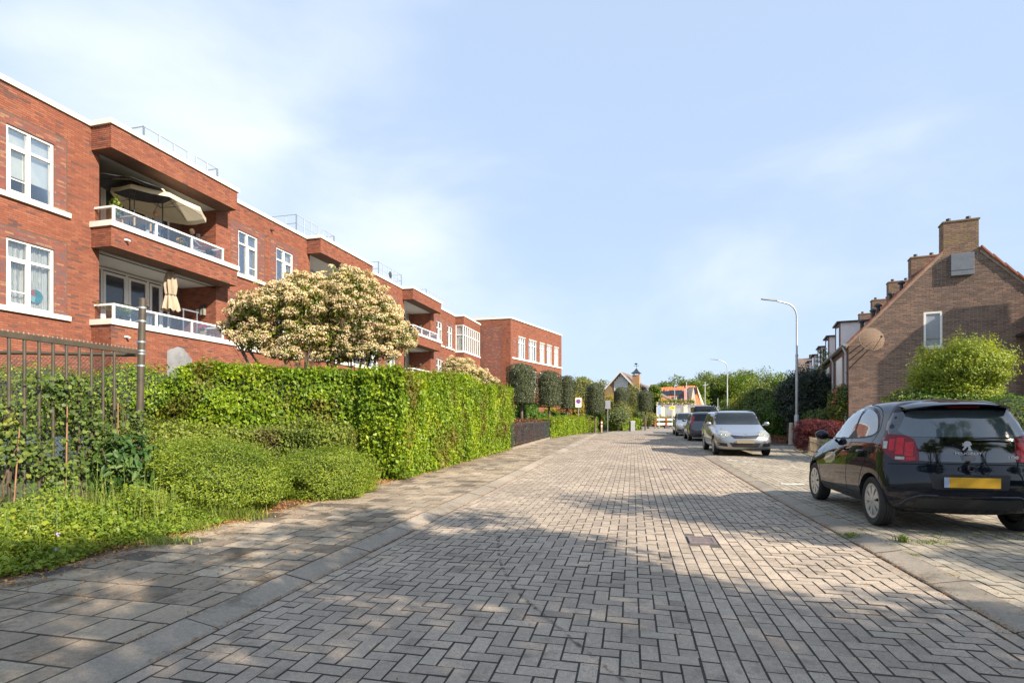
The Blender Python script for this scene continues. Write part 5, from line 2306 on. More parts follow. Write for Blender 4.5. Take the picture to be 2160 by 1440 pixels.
def shrub(name, label, c, r, mat, size, n, cat='shrub', group=None, lump=.18, shell=.6, aspect=.55, jit=.6, dirv=None, dj=.6, zc=None, core=.72, stem=True, trunk_h=None, shape='leaf', seed=None, mat2=None, frac2=.3, parent=None):
    """rounded bush: c = centre of the foliage (world), r = radii"""
    root = parent or empty(name, label=label, cat=cat, group=group)
    seed = random.uniform(0, 50) if seed is None else seed
    P, N = blob_points(n, c, r, shell=shell, lump=lump, seed=seed, zcut=(gz(c[1]) + .03 if zc is None else zc))
    N2 = N + np.array([0, 0, .35])
    dv = None if dirv is None else np.array(dirv)
    if mat2 is not None:
        m = RNG.random(len(P)) < frac2 * (.4 + .6 * (P[:, 2] > c[2]))
        L = Leaf()
        L.add(*leaves(P[m], N2[m], size, aspect, jit, dv, dj, shape=shape))
        L.build('blossom', mat2, root)
        P, N2 = P[~m], N2[~m]
    L = Leaf()
    L.add(*leaves(P, N2, size, aspect, jit, dv, dj, shape=shape))
    L.build('foliage', mat, root)
    b = MB()
    g = gz(c[1])
    base = Vector((c[0], c[1], g))
    for _ in range(7 if stem else 0):
        e = Vector(c) + Vector((random.uniform(-.6, .6) * r[0], random.uniform(-.6, .6) * r[1], random.uniform(0, .6) * r[2]))
        s = base + Vector((random.uniform(-.1, .1), random.uniform(-.1, .1), -.05))
        m1 = s.lerp(e, .5) + Vector((random.uniform(-.1, .1), random.uniform(-.1, .1), .05))
        b.tube([s, m1, e], [.02 * max(1, size * 12), .014 * max(1, size * 12), .004], 5)
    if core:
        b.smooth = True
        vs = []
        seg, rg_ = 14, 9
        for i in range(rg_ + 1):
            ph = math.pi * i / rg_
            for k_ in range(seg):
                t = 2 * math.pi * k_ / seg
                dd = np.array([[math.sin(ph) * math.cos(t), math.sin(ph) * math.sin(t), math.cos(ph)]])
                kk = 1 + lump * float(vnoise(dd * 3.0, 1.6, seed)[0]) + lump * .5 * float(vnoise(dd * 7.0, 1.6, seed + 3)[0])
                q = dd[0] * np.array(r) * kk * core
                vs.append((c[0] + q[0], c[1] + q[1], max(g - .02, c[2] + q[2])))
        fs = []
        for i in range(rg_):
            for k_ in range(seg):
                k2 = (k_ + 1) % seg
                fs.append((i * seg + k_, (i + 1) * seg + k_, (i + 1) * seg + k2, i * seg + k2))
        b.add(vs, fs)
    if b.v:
        b.build('branches', M['core'] if core else M['twig'], root)  # stems, and a solid core carrying the inner shade in its colour
    return root


def big_tree(name, label, base, h, crown_c, crown_r, mat, n, size, clumps=26, cat='tree', group=None, r0=.2, gap=.5, parent=None, cl_r=.28, limb=9):
    """trunk with limbs; crown of many leaf clumps with sky between them"""
    root = parent or empty(name, label=label, cat=cat, group=group)
    b = MB()
    b.smooth = True
    cc, cr = np.array(crown_c, float), np.array(crown_r, float)
    tree_limbs(b, base, (cc[0], cc[1], cc[2] + cr[2] * .35), r0, crown_c, crown_r, nl=limb)
    b.build('trunk', M['bark'], root)
    L = Leaf()
    per = max(20, n // clumps)
    for k in range(clumps):
        d = unit(RNG.normal(0, 1, (1, 3)))[0]
        q = cc + d * cr * (RNG.random() ** .45) * (1 - cl_r * .6)
        rr_ = cr.mean() * cl_r * RNG.uniform(.6, 1.35)
        P, N = blob_points(per, q, (rr_ * 1.15, rr_ * 1.15, rr_ * .8), shell=.25, lump=.35, seed=float(k))
        tn = np.clip(RNG.random(len(P)) * .75 + RNG.uniform(-.1, .3), 0, 1)
        L.add(*leaves(P, N + np.array([0, 0, .5]), size, .65, .8, None, .6, tones=tn))
    L.build('crown', mat, root)
    return root


# ================================================================== left side
# tall hornbeam hedge along the pavement and its return
def tops(xy):
    y = xy[:, 1]
    return 1 + .03 * np.sin(y * .9) + .02 * np.sin(y * 2.3 + 1) + .05 * np.exp(-((y - 15.6) / 1.1) ** 2) + np.clip((y - 12) * .006, 0, .06)


H0 = st(10.35, -4.60)
H1 = st(15.2, -4.62)
H2 = st(21.1, -4.60)
hedge('hornbeam_hedge', 'tall clipped bright green hornbeam hedge along the left pavement', [H2, H1, H0][::-1], 2.27, 0.9, G['beech'], .075, 1500, top_fn=tops, lumpa=.07, ends=True)
Hm = Vector((-6.2, 10.4, 0))
hedge('hornbeam_hedge', 'dark green hornbeam hedge turning left behind the low shrubs, towards the flats', [Vector((-6.6, 10.75, 0)), st(10.9, -4.75)], 2.28, .9, G['beech'], .075, 1500, lumpa=.12, bald=.22)
# cushion-topped trees left of it, behind the fence post
dome_spots = [(-7.75, 11.2, 1.0, 1.66, .80, 'leftmost of the dome-clipped hedge trees, behind the fence bars'), (-6.4, 11.6, .95, 1.68, .76, 'dome-clipped hedge tree just right of the tall fence post'), (-5.35, 13.6, 1.05, 1.72, .80, 'rounded dark green domed tree behind the cushion-clipped ones'),
              (-9.5, 11.0, 1.2, 1.62, .80, 'wide dome-clipped tree at the left edge, behind the railing')]
for i, (x, y, r, zc_, rz_, lb) in enumerate(dome_spots):
    root = empty('domed_tree', label=lb, cat='tree', group='dome-clipped trees behind the fence')
    b = MB()
    b.tube([(x, y, 0), (x + .05, y, .6), (x, y, 1.3)], [.06, .05, .04], 8)
    for k_ in range(10):
        a = k_ * .63
        b.tube([(x, y, .8 + .03 * k_), (x + math.cos(a) * r * .7, y + math.sin(a) * r * .7, 1.4 + .04 * k_)], [.025, .008], 5)
    b.build('trunk', M['twig'], root)
    P, N = blob_points(9000, (x, y, zc_), (r * 1.12, r * 1.0, rz_), shell=.72, lump=.10, seed=i * 3.0, zcut=.95)
    L = Leaf()
    L.add(*leaves(P, N + np.array([0, 0, .2]), .062, .55, .5, np.array([0, 0, -1.0]), .8))
    L.build('crown', G['beech' if i != 2 else 'beech_dark'], root)
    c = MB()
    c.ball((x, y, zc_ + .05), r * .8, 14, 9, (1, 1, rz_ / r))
    c.build('dark_core', M['core'], root)  # solid ball, the crown's inner shade is in its dark colour

# long hedge far behind, at the foot of the building
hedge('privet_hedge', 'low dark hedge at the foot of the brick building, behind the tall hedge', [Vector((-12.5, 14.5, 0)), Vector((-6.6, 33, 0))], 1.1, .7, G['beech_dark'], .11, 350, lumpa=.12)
# low small-leaved hedge between post and tall hedge
hedge('privet_hedge', 'low loose small-leaved hedge between the fence post and the tall hornbeam hedge', [Vector((-6.9, 8.9, 0)), Vector((-4.6, 9.5, 0)), Vector((-2.95, 9.75, 0))], 1.08, .8, G['privet'], .045, 3400, lumpa=.12, aspect=.7, rough_top=.12)
# the arching fine-leaved shrubs on the verge
def arching(label, x, y, r, zc_, n, seed):
    root = empty('box_honeysuckle', label=label, cat='shrub', group='fine-leaved shrubs on the verge')
    P, N = blob_points(n, (x, y, zc_), r, shell=.72, lump=.16, ls=1.3, seed=seed, zcut=.05)
    dv = np.array([.75, -.15, .5])
    L = Leaf()
    L.add(*leaves(P, N + np.array([.2, -.2, .5]), .034, .42, .55, dv, .45))
    # sprays standing out of the surface
    m = RNG.random(len(P)) < .10
    Q, QN = P[m], N[m]
    for k_ in range(6):
        t = k_ * .028
        QQ = Q + (QN * .25 + dv + RNG.normal(0, .15, (len(Q), 1))) * t
        L.add(*leaves(QQ, QN + np.array([0, 0, .4]), .030, .42, .7, dv, .8))
    L.build('foliage', G['lonicera'], root)
    c = MB()
    c.smooth = True
    c.ball((x, y, zc_), 1.0, 18, 10, (r[0] * .8, r[1] * .8, r[2] * .8))
    c.build('dark_core', M['core'], root)  # solid filler coloured as the shade within the mound


arching('large mound of fine-leaved arching shrub beside the pavement, right of the ivy fence', -4.08, 7.45, (.95, .88, .58), .42, 42000, 2.0)
arching('smaller fine-leaved arching shrub at the foot of the tall hornbeam hedge', -3.12, 8.95, (.78, .72, .50), .34, 28000, 5.0)
arching('fine-leaved shrub filling the gap behind the large mound', -5.05, 8.15, (.8, .7, .60), .40, 16000, 8.0)
arching('last low fine-leaved bush touching the corner of the tall hedge', -2.78, 9.45, (.42, .45, .40), .26, 9000, 9.0)

# ---- steel bar fence with ivy
FX = lambda y: -6.65 + .222 * y
fen = empty('bar_fence', label='olive brown steel bar fence overgrown with ivy, along the left verge', cat='fence')
ys = [5.81 + .1475 * k_ for k_ in range(-16, 9)]
fr = MB()
y0_, y1_ = 3.3, 7.30
fr.bar((FX(y0_), y0_, 2.20), (FX(y1_), y1_, 2.20), .045, .06)
fr.build('top_rail', M['olive'], fen)
fr = MB()
fr.bar((FX(y0_), y0_, .10), (FX(y1_), y1_, .10), .04, .05)
fr.build('bottom_rail', M['olive'], fen)
bm_ = MB()
bm_.smooth = True
bm_.tube([(0, 0, .06), (0, 0, 2.175)], .0165, 10)
bar_me = bm_.mesh('bar', M['olive'])
for y in ys:
    link_mesh('bar', bar_me, fen, loc=(FX(y), y, 0))
cmb = MB()
y = y0_
while y < y1_:
    cmb.add([(FX(y) - .012, y, 2.228), (FX(y) + .012, y, 2.228), (FX(y), y - .014, 2.228), (FX(y), y + .014, 2.228), (FX(y) + random.uniform(-.004, .004), y, 2.262)], [(0, 2, 4), (2, 1, 4), (1, 3, 4), (3, 0, 4)])
    y += .05
cmb.build('spiked_strip', M['olive'], fen, kind='stuff')
# ---- tall post with clamps, mesh panel and wires
post = empty('fence_post', (-5.02, 7.36, 0), label='tall round olive steel post with metal clamps and barbed wire', cat='post')
b = MB()
b.smooth = 45
b.tube([(-.035, 0, 0), (.0, 0, 1.5), (.035, 0, 2.93)], .044, 16)
b.build('pole', M['olive'], post)
for z in (2.02, 2.18, 2.22, 2.34, 2.62, 2.80):
    b = MB()
    b.smooth = 45
    xx = -.035 + .07 * z / 2.93
    b.lathe([(.0445, -.014), (.050, -.012), (.050, .012), (.0445, .014)], 18, (xx, 0, z))
    b.box((xx - .085, -.012, z - .01), (xx - .045, .012, z + .01))
    b.build('clamp', M['zinc'], post)
mf = empty('mesh_fence', label='chain-link mesh panel with a round top tube, running left from the tall post', cat='fence')
b = MB()
b.smooth = True
b.tube([(-5.02, 7.30, 2.16), (-6.6, 7.22, 2.18), (-9.8, 7.1, 2.16)], .026, 10)
b.build('top_tube', M['olive'], mf)
b = MB()
x = -9.6
wd = .055
while x < -5.05:
    for sgn in (1, -1):
        zz = 2.13
        xa = x
        # long diagonals of the mesh
        ln = 1.95
        xe = xa + sgn * ln
        xe2 = max(-9.7, min(-5.05, xe))
        ze = zz - abs(xe2 - xa)
        b.bar((xa, 7.18 + .035 * (xa + 9.8) / 4.8, zz), (xe2, 7.18 + .035 * (xe2 + 9.8) / 4.8, ze), .0035, .0035)
    x += wd
b.build('wire_mesh', simple('dull_fence_wire', (0.11, 0.115, 0.10), .5, metal=.5), mf, kind='stuff')
for k_, (z0_, z1_) in enumerate([(2.80, 2.72), (2.62, 2.50), (2.34, 2.26)]):
    b = MB()
    P = []
    for i in range(31):
        t = i / 30
        P.append((-5.06 + (-9.6 + 5.06) * t, 7.33 - .12 * t, z0_ + (z1_ - z0_) * t - .12 * math.sin(math.pi * t)))
    b.tube(P, .0028, 4)
    for i in range(60):
        t = (i + .5) / 60
        c_ = Vector((-5.06 + (-9.6 + 5.06) * t, 7.33 - .12 * t, z0_ + (z1_ - z0_) * t - .12 * math.sin(math.pi * t)))
        b.bar(c_ + Vector((-.012, 0, -.016)), c_ + Vector((.012, 0, .016)), .003)
        b.bar(c_ + Vector((.012, .01, -.014)), c_ + Vector((-.012, -.01, .014)), .003)
    b.build('barbed_wire', simple('weathered_wire', (0.10, 0.085, 0.07), .6, metal=.5), post)

# ivy over the fence
iv = empty('ivy', label='thick ivy climbing over the steel bar fence', cat='ivy')
n = 17000
t = RNG.random(n)
y = 3.6 + t * 3.75
z = RNG.random(n) ** .85 * 1.75
topz = 1.50 + .28 * np.sin(y * 2.1 + 1.0) + .18 * np.sin(y * 5.3) + np.clip((y - 6.3) * -.12, -.3, 0)
m = (z < topz) & ((z > .35 + .25 * np.sin(y * 6)) | (RNG.random(n) < .3))
m &= (vnoise(np.column_stack([y * 0, y * 3, z * 3]), 1.5, 3) > -.12) | (RNG.random(n) < .10)
y, z = y[m], z[m]
side = RNG.choice([-1, 1], len(y), p=[.62, .38])
P = np.column_stack([-6.65 + .222 * y + side * (.03 + RNG.random(len(y)) * .11) + .04 * vnoise(np.column_stack([y * 0, y, z]), 6, 2), y, z + .05])
N = np.column_stack([side * .9, -.35 + 0 * y, .35 + 0 * y])
L = Leaf()
L.add(*leaves(P, N, .042, .95, .75, np.array([0, 0, -1.0]), .6, shape='lobed'))
L.build('foliage', G['ivy'], iv)
b = MB()
for k_ in range(26):
    y_ = 3.8 + random.random() * 3.4
    x_ = FX(y_) + random.uniform(-.05, .06)
    P_ = [(x_, y_, 0)]
    for j in range(5):
        P_.append((FX(y_) + random.uniform(-.05, .05), y_ + random.uniform(-.09, .09), (j + 1) * random.uniform(.26, .34)))
    b.tube(P_, [.011, .010, .009, .007, .005, .003], 5)
b.build('stems', M['twig'], iv)
b = MB()
for (y_, h_) in [(5.05, 1.1), (5.75, 1.2), (6.3, 1.45), (6.95, 1.5)]:
    b.tube([(FX(y_) + .09, y_, 0), (FX(y_) + .11 + random.uniform(-.06, .06), y_ + random.uniform(-.08, .08), h_)], .007, 7)
cn = empty('garden_cane', label='thin orange-brown canes standing in the ivy on the fence', cat='cane')
b.build('canes', simple('orange_brown_cane', (0.28, 0.15, 0.075), .6, var=.25, scale=12), cn, kind='stuff')

# dark gloss-leaved laurel by the fence end
lau = empty('laurel', label='small dark glossy-leaved laurel at the right end of the ivy fence', cat='shrub')
P, N = blob_points(420, (-4.78, 6.75, .72), (.38, .35, .42), shell=.4, lump=.2, seed=4)
L = Leaf()
L.add(*leaves(P, N + np.array([0, 0, .3]), .16, .30, .5, np.array([.2, -.3, -.8]), .6))
L.build('foliage', leafmat('laurel_leaves', [(0, (.018, .05, .012)), (.6, (.045, .10, .02)), (1, (.10, .16, .035))], .12, rough=.5, spec=.3), lau)
b = MB()
for k_ in range(8):
    b.tube([(-4.78, 6.75, 0), (-4.78 + random.uniform(-.3, .3), 6.75 + random.uniform(-.3, .3), random.uniform(.6, 1.0))], [.014, .006], 5)
b.build('stems', M['twig'], lau)


# verge plants: nettles, weeds, grass
def blades(n, cx, cy, sx, sy, h, lean, w=.006, rng=RNG, zb=.04, droop=.35):
    x = cx + rng.normal(0, sx, n)
    y = cy + rng.normal(0, sy, n)
    a = rng.uniform(0, 2 * np.pi, n)
    H = h * rng.uniform(.45, 1.1, n)
    ln = lean * rng.uniform(.3, 1.3, n)
    dx, dy = np.cos(a) * ln, np.sin(a) * ln
    px, py = -np.sin(a), np.cos(a)
    V = []
    K = 4
    for k_ in range(K + 1):
        t = k_ / K
        zz = zb + H * (t - droop * t ** 3 * ln / max(lean, 1e-6))
        ox = dx * H * t ** 1.8
        oy = dy * H * t ** 1.8
        ww = w * (1 - t ** 1.5 * .92)
        V.append(np.column_stack([x + ox + px * ww, y + oy + py * ww, zz]))
        V.append(np.column_stack([x + ox - px * ww, y + oy - py * ww, zz]))
    V = np.stack(V, axis=1)
    m = V.shape[1]
    base = np.arange(n)[:, None] * m
    F = []
    for k_ in range(K):
        q = 2 * k_
        F.append(np.concatenate([base + q, base + q + 1, base + q + 3], 1))
        F.append(np.concatenate([base + q, base + q + 3, base + q + 2], 1))
    F = np.stack(F, 1).reshape(-1, 3)
    return V.reshape(-1, 3), F, np.repeat(rng.random(n), 2 * K)


def edge_x(y):
    return -4.78 / CS + .222 * y


wd_ = Leaf()
n = 34000
y = RNG.uniform(3.2, 6.9, n)
wv = RNG.random(n)
x = edge_x(y) - .02 - wv * np.minimum(1.25, 2.0) - .06 * np.sin(y * 5) + .10 * vnoise(np.column_stack([y, y * 0, wv]), 4.0, 2)
hmax = (.06 + .52 * np.clip(wv * 1.7, 0, 1)) * (1 + .5 * vnoise(np.column_stack([x, y, x * 0]), 4.0, 5)) * np.clip((7.2 - y) / 1.2, .25, 1)
z = .05 + hmax * RNG.random(n) ** .55
keep = (vnoise(np.column_stack([x * 2.2, y * 2.2, z]), 2.6, 7) + RNG.normal(0, .22, n)) > -.32
x, y, z = x[keep], y[keep], z[keep]
n = len(x)
P = np.column_stack([x, y, z])
N = np.column_stack([RNG.normal(.2, .3, n), RNG.normal(-.3, .3, n), np.full(n, 1.0)])
big = RNG.random(n) < .10
wd_.add(*leaves(P[~big], N[~big], .030, .55, .45, np.array([.2, -.2, -.2]), .9))
wd_.add(*leaves(P[big], N[big], .046, .85, .4, np.array([.2, -.2, -.2]), .9, shape='lobed'))
o = wd_.build('verge_weeds', G['weed'], label='bright green nettles and weeds along the foot of the fence', cat='weeds', kind='stuff')
gr = Leaf()
gr.add(*blades(700, -4.9, 5.9, .35, .45, .62, .5, .0045))
gr.add(*blades(220, -4.55, 6.0, .07, .07, .80, .4, .005))
gr.add(*blades(500, -5.1, 4.9, .3, .6, .50, .6, .0045))
gr.add(*blades(260, -4.4, 5.0, .2, .5, .42, .7, .0045))
gr.add(*blades(420, -4.08, 6.15, .10, .10, .62, .45, .0045))
gr.add(*blades(300, -3.72, 6.75, .12, .12, .42, .8, .004))
gr.add(*blades(520, -3.45, 6.9, .16, .10, .20, 1.1, .004))
gr.add(*blades(500, -3.75, 6.15, .16, .12, .16, 1.2, .004))
gr.add(*blades(160, -3.85, 7.1, .16, .12, .75, .35, .003))
gr.add(*blades(300, -4.7, 5.4, .3, .3, .40, .5, .004))
gr.add(*blades(160, -5.0, 4.6, .2, .4, .6, .35, .003))
gr.add(*blades(500, -3.62, 5.55, .18, .10, .10, 1.0, .004))
for k_ in range(46):
    y_ = random.uniform(7.3, 30)
    gr.add(*blades(random.randint(14, 60), edge_x(y_) + random.uniform(-.05, .16), y_, .05, .08, random.uniform(.04, .11), .9, .004, zb=.04 + gz(y_)))
for k_ in range(40):
    u_ = random.uniform(5.2, 16)
    p = st(u_, KR1 + random.uniform(-.01, .03))
    gr.add(*blades(random.randint(8, 40), p.x, p.y, .02, .05, random.uniform(.02, .05), 1.0, .003, zb=.03 + gz(p.y)))
p = Vector((3.95, 5.5, 0))
gr.add(*blades(70, 4.02, 5.62, .03, .03, .10, .7, .006, zb=.04))
gr.add(*blades(90, 4.3, 5.55, .12, .04, .035, 1.2, .005, zb=.04))
gr.add(*blades(120, 3.70, 5.95, .06, .04, .05, 1.2, .005, zb=.03))
gr.add(*blades(160, 5.1, 5.85, .5, .12, .03, 1.2, .005, zb=.04))
gr.build('verge_grass', G['grass'], label='tufts of long grass on the left verge and between the stones', cat='grass', kind='stuff')
# stalks standing out of the weeds
sk_ = MB()
LL = Leaf()
for k_ in range(44):
    y_ = random.uniform(4.0, 6.6)
    x_ = edge_x(y_) - random.uniform(.25, .85)
    h_ = random.uniform(.45, .85)
    tx, ty = x_ + random.uniform(-.08, .08), y_ + random.uniform(-.08, .08)
    sk_.tube([(x_, y_, .03), (tx, ty, h_)], [.004, .002], 4)
    m_ = 34
    tt = RNG.random(m_)
    P = np.column_stack([x_ + (tx - x_) * tt, y_ + (ty - y_) * tt, .05 + h_ * tt]) + RNG.normal(0, .014, (m_, 3))
    LL.add(*leaves(P, RNG.normal(0, 1, (m_, 3)) + np.array([0, 0, 1]), .035, .4, .5, np.array([0, 0, 1.0]), .9))
wr_ = empty('tall_weeds', label='thin upright weed stalks rising above the nettles', cat='weeds', kind='stuff')
sk_.build('stalks', simple('green_stalk', (0.10, 0.16, 0.03), .6), wr_)
LL.build('leaves', G['weed'], wr_)
fl = Leaf()
P = np.column_stack([edge_x(np.array([4.9, 4.75, 4.6, 5.1, 4.4])) - np.array([.28, .12, .35, .5, .3]), [4.9, 4.75, 4.6, 5.1, 4.4], [.27, .17, .24, .38, .2]])
P = np.repeat(P, 10, axis=0) + RNG.normal(0, .008, (50, 3))
fl.add(*leaves(P, np.tile([[.2, -.6, .6]], (50, 1)), .018, .8, .4))
fl.build('violet_flowers', leafmat('violet_petals', [(0, (.35, .22, .5)), (1, (.6, .45, .75))], .3), label='tiny violet flowers among the verge weeds', cat='flowers', kind='stuff')

# fallen leaves, husks and litter on the pavement and along the kerbs
ll = Leaf()
n = 8000
u = RNG.uniform(3.0, 22, n)
v = PAVL + RNG.exponential(.16, n)
v = np.where(RNG.random(n) < .30, RNG.uniform(PAVL, KL0, n), v)
m = v < KL1
u, v = u[m], v[m]
x, y = v * CS + u * SN, u * CS - v * SN
P = np.column_stack([x, y, np.array([gz(q) for q in y]) + .058])
ll.add(*leaves(P, np.tile([[0, 0, 1.0]], (len(P), 1)), .026, .42, .25, svar=.7))
for vv, sp_, nn in [(KL1, .022, 2200), (KL0, .03, 1500), (KR0 - .01, .04, 3200), (KR1 + .01, .04, 1200), (.8, .5, 350), (1.7, .35, 300), (-1.2, .8, 260)]:
    u = RNG.uniform(2.4, 18, nn)
    v = vv + RNG.normal(0, sp_, nn)
    x, y = v * CS + u * SN, u * CS - v * SN
    P = np.column_stack([x, y, np.array([gz(q) for q in y]) + (.058 if vv == KL0 else .016 if vv < 2 else .048 if vv > KR0 + .1 else .018)])
    ll.add(*leaves(P, np.tile([[0, 0, 1.0]], (nn, 1)), .014, .5, .3, svar=.6))
ll.build('fallen_leaves', G['dryleaf'], label='small dry leaves and husks scattered over the paving', cat='leaves', kind='stuff')
# litter strip under the hedge
ll = Leaf()
n = 9000
u = RNG.uniform(4, 30, n)
v = PAVL + .03 - RNG.random(n) ** 1.3 * .45
x, y = v * CS + u * SN, u * CS - v * SN
P = np.column_stack([x, y, np.array([gz(q) for q in y]) + .055 + RNG.random(n) * .02])
ll.add(*leaves(P, np.tile([[0, 0, 1.0]], (n, 1)), .035, .55, .45, svar=.5))
ll.build('leaf_litter', G['dryleaf'], label='reddish brown leaf litter along the foot of the hedge', cat='leaves', kind='stuff')


# ---- flowering trees above the hedge
def blossom_tree(label, base, crowns, nclu, leafn, trunks, seed):
    rs = np.random.default_rng(seed)
    root = empty('blossoming_photinia', label=label, cat='tree', group='cream-blossomed trees behind the hedge')
    b = MB()
    b.smooth = True
    rd_ = random.Random(seed)
    bx, by = base
    LB, LF = Leaf(), Leaf()
    tot = sum(c[1][0] * c[1][2] for c in crowns)
    for (cc, cr) in crowns:
        for t in range(trunks):
            s = Vector((bx + rd_.uniform(-.25, .25), by + rd_.uniform(-.2, .2), 0))
            e = Vector(cc) + Vector((rd_.uniform(-.7, .7) * cr[0], rd_.uniform(-.5, .5) * cr[1], rd_.uniform(-.3, .5) * cr[2]))
            m1 = s.lerp(e, .45) + Vector((0, 0, .35))
            b.tube([s, s.lerp(m1, .5) + Vector((rd_.uniform(-.15, .15), 0, 0)), m1, e], [.05, .042, .03, .01], 6)
            for q in range(5):
                e2 = m1.lerp(e, rd_.random()) + Vector((rd_.uniform(-1, 1) * cr[0] * .5, rd_.uniform(-.5, .5), rd_.uniform(-.2, .6) * cr[2]))
                b.tube([m1.lerp(e, rd_.random() * .6), e2], [.02, .005], 4)
        k_ = int(nclu * cr[0] * cr[2] / tot)
        d = unit(rs.normal(0, 1, (k_ * 2, 3)))
        d = d[d[:, 2] > -.55][:k_]
        C = np.array(cc) + d * np.array(cr) * (rs.uniform(.62, 1.0, len(d)) * (1 + .12 * vnoise(d * 3, 1.5, seed)))[:, None]
        for i, c_ in enumerate(C):
            r_ = rs.uniform(.10, .18)
            m = 60
            dd = unit(rs.normal(0, 1, (m, 3)) + d[i] * .9 + np.array([0, 0, .5]))
            P = c_ + dd * r_ * np.array([1, 1, .72]) * rs.uniform(.75, 1.05, (m, 1))
            tn = np.clip(rs.random(m) * .8 + rs.uniform(0, .25), 0, 1)
            LB.add(*leaves(P, dd, .036, .9, .6, None, .6, rng=rs, tones=tn))
            m = 7
            dl = unit(d[i] * .4 + rs.normal(0, 1, (m, 3)))
            P = c_ + dl * r_ * 1.05 - d[i] * r_ * .5
            LF.add(*leaves(P, dl + np.array([0, 0, .3]), .13, .38, .5, np.array([0, 0, -.6]), .8, rng=rs))
        P, N = blob_points(int(leafn * cr[0] * cr[2] / tot), cc, (cr[0] * .92, cr[1] * .92, cr[2] * .88), shell=.45, lump=.15, seed=seed)
        LF.add(*leaves(P, N + np.array([0, 0, .5]), .12, .4, .7, np.array([0, 0, -.6]), .9, rng=rs))
    b.build('trunk', M['bark'], root)
    LB.build('blossom', G['blossom'], root)
    LF.build('foliage', G['photinia'], root)
    return root


def PZ(px, py, Y):
    return tuple(at(px, Y, py))


YT = 15.0
blossom_tree('cream-blossomed tree, left one of the large pair above the hedge', (at(625, YT).x, YT), [(PZ(580, 655, YT), (1.05, .9, .72)), (PZ(640, 640, YT), (.85, .9, .85)), (PZ(505, 665, YT), (.36, .4, .36)), (PZ(520, 700, YT), (.55, .5, .42)), (PZ(480, 690, YT), (.24, .3, .16)), (PZ(560, 715, YT), (.75, .7, .42)), (PZ(640, 710, YT), (.55, .7, .5)), (PZ(600, 745, YT), (.6, .6, .22))], 640, 5200, 1, 11)
blossom_tree('cream-blossomed tree, taller right one of the large pair above the hedge', (at(735, YT + .6).x, YT + .6), [(PZ(735, 630, YT + .6), (1.0, 1.0, .95)), (PZ(790, 690, YT + .6), (.95, .9, .75)), (PZ(715, 715, YT + .6), (.75, .8, .60)), (PZ(845, 715, YT + .6), (.5, .6, .42)), (PZ(812, 655, YT + .6), (.42, .5, .36)), (PZ(780, 740, YT + .6), (1.0, .8, .40)), (PZ(700, 750, YT + .6), (.7, .7, .25)), (PZ(690, 650, YT + .6), (.6, .7, .7))], 820, 6000, 1, 12)
YS = 23.0
blossom_tree('small cream-blossomed tree further along, where the hedge ends', (at(985, YS).x, YS), [(PZ(968, 782, YS), (.80, .7, .62)), (PZ(1000, 800, YS), (.85, .7, .5)), (PZ(1032, 812, YS), (.5, .5, .32))], 260, 2200, 2, 13)
# ================================================================== middle distance, left
def topiary(label, px, Y, ztop, zbot, wid, n, seed, taper=.0, lean=0.0):
    root = empty('topiary_oak', label=label, cat='tree', group='column-clipped evergreen oaks')
    x = at(px, Y).x
    g = gz(Y)
    zt = 1.30 + (884 - ztop) / 1150 * Y
    zb_ = 1.30 + (884 - zbot) / 1150 * Y
    r = wid / 2
    b = MB()
    b.smooth = True
    b.tube([(x, Y, g - .1), (x + .03, Y, g + .6), (x, Y, zb_ + .4)], [.09, .075, .07], 8)
    b.build('trunk', M['bark'], root)
    h_ = zt - zb_
    t = RNG.random(n)
    a = RNG.uniform(0, 2 * np.pi, n)
    # rounded column
    prof = np.where(t > .8, np.sqrt(np.clip(1 - ((t - .8) / .2) ** 2.2, 0, 1)), 1.0) * (1 - taper * t)
    prof = np.where(t < .08, .75 + .25 * t / .08, prof)
    rad = r * prof * (1 - RNG.random(n) ** 2 * .28)
    P = np.column_stack([x + np.cos(a) * rad + lean * t, Y + np.sin(a) * rad, zb_ + h_ * t])
    N = np.column_stack([np.cos(a), np.sin(a), .3 + (t > .8) * 1.0])
    m = n // 8
    q = np.sqrt(RNG.random(m)) * r * .95
    aa = RNG.uniform(0, 2 * np.pi, m)
    P = np.vstack([P, np.column_stack([x + np.cos(aa) * q, Y + np.sin(aa) * q, np.full(m, zb_ + .03)])])
    N = np.vstack([N, np.tile([[0, 0, -1.0]], (m, 1))])
    P += N * (.05 * vnoise(P, 3.5, seed))[:, None]
    L = Leaf()
    L.add(*leaves(P, N, .085, .5, .6))
    L.build('crown', G['oak'], root)
    c = MB()
    c.lathe([(0, zb_ + .1), (r * .78, zb_ + .12), (r * .8 * (1 - taper * .7), zb_ + h_ * .78), (r * .4 * (1 - taper), zt - .12), (0, zt - .08)], 16, (x, Y, 0))
    c.build('dark_core', M['core'], root)  # solid column core, shade between the leaves put into its colour


topiary('column-clipped evergreen oak nearest of the row, beside the brick end block', 1100, 30, 766, 853, 1.72, 5200, 1)
topiary('second column-clipped evergreen oak from the brick end block', 1158, 33, 782, 858, 1.62, 4600, 2)
topiary('slim column-clipped oak half behind the second one', 1196, 40, 791, 862, 1.15, 3200, 3)
topiary('column-clipped oak standing alone between the two road signs', 1255, 42, 808, 872, 1.66, 4200, 4, taper=.14)
topiary('leaning column-clipped oak in front of the house with the white gable', 1309, 50, 816, 866, 1.55, 3200, 5, lean=.25)
topiary('farthest column-clipped oak, by the red and white barriers', 1361, 50, 822, 868, 1.50, 3200, 6)

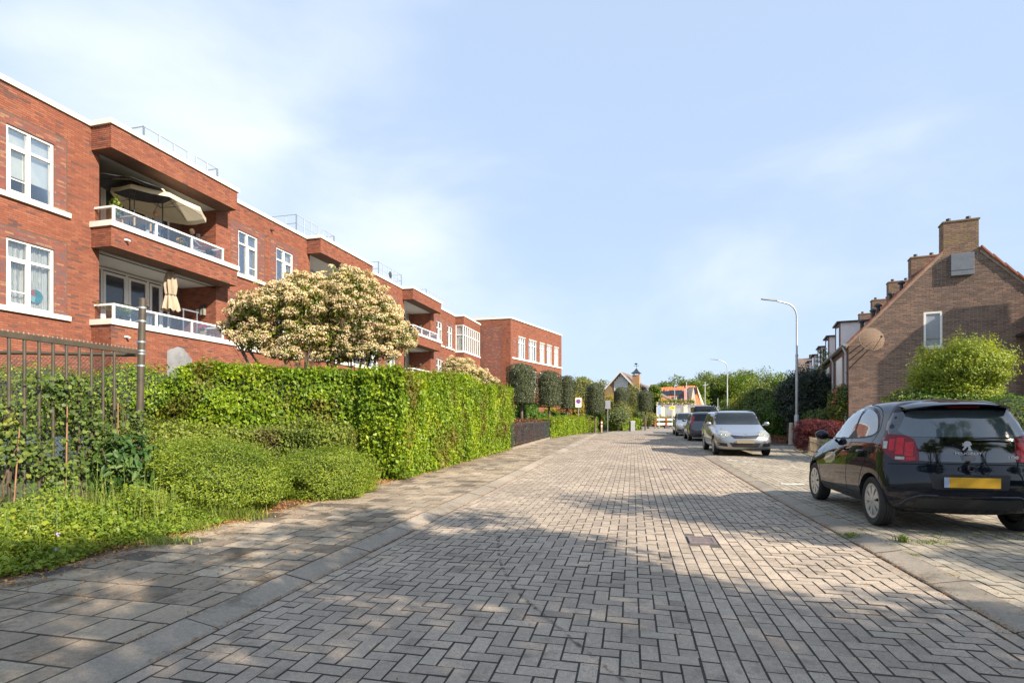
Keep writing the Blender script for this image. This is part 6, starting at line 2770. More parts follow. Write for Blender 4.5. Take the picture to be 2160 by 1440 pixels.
# iron garden fence with concrete base
F0, F1 = Vector((gpx(1080, 951)[0], gpx(1080, 951)[1], 0)), Vector((gpx(1158, 927)[0], gpx(1158, 927)[1], 0))
gf = empty('garden_fence', label='low black iron garden fence on a concrete edge, right of the tall hedge', cat='fence')
d = (F1 - F0)
ln = d.length
d.normalize()


def onf(t, z):
    p = F0 + d * t
    return Vector((p.x, p.y, gz(p.y) + z))


for z in (.24, 1.02):
    b = MB()
    b.bar(onf(0, z), onf(ln, z), .03, .035)
    b.build('rail', M['darkmetal'], gf)
for k_ in range(7):
    b = MB()
    b.bar(onf(ln * k_ / 6, 0), onf(ln * k_ / 6, 1.08), .055, .055)
    b.build('fence_post', M['darkmetal'], gf)
bb = MB()
nb = 74
bb.bar((0, 0, .24), (0, 0, 1.02), .014, .014)
bme = bb.mesh('bar', M['darkmetal'])
for k_ in range(nb):
    link_mesh('bar', bme, gf, loc=onf(ln * (k_ + .5) / nb, 0))
b = MB()
b.bar(onf(-.1, .02), onf(ln + .5, .02), .10, .24)
b.build('concrete_edge', M['kerb'], gf)
b = MB()
b.bar(onf(ln + .12, 0), onf(ln + .12, .22), .16, .16)
b.build('base_block', M['darkmetal'], gf)
nrm = Vector((-d.y, d.x, 0))
hedge('red_tipped_hedge', 'low reddish-brown hedge behind the black iron garden fence', [F0 + nrm * .25 + d * .2, F1 + nrm * .25], 1.02, .8, leafmat('reddish_hedge_leaves', [(0, (.07, .05, .02)), (.5, (.13, .085, .035)), (.8, (.24, .07, .05)), (1, (.36, .07, .06))], .25), .07, 900, lumpa=.08)
hedge('clipped_hedge', 'bright green low clipped hedge between the iron fence and the first road sign', [F1 + Vector((.18, .6, 0)), Vector((3.9, 36, 0)), Vector((5.6, 41, 0)), Vector((6.9, 43.5, 0))], 1.12, 1.0, G['beech'], .10, 700, lumpa=.06)
hedge('clipped_hedge', 'bright green low hedge right of the second sign pole', [Vector((9.0, 47.0, 0)), Vector((12.0, 50.5, 0))], 1.05, 1.0, G['beech'], .11, 500, lumpa=.06)
hedge('garden_hedge', 'green garden hedge behind the trunks of the clipped oaks', [Vector((1.5, 36, 0)), Vector((6.2, 50, 0)), Vector((14, 60, 0))], 1.45, 1.0, G['beech_dark'], .13, 320, lumpa=.1)
hedge('garden_hedge', 'tall green hedge behind the first clipped oak', [Vector((.3, 33.5, 0)), Vector((1.9, 38, 0))], 2.1, .6, G['beech_dark'], .12, 360)
for (px, py, Y, r, mt, lb) in [(1160, 868, 44, (.55, .4, .45), 'yellow', 'small yellow shrub between the trunks of the clipped oaks'), (1219, 862, 47, (.6, .5, 1.2), 'yellow', 'yellow-leaved bush behind the round parking sign'),
                               (1287, 862, 52, (.8, .6, 1.6), 'yellow', 'tall golden bush beside the second sign'), (1312, 868, 49, (1.1, .9, .9), 'olive', 'soft yellow-green shrub beyond the second sign'),
                               (1225, 835, 52, (1.7, 1.2, 2.0), 'olive', 'tall olive-green bush behind the round parking sign'), (1304, 878, 47, (1.2, .9, .8), 'tree2', 'grey-green rounded bush behind the low hedge'),
                               (1340, 878, 52, (1.3, .9, 1.0), 'tree', 'round green bush left of the farthest clipped oak'), (1368, 882, 56, (.9, .8, .75), 'olive', 'yellow-green bush left of the barriers'),
                               (1240, 890, 45, (.9, .6, .6), 'tree2', 'pale variegated shrub under the lone clipped oak'), (1338, 846, 58, (.9, .9, 2.2), 'olive', 'loose olive bush between the last two clipped oaks')]:
    shrub('garden_shrub', lb, PZ(px, py, Y), r, G[mt], .12, int(900 * (r[0] * r[2]) + 500), cat='shrub', group='garden shrubs beyond the road bend')
hedge('copper_hedge', 'small square-clipped copper beech hedge between the clipped oaks', [Vector((at(1173, 46).x, 46, 0)), Vector((at(1206, 46.2).x, 46.2, 0))], 1.9, .7, G['copper'], .10, 700, cat='hedge')
# trees behind on the left
for (px, Y, top, w_, mt, lb) in [(1212, 75, 785, 60, 'tree', 'green garden tree right of the brick end block'), (1262, 82, 796, 62, 'olive', 'olive-brown garden tree left of the house with the white gable'), (1232, 90, 790, 50, 'olive', 'feathery olive tree rising behind the clipped oaks'),
                                 (1382, 70, 800, 28, 'tree', 'small round tree between the gabled house and the orange roof'), (1345, 66, 826, 40, 'olive', 'bushy garden tree in front of the gabled house')]:
    zt = 1.30 + (884 - top) / 1150 * Y
    r = w_ / 2 / 1150 * Y * 1.15
    x = at(px, Y).x
    big_tree('garden_tree', lb, (x, Y, gz(Y)), zt, (x, Y, zt - max(r, zt * .38)), (r, r, max(r, zt * .38)), G[mt], 5000, .28, clumps=40, group='garden trees beyond the bend', r0=.16, cl_r=.34)


# ---- signs, bollard, bin
def pole_sign(label, px, Y, py_top, py_bot, back=False):
    x = at(px, Y).x
    root = empty('road_sign', (x, Y, gz(Y)), 0.0 if not back else math.radians(8), label, 'sign')
    zt = 1.30 + (884 - py_top) / 1150 * Y - gz(Y)
    b = MB()
    b.smooth = True
    b.tube([(0, .03, 0), (0, .03, zt - .05)], .03, 10)
    b.build('pole', M['zinc'], root)
    h = .68
    w = .44
    b = MB()
    b.box((-w / 2, -.012, zt - h), (w / 2, .0, zt), bev=.004)
    po = b.build('sign_plate', simple('grey_sign_back', (.19, .20, .23), .5) if back else simple('white_sign_face', (.75, .75, .73), .5), root)
    if not back:
        for r_, dy, mt in [(.175, -.016, ('sign_red', (.50, .02, .02))), (.135, -.020, ('sign_blue', (.03, .10, .42)))]:
            c = MB()
            c.lathe([(0, dy), (r_, dy), (r_, dy + .004)], 28, (0, 0, zt - .25), axis='y')
            c.build('disc', simple(mt[0], mt[1], .4), po)
        c = MB()
        c.bar((-.11, -.022, zt - .14), (.11, -.022, zt - .36), .03, .03)
        c.build('slash', simple('sign_red', (.5, .02, .02)), po)
        text_mesh('lettering', 'ZONE', .13, M['blackplastic'], po, (0, -.016, zt - .56), (math.pi / 2, 0, 0), bold=True)
    return root


pole_sign('white sign with a round blue and red parking ban behind the low hedge', 1220, 40, 839, 884)
pole_sign('road sign seen from its grey back on a tall pole at the pavement edge', 1282, 43.5, 844, 911, back=True)
X, Y = gpx(1268.5, 912)
bo = empty('bollard', (X, Y, gz(Y)), label='slim post with red and white bands at the end of the low hedge', cat='bollard')
for k_, (z0_, z1_, mt) in enumerate([(0, .45, ('pinkish_post', (.42, .26, .18))), (.45, .60, ('band_white', (.75, .75, .73))), (.60, .72, ('band_red', (.55, .03, .02))), (.72, .86, ('band_white', (.75, .75, .73))), (.86, .95, ('band_red', (.55, .03, .02)))]):
    b = MB()
    b.smooth = 40
    b.tube([(0, 0, z0_), (0, 0, z1_)], .075, 14)
    b.build('shaft' if k_ == 0 else 'band', simple(mt[0], mt[1], .5), bo)
X, Y = gpx(1333, 909)
bn = empty('litter_bin', (X, Y, gz(Y)), .2, 'grey metal cabinet standing at the pavement edge by the bend', 'bin')
b = MB()
b.box((-.20, -.2, 0), (.20, .2, .80), bev=.02)
b.build('body', simple('pale_grey_enamel', (.24, .25, .25), .5), bn)
b = MB()
b.box((-.22, -.22, .80), (.22, .22, .86), bev=.015)
b.build('lid', M['zinc_light'], bn)

# ---- the house with the white gable and capped chimney
def frame_from(px0, Y0, ang):
    p = at(px0, Y0)
    return p, ang


gh = empty('gabled_house', (at(1310, 72).x, 72, gz(72)), math.radians(-24), 'brown brick house with a white boarded gable, dark roof and capped chimney', 'house')
wl3 = MB()
s = 72 / 1150.0
W2 = 37 * s
zt_ = (884 - 786) * s + 1.3 - gz(72)      # ridge
ze_ = (884 - 826) * s + 1.3 - gz(72)      # eaves
b = MB()
b.add([(-W2, 0, 0), (W2, 0, 0), (W2, 0, ze_), (0, 0, zt_), (-W2, 0, ze_), (-W2, 9, 0), (W2, 9, 0), (W2, 9, ze_), (0, 9, zt_), (-W2, 9, ze_)],
      [(0, 1, 2, 3, 4), (9, 8, 7, 6, 5), (1, 6, 7, 2), (5, 0, 4, 9)])
b.build('wall', simple('sandy_house_brick', (.30, .20, .11), .9, var=.2, scale=8, bump=.4, bscale=25), gh)
for sg in (-1, 1):
    b = MB()
    dx, dz = W2 * 1.12, (zt_ - ze_) * 1.12
    t_ = .14
    b.add([(0, -.5, zt_ + .02), (sg * dx, -.5, zt_ - dz), (sg * dx, 9.4, zt_ - dz), (0, 9.4, zt_ + .02), (0, -.5, zt_ + .02 + t_), (sg * dx, -.5, zt_ - dz + t_), (sg * dx, 9.4, zt_ - dz + t_), (0, 9.4, zt_ + .02 + t_)],
          [(0, 1, 2, 3), (7, 6, 5, 4), (0, 4, 5, 1), (1, 5, 6, 2), (2, 6, 7, 3)])
    b.build('roof', M['rooftile_dark'], gh)
    b = MB()
    b.add([(0, -.55, zt_ - .02), (sg * dx, -.55, zt_ - dz - .02), (sg * dx, -.55, zt_ - dz + .2), (0, -.55, zt_ + .2), (0, -.5, zt_ - .02), (sg * dx, -.5, zt_ - dz - .02), (sg * dx, -.5, zt_ - dz + .2), (0, -.5, zt_ + .2)],
          [(0, 1, 2, 3), (7, 6, 5, 4), (3, 2, 6, 7), (0, 4, 5, 1)])
    b.build('verge_board', M['white'], gh)
nbd = 8
gw_ = W2 * .40
for k_ in range(nbd):
    z0_ = zt_ - .25 - (k_ + 1) * .27
    z1_ = z0_ + .25
    hw_ = min(gw_, (zt_ - .1 - z1_) * W2 / (zt_ - ze_))
    if hw_ < .1:
        continue
    b = MB()
    b.box((-hw_, -.06, z0_), (hw_, -.01, z1_))
    b.build('gable_board', M['white'], gh)
cx_ = 27 * s
b = MB()
b.box((cx_ - .45, 1.2, zt_ - 3.0), (cx_ + .45, 2.1, zt_ - .25))
co = b.build('chimney', simple('sandy_chimney_brick', (.34, .20, .10), .9, var=.25, scale=10, bump=.4, bscale=25), gh)
b = MB()
zc_ = zt_ - .25
for (sx_, sy_) in ((-1, -1), (1, -1), (1, 1), (-1, 1)):
    b.bar((cx_ + sx_ * .35, 1.65 + sy_ * .35, zc_), (cx_ + sx_ * .35, 1.65 + sy_ * .35, zc_ + .25), .06)
b.add([(cx_ - .62, 1.0, zc_ + .22), (cx_ + .62, 1.0, zc_ + .22), (cx_ + .62, 2.3, zc_ + .22), (cx_ - .62, 2.3, zc_ + .22), (cx_ - .3, 1.35, zc_ + .5), (cx_ + .3, 1.35, zc_ + .5), (cx_ + .3, 1.95, zc_ + .5), (cx_ - .3, 1.95, zc_ + .5), (cx_, 1.65, zc_ + .95)],
      [(3, 2, 1, 0), (0, 1, 5, 4), (1, 2, 6, 5), (2, 3, 7, 6), (3, 0, 4, 7), (4, 5, 8), (5, 6, 8), (6, 7, 8), (7, 4, 8)])
b.build('chimney_cap', M['darkmetal'], co)
b = MB()
b.bar((cx_, 1.65, zc_ + .95), (cx_, 1.65, zc_ + 1.55), .04)
b.bar((cx_ - .35, 1.65, zc_ + 1.25), (cx_ + .35, 1.65, zc_ + 1.25), .04)
b.ball((cx_ - .05, 1.65, zc_ + 1.5), .14, 8, 6, (1.5, .3, .8))
b.build('weather_vane', M['darkmetal'], co)
# its lower annex to the right
b = MB()
b.box((W2, 2, 0), (W2 + 4.5, 9, 2.7))
b.build('annex_wall', simple('cream_render', (.60, .50, .32), .8), gh)
b = MB()
b.add([(W2 - .5, 1.6, 5.6), (W2 + 5.2, 1.6, 2.4), (W2 + 5.2, 9, 2.4), (W2 - .5, 9, 5.6), (W2 - .5, 1.6, 5.75), (W2 + 5.2, 1.6, 2.55), (W2 + 5.2, 9, 2.55), (W2 - .5, 9, 5.75)], [(3, 2, 1, 0), (4, 5, 6, 7), (0, 1, 5, 4), (1, 2, 6, 5), (3, 0, 4, 7)])
b.build('annex_roof', M['rooftile_dark'], gh)

# ---- the orange roofed house with solar panels
Yo = 84.0
so = Yo / 1150.0


def O(px, py, dy=0.0):
    return Vector(((px - 1430) * so, dy, (884 - py) * so + 1.3 - gz(Yo)))


oh = empty('orange_roofed_house', (at(1430, Yo).x, Yo, gz(Yo)), 0, 'house with steep orange tiled roofs and black solar panels, behind the parked cars', 'house')
b = MB()
b.box(tuple(O(1383, 905)), tuple(O(1486, 853, 7)))
b.build('wall', simple('pale_house_wall', (.42, .38, .30), .9, var=.2, scale=3), oh)


def roofface(quad, mat, name, th=.16, parent=oh):
    """thick sloping sheet"""
    q = [Vector(p) for p in quad]
    n_ = (q[1] - q[0]).cross(q[2] - q[0]).normalized()
    if n_.y > 0:
        n_ = -n_
    b = MB()
    b.add([p - n_ * -.0 for p in q] + [p - n_ * th for p in q], [(0, 1, 2, 3), (7, 6, 5, 4), (0, 4, 5, 1), (1, 5, 6, 2), (2, 6, 7, 3), (3, 7, 4, 0)])
    return b.build(name, mat, parent)


nt = NT('pantile_rows')
wv_ = nt.node('ShaderNodeTexWave', wave_type='BANDS', bands_direction='X')
wv_.inputs['Scale'].default_value = 1.3
nt.put(wv_.inputs['Vector'], nt.coord(1.0))
wz = nt.node('ShaderNodeTexWave', wave_type='BANDS', bands_direction='Z', wave_profile='SAW')
wz.inputs['Scale'].default_value = 1.2
nt.put(wz.inputs['Vector'], nt.coord(1.0))
nt.set(color=nt.mix(nt.noise(1.5), (.46, .12, .04), (.62, .22, .08)), rough=.7)
nt.bump(nt.math('ADD', wv_.outputs['Fac'], wz.outputs['Fac']), 1.0, .08)
M['pantile'] = nt.mat
roofface([O(1383, 856), O(1455, 856), O(1455, 812, 2.6), O(1396, 815, 2.6)], M['pantile'], 'roof')
roofface([O(1450, 856, -.6), O(1480, 856, -.6), O(1477, 811, 2.4), O(1456, 811, 2.4)], M['pantile'], 'roof')
for (x0_, y0_, x1_, y1_, o1, o2) in [(1385, 833, 1420, 823, .0, 0), (1421, 833, 1448, 821, 0, 0), (1428, 850, 1447, 835, 0, 0), (1461, 831, 1473, 815, -.6, 0)]:
    f0 = (856 - y0_) / 44 * 2.6 + o1
    f1 = (856 - y1_) / 44 * 2.6 + o1
    b = MB()
    b.add([O(x0_, y0_, f0 - .14), O(x1_, y0_, f0 - .14), O(x1_, y1_, f1 - .14), O(x0_, y1_, f1 - .14), O(x0_, y0_, f0 - .02), O(x1_, y0_, f0 - .02), O(x1_, y1_, f1 - .02), O(x0_, y1_, f1 - .02)], [(0, 1, 2, 3), (0, 4, 5, 1), (1, 5, 6, 2), (2, 6, 7, 3), (3, 7, 4, 0)])
    b.build('solar_panel', simple('solar_panel_glass', (.012, .014, .022), .2, spec=.8), oh)
for (xa, xb, xm_, yt_) in [(1452, 1465, 1458.5, 816), (1419, 1427, 1423, 836)]:
    b = MB()
    b.add([O(xa, 856, -.9), O(xb, 856, -.9), O(xm_, yt_, -.9), O(xa, 856, .8), O(xb, 856, .8), O(xm_, yt_, 1.8)], [(0, 1, 2), (0, 2, 5, 3), (1, 4, 5, 2)])
    b.build('gable_dormer', simple('pale_gable_wall', (.52, .44, .34), .9), oh)
b = MB()
b.box(tuple(O(1456, 851, -.96)), tuple(O(1461, 843, -.9)))
b.build('gable_window', M['white'], oh)
b = MB()
b.add([O(1477, 856, -.6), O(1488, 856, .4), O(1478, 811, 1.9), O(1488, 856, 3)], [(0, 1, 2), (1, 3, 2)])
b.build('side_gable', simple('pale_gable_wall', (.52, .44, .34), .9), oh)
b = MB()
b.box(tuple(O(1433, 812, 2.3)), tuple(O(1440, 809, 2.8)))
b.box(tuple(O(1438, 812, 2.3)), tuple(O(1439, 807, 2.5)))
b.build('roof_vent', M['zinc'], oh)
# poles and masts in front of it
for (px, top, lb, w_) in [(1423, 813, 'thin grey pole nearest the gabled house, before the orange roof', .09), (1448, 806, 'pale pole with a red and white flag, before the orange roof', .12), (1439, 844, 'short grey pole between the two taller ones', .09), (1487, 805, 'pole with a small cross arm at the right end of the orange roof', .11), (1514, 840, 'thin pole left of the second street lamp', .09)]:
    Yp = 70.0
    x = at(px, Yp).x
    zt_ = (884 - top) / 1150 * Yp + 1.3
    r_ = empty('pole', (x, Yp, gz(Yp)), label=lb, cat='pole', group='poles before the orange roofed house')
    b = MB()
    b.smooth = True
    b.tube([(0, 0, 0), (0, 0, zt_ - gz(Yp))], w_ / 2, 8)
    b.build('shaft', simple('pale_pole', (.46, .45, .43), .5), r_)
    if px == 1487:
        b = MB()
        b.bar((-.3, 0, zt_ - .9), (.45, 0, zt_ - .8), .07)
        b.build('cross_arm', M['zinc'], r_)
    if px == 1448:
        b = MB()
        b.box((-.3, -.02, zt_ - 3.0), (-.03, 0, zt_ - 1.2))
        b.build('flag', simple('faded_red_white_flag', (.55, .26, .25), .8, var=.3, scale=1.2), r_)
# pergola, garages and hedge at the end of the road
pg = empty('pergola', (at(1430, 66).x, 66, gz(66)), label='climber-covered pergola with pale posts at the end of the road', cat='pergola')
sg_ = 66 / 1150
for px in (1387, 1396, 1400, 1422, 1444, 1448):
    b = MB()
    x = (px - 1430) * sg_
    b.box((x - .12, 0, 0), (x + .12, .2, 2.75))
    b.build('post', simple('cream_post', (.62, .56, .42), .7), pg)
b = MB()
b.box(((1385 - 1430) * sg_, -.05, 2.75), ((1460 - 1430) * sg_, .25, 2.95))
b.build('beam', simple('cream_post', (.62, .56, .42), .7), pg)
P = np.column_stack([RNG.uniform((1390 - 1430) * sg_, (1466 - 1430) * sg_, 1500), RNG.normal(.1, .25, 1500), RNG.normal(3.0, .16, 1500)])
L = Leaf()
L.add(*leaves(P, np.tile([[0, -.5, .8]], (1500, 1)), .16, .7, .6))
L.build('climber', G['olive'], pg)
gar = empty('garage', (at(1415, 69).x, 69, gz(69)), label='grey garage doors behind the pergola', cat='garage')
b = MB()
b.box((-1.6, 0, 0), (4.6, 3, 2.7))
b.build('wall', simple('grey_garage', (.20, .20, .22), .7, var=.2), gar)
for k_ in range(2):
    b = MB()
    b.box((-1.3 + k_ * 3, -.05, .05), (1.2 + k_ * 3, 0, 2.3))
    b.build('door', simple('grey_garage_door', (.27, .28, .30), .6), gar)
hedge('low_hedge', 'yellow-green low hedge behind the barriers', [Vector((at(1382, 63).x, 63, 0)), Vector((at(1430, 63).x, 63, 0))], 1.1, .8, G['olive'], .16, 260)

# ---- red and white barriers
def barrier(label, px0, px1, py, brick_block=False):
    X0, Y0 = gpx(px0, py)
    X1, Y1 = gpx(px1, py)
    Y0 = Y1 = 57.0
    X0, X1 = at(px0, Y0).x, at(px1, Y1).x
    root = empty('road_barrier', (X0, Y0, gz(Y0)), 0, label, 'barrier', 'red and white road barriers')
    w_ = X1 - X0
    for z in (.35, .82):
        n_ = 5 if w_ > 1 else 2
        for k_ in range(n_):
            b = MB()
            b.box((w_ * k_ / n_, 0, z), (w_ * (k_ + 1) / n_, .03, z + .22))
            b.build('stripe', simple('band_red2', (.62, .045, .02), .5) if (n_ == 5 and k_ == 2) or (n_ == 2 and k_ == 0) else simple('band_white', (.75, .75, .73)), root)
    for x in (.05, w_ - .05):
        b = MB()
        b.box((x - .03, .03, 0), (x + .03, .07, 1.15))
        b.bar((x, -.35, .03), (x, .45, .03), .06)
        b.build('foot', M['zinc'], root)
    if brick_block:
        b = MB()
        b.box((w_ * .4, -.2, 0), (w_ * .75, .35, .28))
        b.build('ballast_block', simple('dark_ballast', (.08, .08, .08), .8), root)


barrier('red and white barrier turned to the side, left end of the closure', 1381, 1391, 903)
barrier('wide red and white barrier with a dark ballast block across the road', 1391, 1419, 903, True)
barrier('red and white barrier next to the small silver car', 1419, 1431, 903)
ys_ = empty('diversion_sign', (at(1418, 60).x, 60, gz(60)), label='small yellow diversion sign on a white pole behind the barriers', cat='sign')
b = MB()
b.smooth = True
b.tube([(0, .03, 0), (0, .03, 2.7)], .03, 8)
b.build('pole', M['white'], ys_)
b = MB()
b.box((-.32, -.01, 2.05), (.30, .01, 2.35))
yo_ = b.build('plate', simple('sign_yellow', (.62, .52, .02), .5), ys_)
b = MB()
b.add([(-.2, -.014, 2.17), (.05, -.014, 2.17), (.05, -.014, 2.11), (.2, -.014, 2.2), (.05, -.014, 2.29), (.05, -.014, 2.23), (-.2, -.014, 2.23)], [(0, 1, 2, 3, 4, 5, 6)])
b.build('arrow', M['blackplastic'], yo_)
sp_ = empty('road_sign', (at(1390, 64).x, 64, gz(64)), label='small blue and white sign by the cream posts of the pergola', cat='sign')
b = MB()
b.box((-.2, 0, 1.5), (.2, .02, 2.5))
b.build('plate', simple('blue_white_sign', (.25, .35, .62), .5), sp_)
b = MB()
b.bar((0, .04, 0), (0, .04, 2.5), .05)
b.build('pole', M['zinc'], sp_)

# ---- tall trees at the back
tl = [(1395, 150, 800, 40), (1425, 165, 786, 62), (1462, 160, 792, 60), (1502, 170, 774, 80), (1545, 165, 772, 78), (1583, 172, 770, 80), (1628, 175, 774, 84), (1668, 170, 790, 70)]
lbs = ['lowest tree at the left end of the distant row, over the gabled house', 'distant tree above the left end of the orange roof', 'distant tree above the solar panels', 'distant airy tree above the right end of the orange roof',
       'distant tree directly behind the second street lamp', 'distant tree just right of the second street lamp', 'distant wide tree left of the near lamp post', 'distant tree behind the near lamp post']
for i, ((px, Y, top, w_), lb) in enumerate(zip(tl, lbs)):
    zt = 1.30 + (884 - top) / 1150 * Y
    r = w_ / 2 / 1150 * Y * 1.25
    x = at(px, Y).x
    zc = gz(Y) + (zt - gz(Y)) * .56
    big_tree('distant_tree', lb, (x, Y, gz(Y)), zt, (x, Y, zc), (r, r, (zt - gz(Y)) * .44), G['tree2' if i % 2 else 'tree'], 11000, .55, clumps=60, group='tall trees on the horizon', r0=.3, cl_r=.30, limb=14)
# nearer, greener trees between road and houses on the right
rt = [(1600, 60, 806, 66, 'olive', 'yellow-green leafy tree between the second street lamp and the dark evergreen'), (1570, 66, 828, 44, 'tree', 'low green tree right of the second street lamp'), (1650, 62, 812, 66, 'tree', 'dense green tree behind the near lamp post'),
      (1540, 75, 838, 44, 'tree', 'small green tree at the foot of the second street lamp'), (1622, 48, 828, 56, 'tree', 'green bushy tree above the hedge right of the silver car')]
for (px, Y, top, w_, mt, lb) in rt:
    zt = 1.30 + (884 - top) / 1150 * Y
    r = w_ / 2 / 1150 * Y * 1.1
    x = at(px, Y).x
    hh = zt - gz(Y)
    big_tree('roadside_tree', lb, (x, Y, gz(Y)), zt, (x, Y, gz(Y) + hh * .55), (r, r * .9, hh * .46), G[mt], 8000, .22, clumps=46, group='trees along the right side', r0=.12, cl_r=.34)
sy = shrub('yellow_shrub', 'bright yellow flowering shrub left of the roadside trees', PZ(1562, 858, 52), (1.15, .8, 1.0), G['yellow'], .14, 1400)
mb = MB()
# horizon wood closing the view
hw = empty('far_wood', kind='stuff')
hw['label'] = 'low green tree belt on the horizon'
P = []
for k_ in range(9000):
    x = random.uniform(-260, 420)
    y = random.uniform(225, 255)
    P.append((x, y, random.random() ** .7 * (7 + 3.0 * math.sin(x * .05) + 2 * math.sin(x * .21))))
P = np.array(P)
L = Leaf()
L.add(*leaves(P, np.tile([[0, -.6, .7]], (len(P), 1)), 2.0, .8, .7))
L.build('foliage', G['tree2'], hw)
# ================================================================== right side: row of gabled houses
PR = Vector((12.35, 20.0, 0))
RANG = math.atan2(-0.4179, 0.9085)
hs_ = empty('terraced_house_row', PR, RANG, 'row of brown brick terraced houses, its end gable facing the camera, with dormers and chimneys', 'house')
ZE, ZRG, HWD = 4.10, 7.62, 3.28
LEN = 27.0
wl4, bk4 = MB(), MB()
ws = (2.25, 3.80, 2.77, 5.03)
wall_sheet(wl4, (0, 0, 0), Xv, Zv, 2 * HWD, ZE, [(ws[0], ws[1], ws[2], ZE)])
sl_ = (ZRG - ZE) / HWD
# gable triangle with the window cut: build from strips
xs_ = [0, ws[0], ws[2], HWD, 2 * HWD]


def zroof(x):
    return ZE + sl_ * (x if x < HWD else 2 * HWD - x)


for a, b_ in zip(xs_[:-1], xs_[1:]):
    z0_ = ws[3] if (a == ws[0]) else ZE
    wl4.add([(a, 0, z0_), (b_, 0, z0_), (b_, 0, max(z0_, zroof(b_) - .02)), (a, 0, max(z0_, zroof(a) - .02))], [(0, 1, 2, 3)])
for (p, q) in [((ws[0], ws[1]), (ws[2], ws[1])), ((ws[2], ws[1]), (ws[2], ws[3])), ((ws[2], ws[3]), (ws[0], ws[3])), ((ws[0], ws[3]), (ws[0], ws[1]))]:
    wl4.add([(p[0], 0, p[1]), (q[0], 0, q[1]), (q[0], .12, q[1]), (p[0], .12, p[1])], [(0, 1, 2, 3)])
wl4.add([(0, LEN, 0), (0, 0, 0), (0, 0, ZE), (0, LEN, ZE)], [(0, 1, 2, 3)])
wl4.add([(2 * HWD, 0, 0), (2 * HWD, LEN, 0), (2 * HWD, LEN, ZE), (2 * HWD, 0, ZE)], [(0, 1, 2, 3)])
wl4.build('wall', M['mortar_tan'], hs_)
gsing = []
# planes: below both roof slopes
planes = [(-sl_, 1, ZE - 1.0 - .02), (sl_, 1, ZE + sl_ * 2 * HWD - 1.0 - .02)]
clad(bk4, (0, 0, 1.0), Xv, Zv, 2 * HWD, ZRG - 1.0, [(ws[0] - .01, ws[1] - 1.0 - .01, ws[2] + .01, ws[3] - 1.0 + .01)], planes, L=.22, H=.0625, gap=.013, depth=.008,
     collect=lambda c: (2.9 < c[2] < 6.3 and .4 < c[0] < 5.2 and len(gsing) < 300 and gsing.append(c) is None))
clad(bk4, (-.002, 9, .8), Vector((0, -1, 0)), Zv, 9, ZE - .8, gap=.013)
bk4.build('brickwork', M['brick_brown'], hs_, kind='stuff')
brickobjs(gsing, one_brick(M['brick_brown'], gap=.013, depth=.008), hs_)
# window in the gable
w = MB()
for (a, b_, c, d_) in [(ws[0], ws[1], ws[2], ws[1] + .06), (ws[0], ws[3] - .06, ws[2], ws[3]), (ws[0], ws[1] + .06, ws[0] + .06, ws[3] - .06), (ws[2] - .06, ws[1] + .06, ws[2], ws[3] - .06)]:
    w.box((a, .0, b_), (c, .09, d_))
wo = w.build('window', M['white'], hs_)
w = MB()
w.box((ws[0] + .06, .04, ws[1] + .06), (ws[2] - .06, .048, ws[3] - .06))
w.build('pane', simple('frosted_grey_glass', (.30, .31, .34), .12, var=.06, spec=.7), wo)
w = MB()
w.box((ws[0] - .03, -.05, ws[1] - .07), (ws[2] + .03, .03, ws[1] - .002))
w.build('sill', M['stone_white'], wo)
# roof: tiled slopes, each course of tiles its own step
def slope(sign, y0, y1, name, mat):
    """tile courses from eaves to ridge"""
    b = MB()
    n = 13
    for k_ in range(n):
        t0, t1 = k_ / n, (k_ + 1.12) / n
        for (ta, tb, lift0, lift1) in [(t0, min(1, t1), .055, .02)]:
            xa, xb = -.12 + (HWD + .12) * ta, -.12 + (HWD + .12) * tb
            za, zb_ = ZE - .12 * sl_ + sl_ * (xa + .12) + lift0, ZE - .12 * sl_ + sl_ * (xb + .12) + lift1
            if sign > 0:
                xa, xb = 2 * HWD - xa, 2 * HWD - xb
            ys_ = y0 if zb_ < zroof(2.82) + .1 else .52
            vs = [(xa, ys_, za), (xa, y1, za), (xb, y1, zb_), (xb, ys_, zb_), (xa, ys_, za - .045), (xa, y1, za - .045), (xb, y1, zb_ - .045), (xb, ys_, zb_ - .045)]
            fs = [(0, 1, 2, 3), (7, 6, 5, 4), (0, 4, 5, 1), (1, 5, 6, 2), (2, 6, 7, 3), (3, 7, 4, 0)]
            if sign < 0:
                fs = [tuple(reversed(f)) for f in fs]
            b.add(vs, fs, random.random())
    return b.build(name, mat, hs_)


slope(-1, -.07, LEN, 'roof', M['rooftile_red'])
slope(1, -.07, LEN, 'roof', M['rooftile_red'])
# verge: boards and the tile ends stepping down the right side
for sg in (-1, 1):
    b = MB()
    for (a, c) in [(0, 1)]:
        x0_, x1_ = (-.1, 2.78) if sg < 0 else (2 * HWD + .1, 3.79)
        z0_, z1_ = ZE - .1 * sl_, zroof(x1_) - .02
        b.add([(x0_, -.035, z0_ - .10), (x1_, -.035, z1_ - .10), (x1_, -.035, z1_ + .03), (x0_, -.035, z0_ + .03), (x0_, -.003, z0_ - .10), (x1_, -.003, z1_ - .10), (x1_, -.003, z1_ + .03), (x0_, -.003, z0_ + .03)],
              [(0, 1, 2, 3), (7, 6, 5, 4), (0, 4, 5, 1), (2, 6, 7, 3), (1, 5, 6, 2), (3, 7, 4, 0)] if sg < 0 else [(3, 2, 1, 0), (4, 5, 6, 7), (1, 5, 4, 0), (3, 7, 6, 2), (2, 6, 5, 1), (0, 4, 7, 3)])
    b.build('verge_board', simple('weathered_verge', (.30, .235, .18), .9, var=.25, scale=6), hs_)
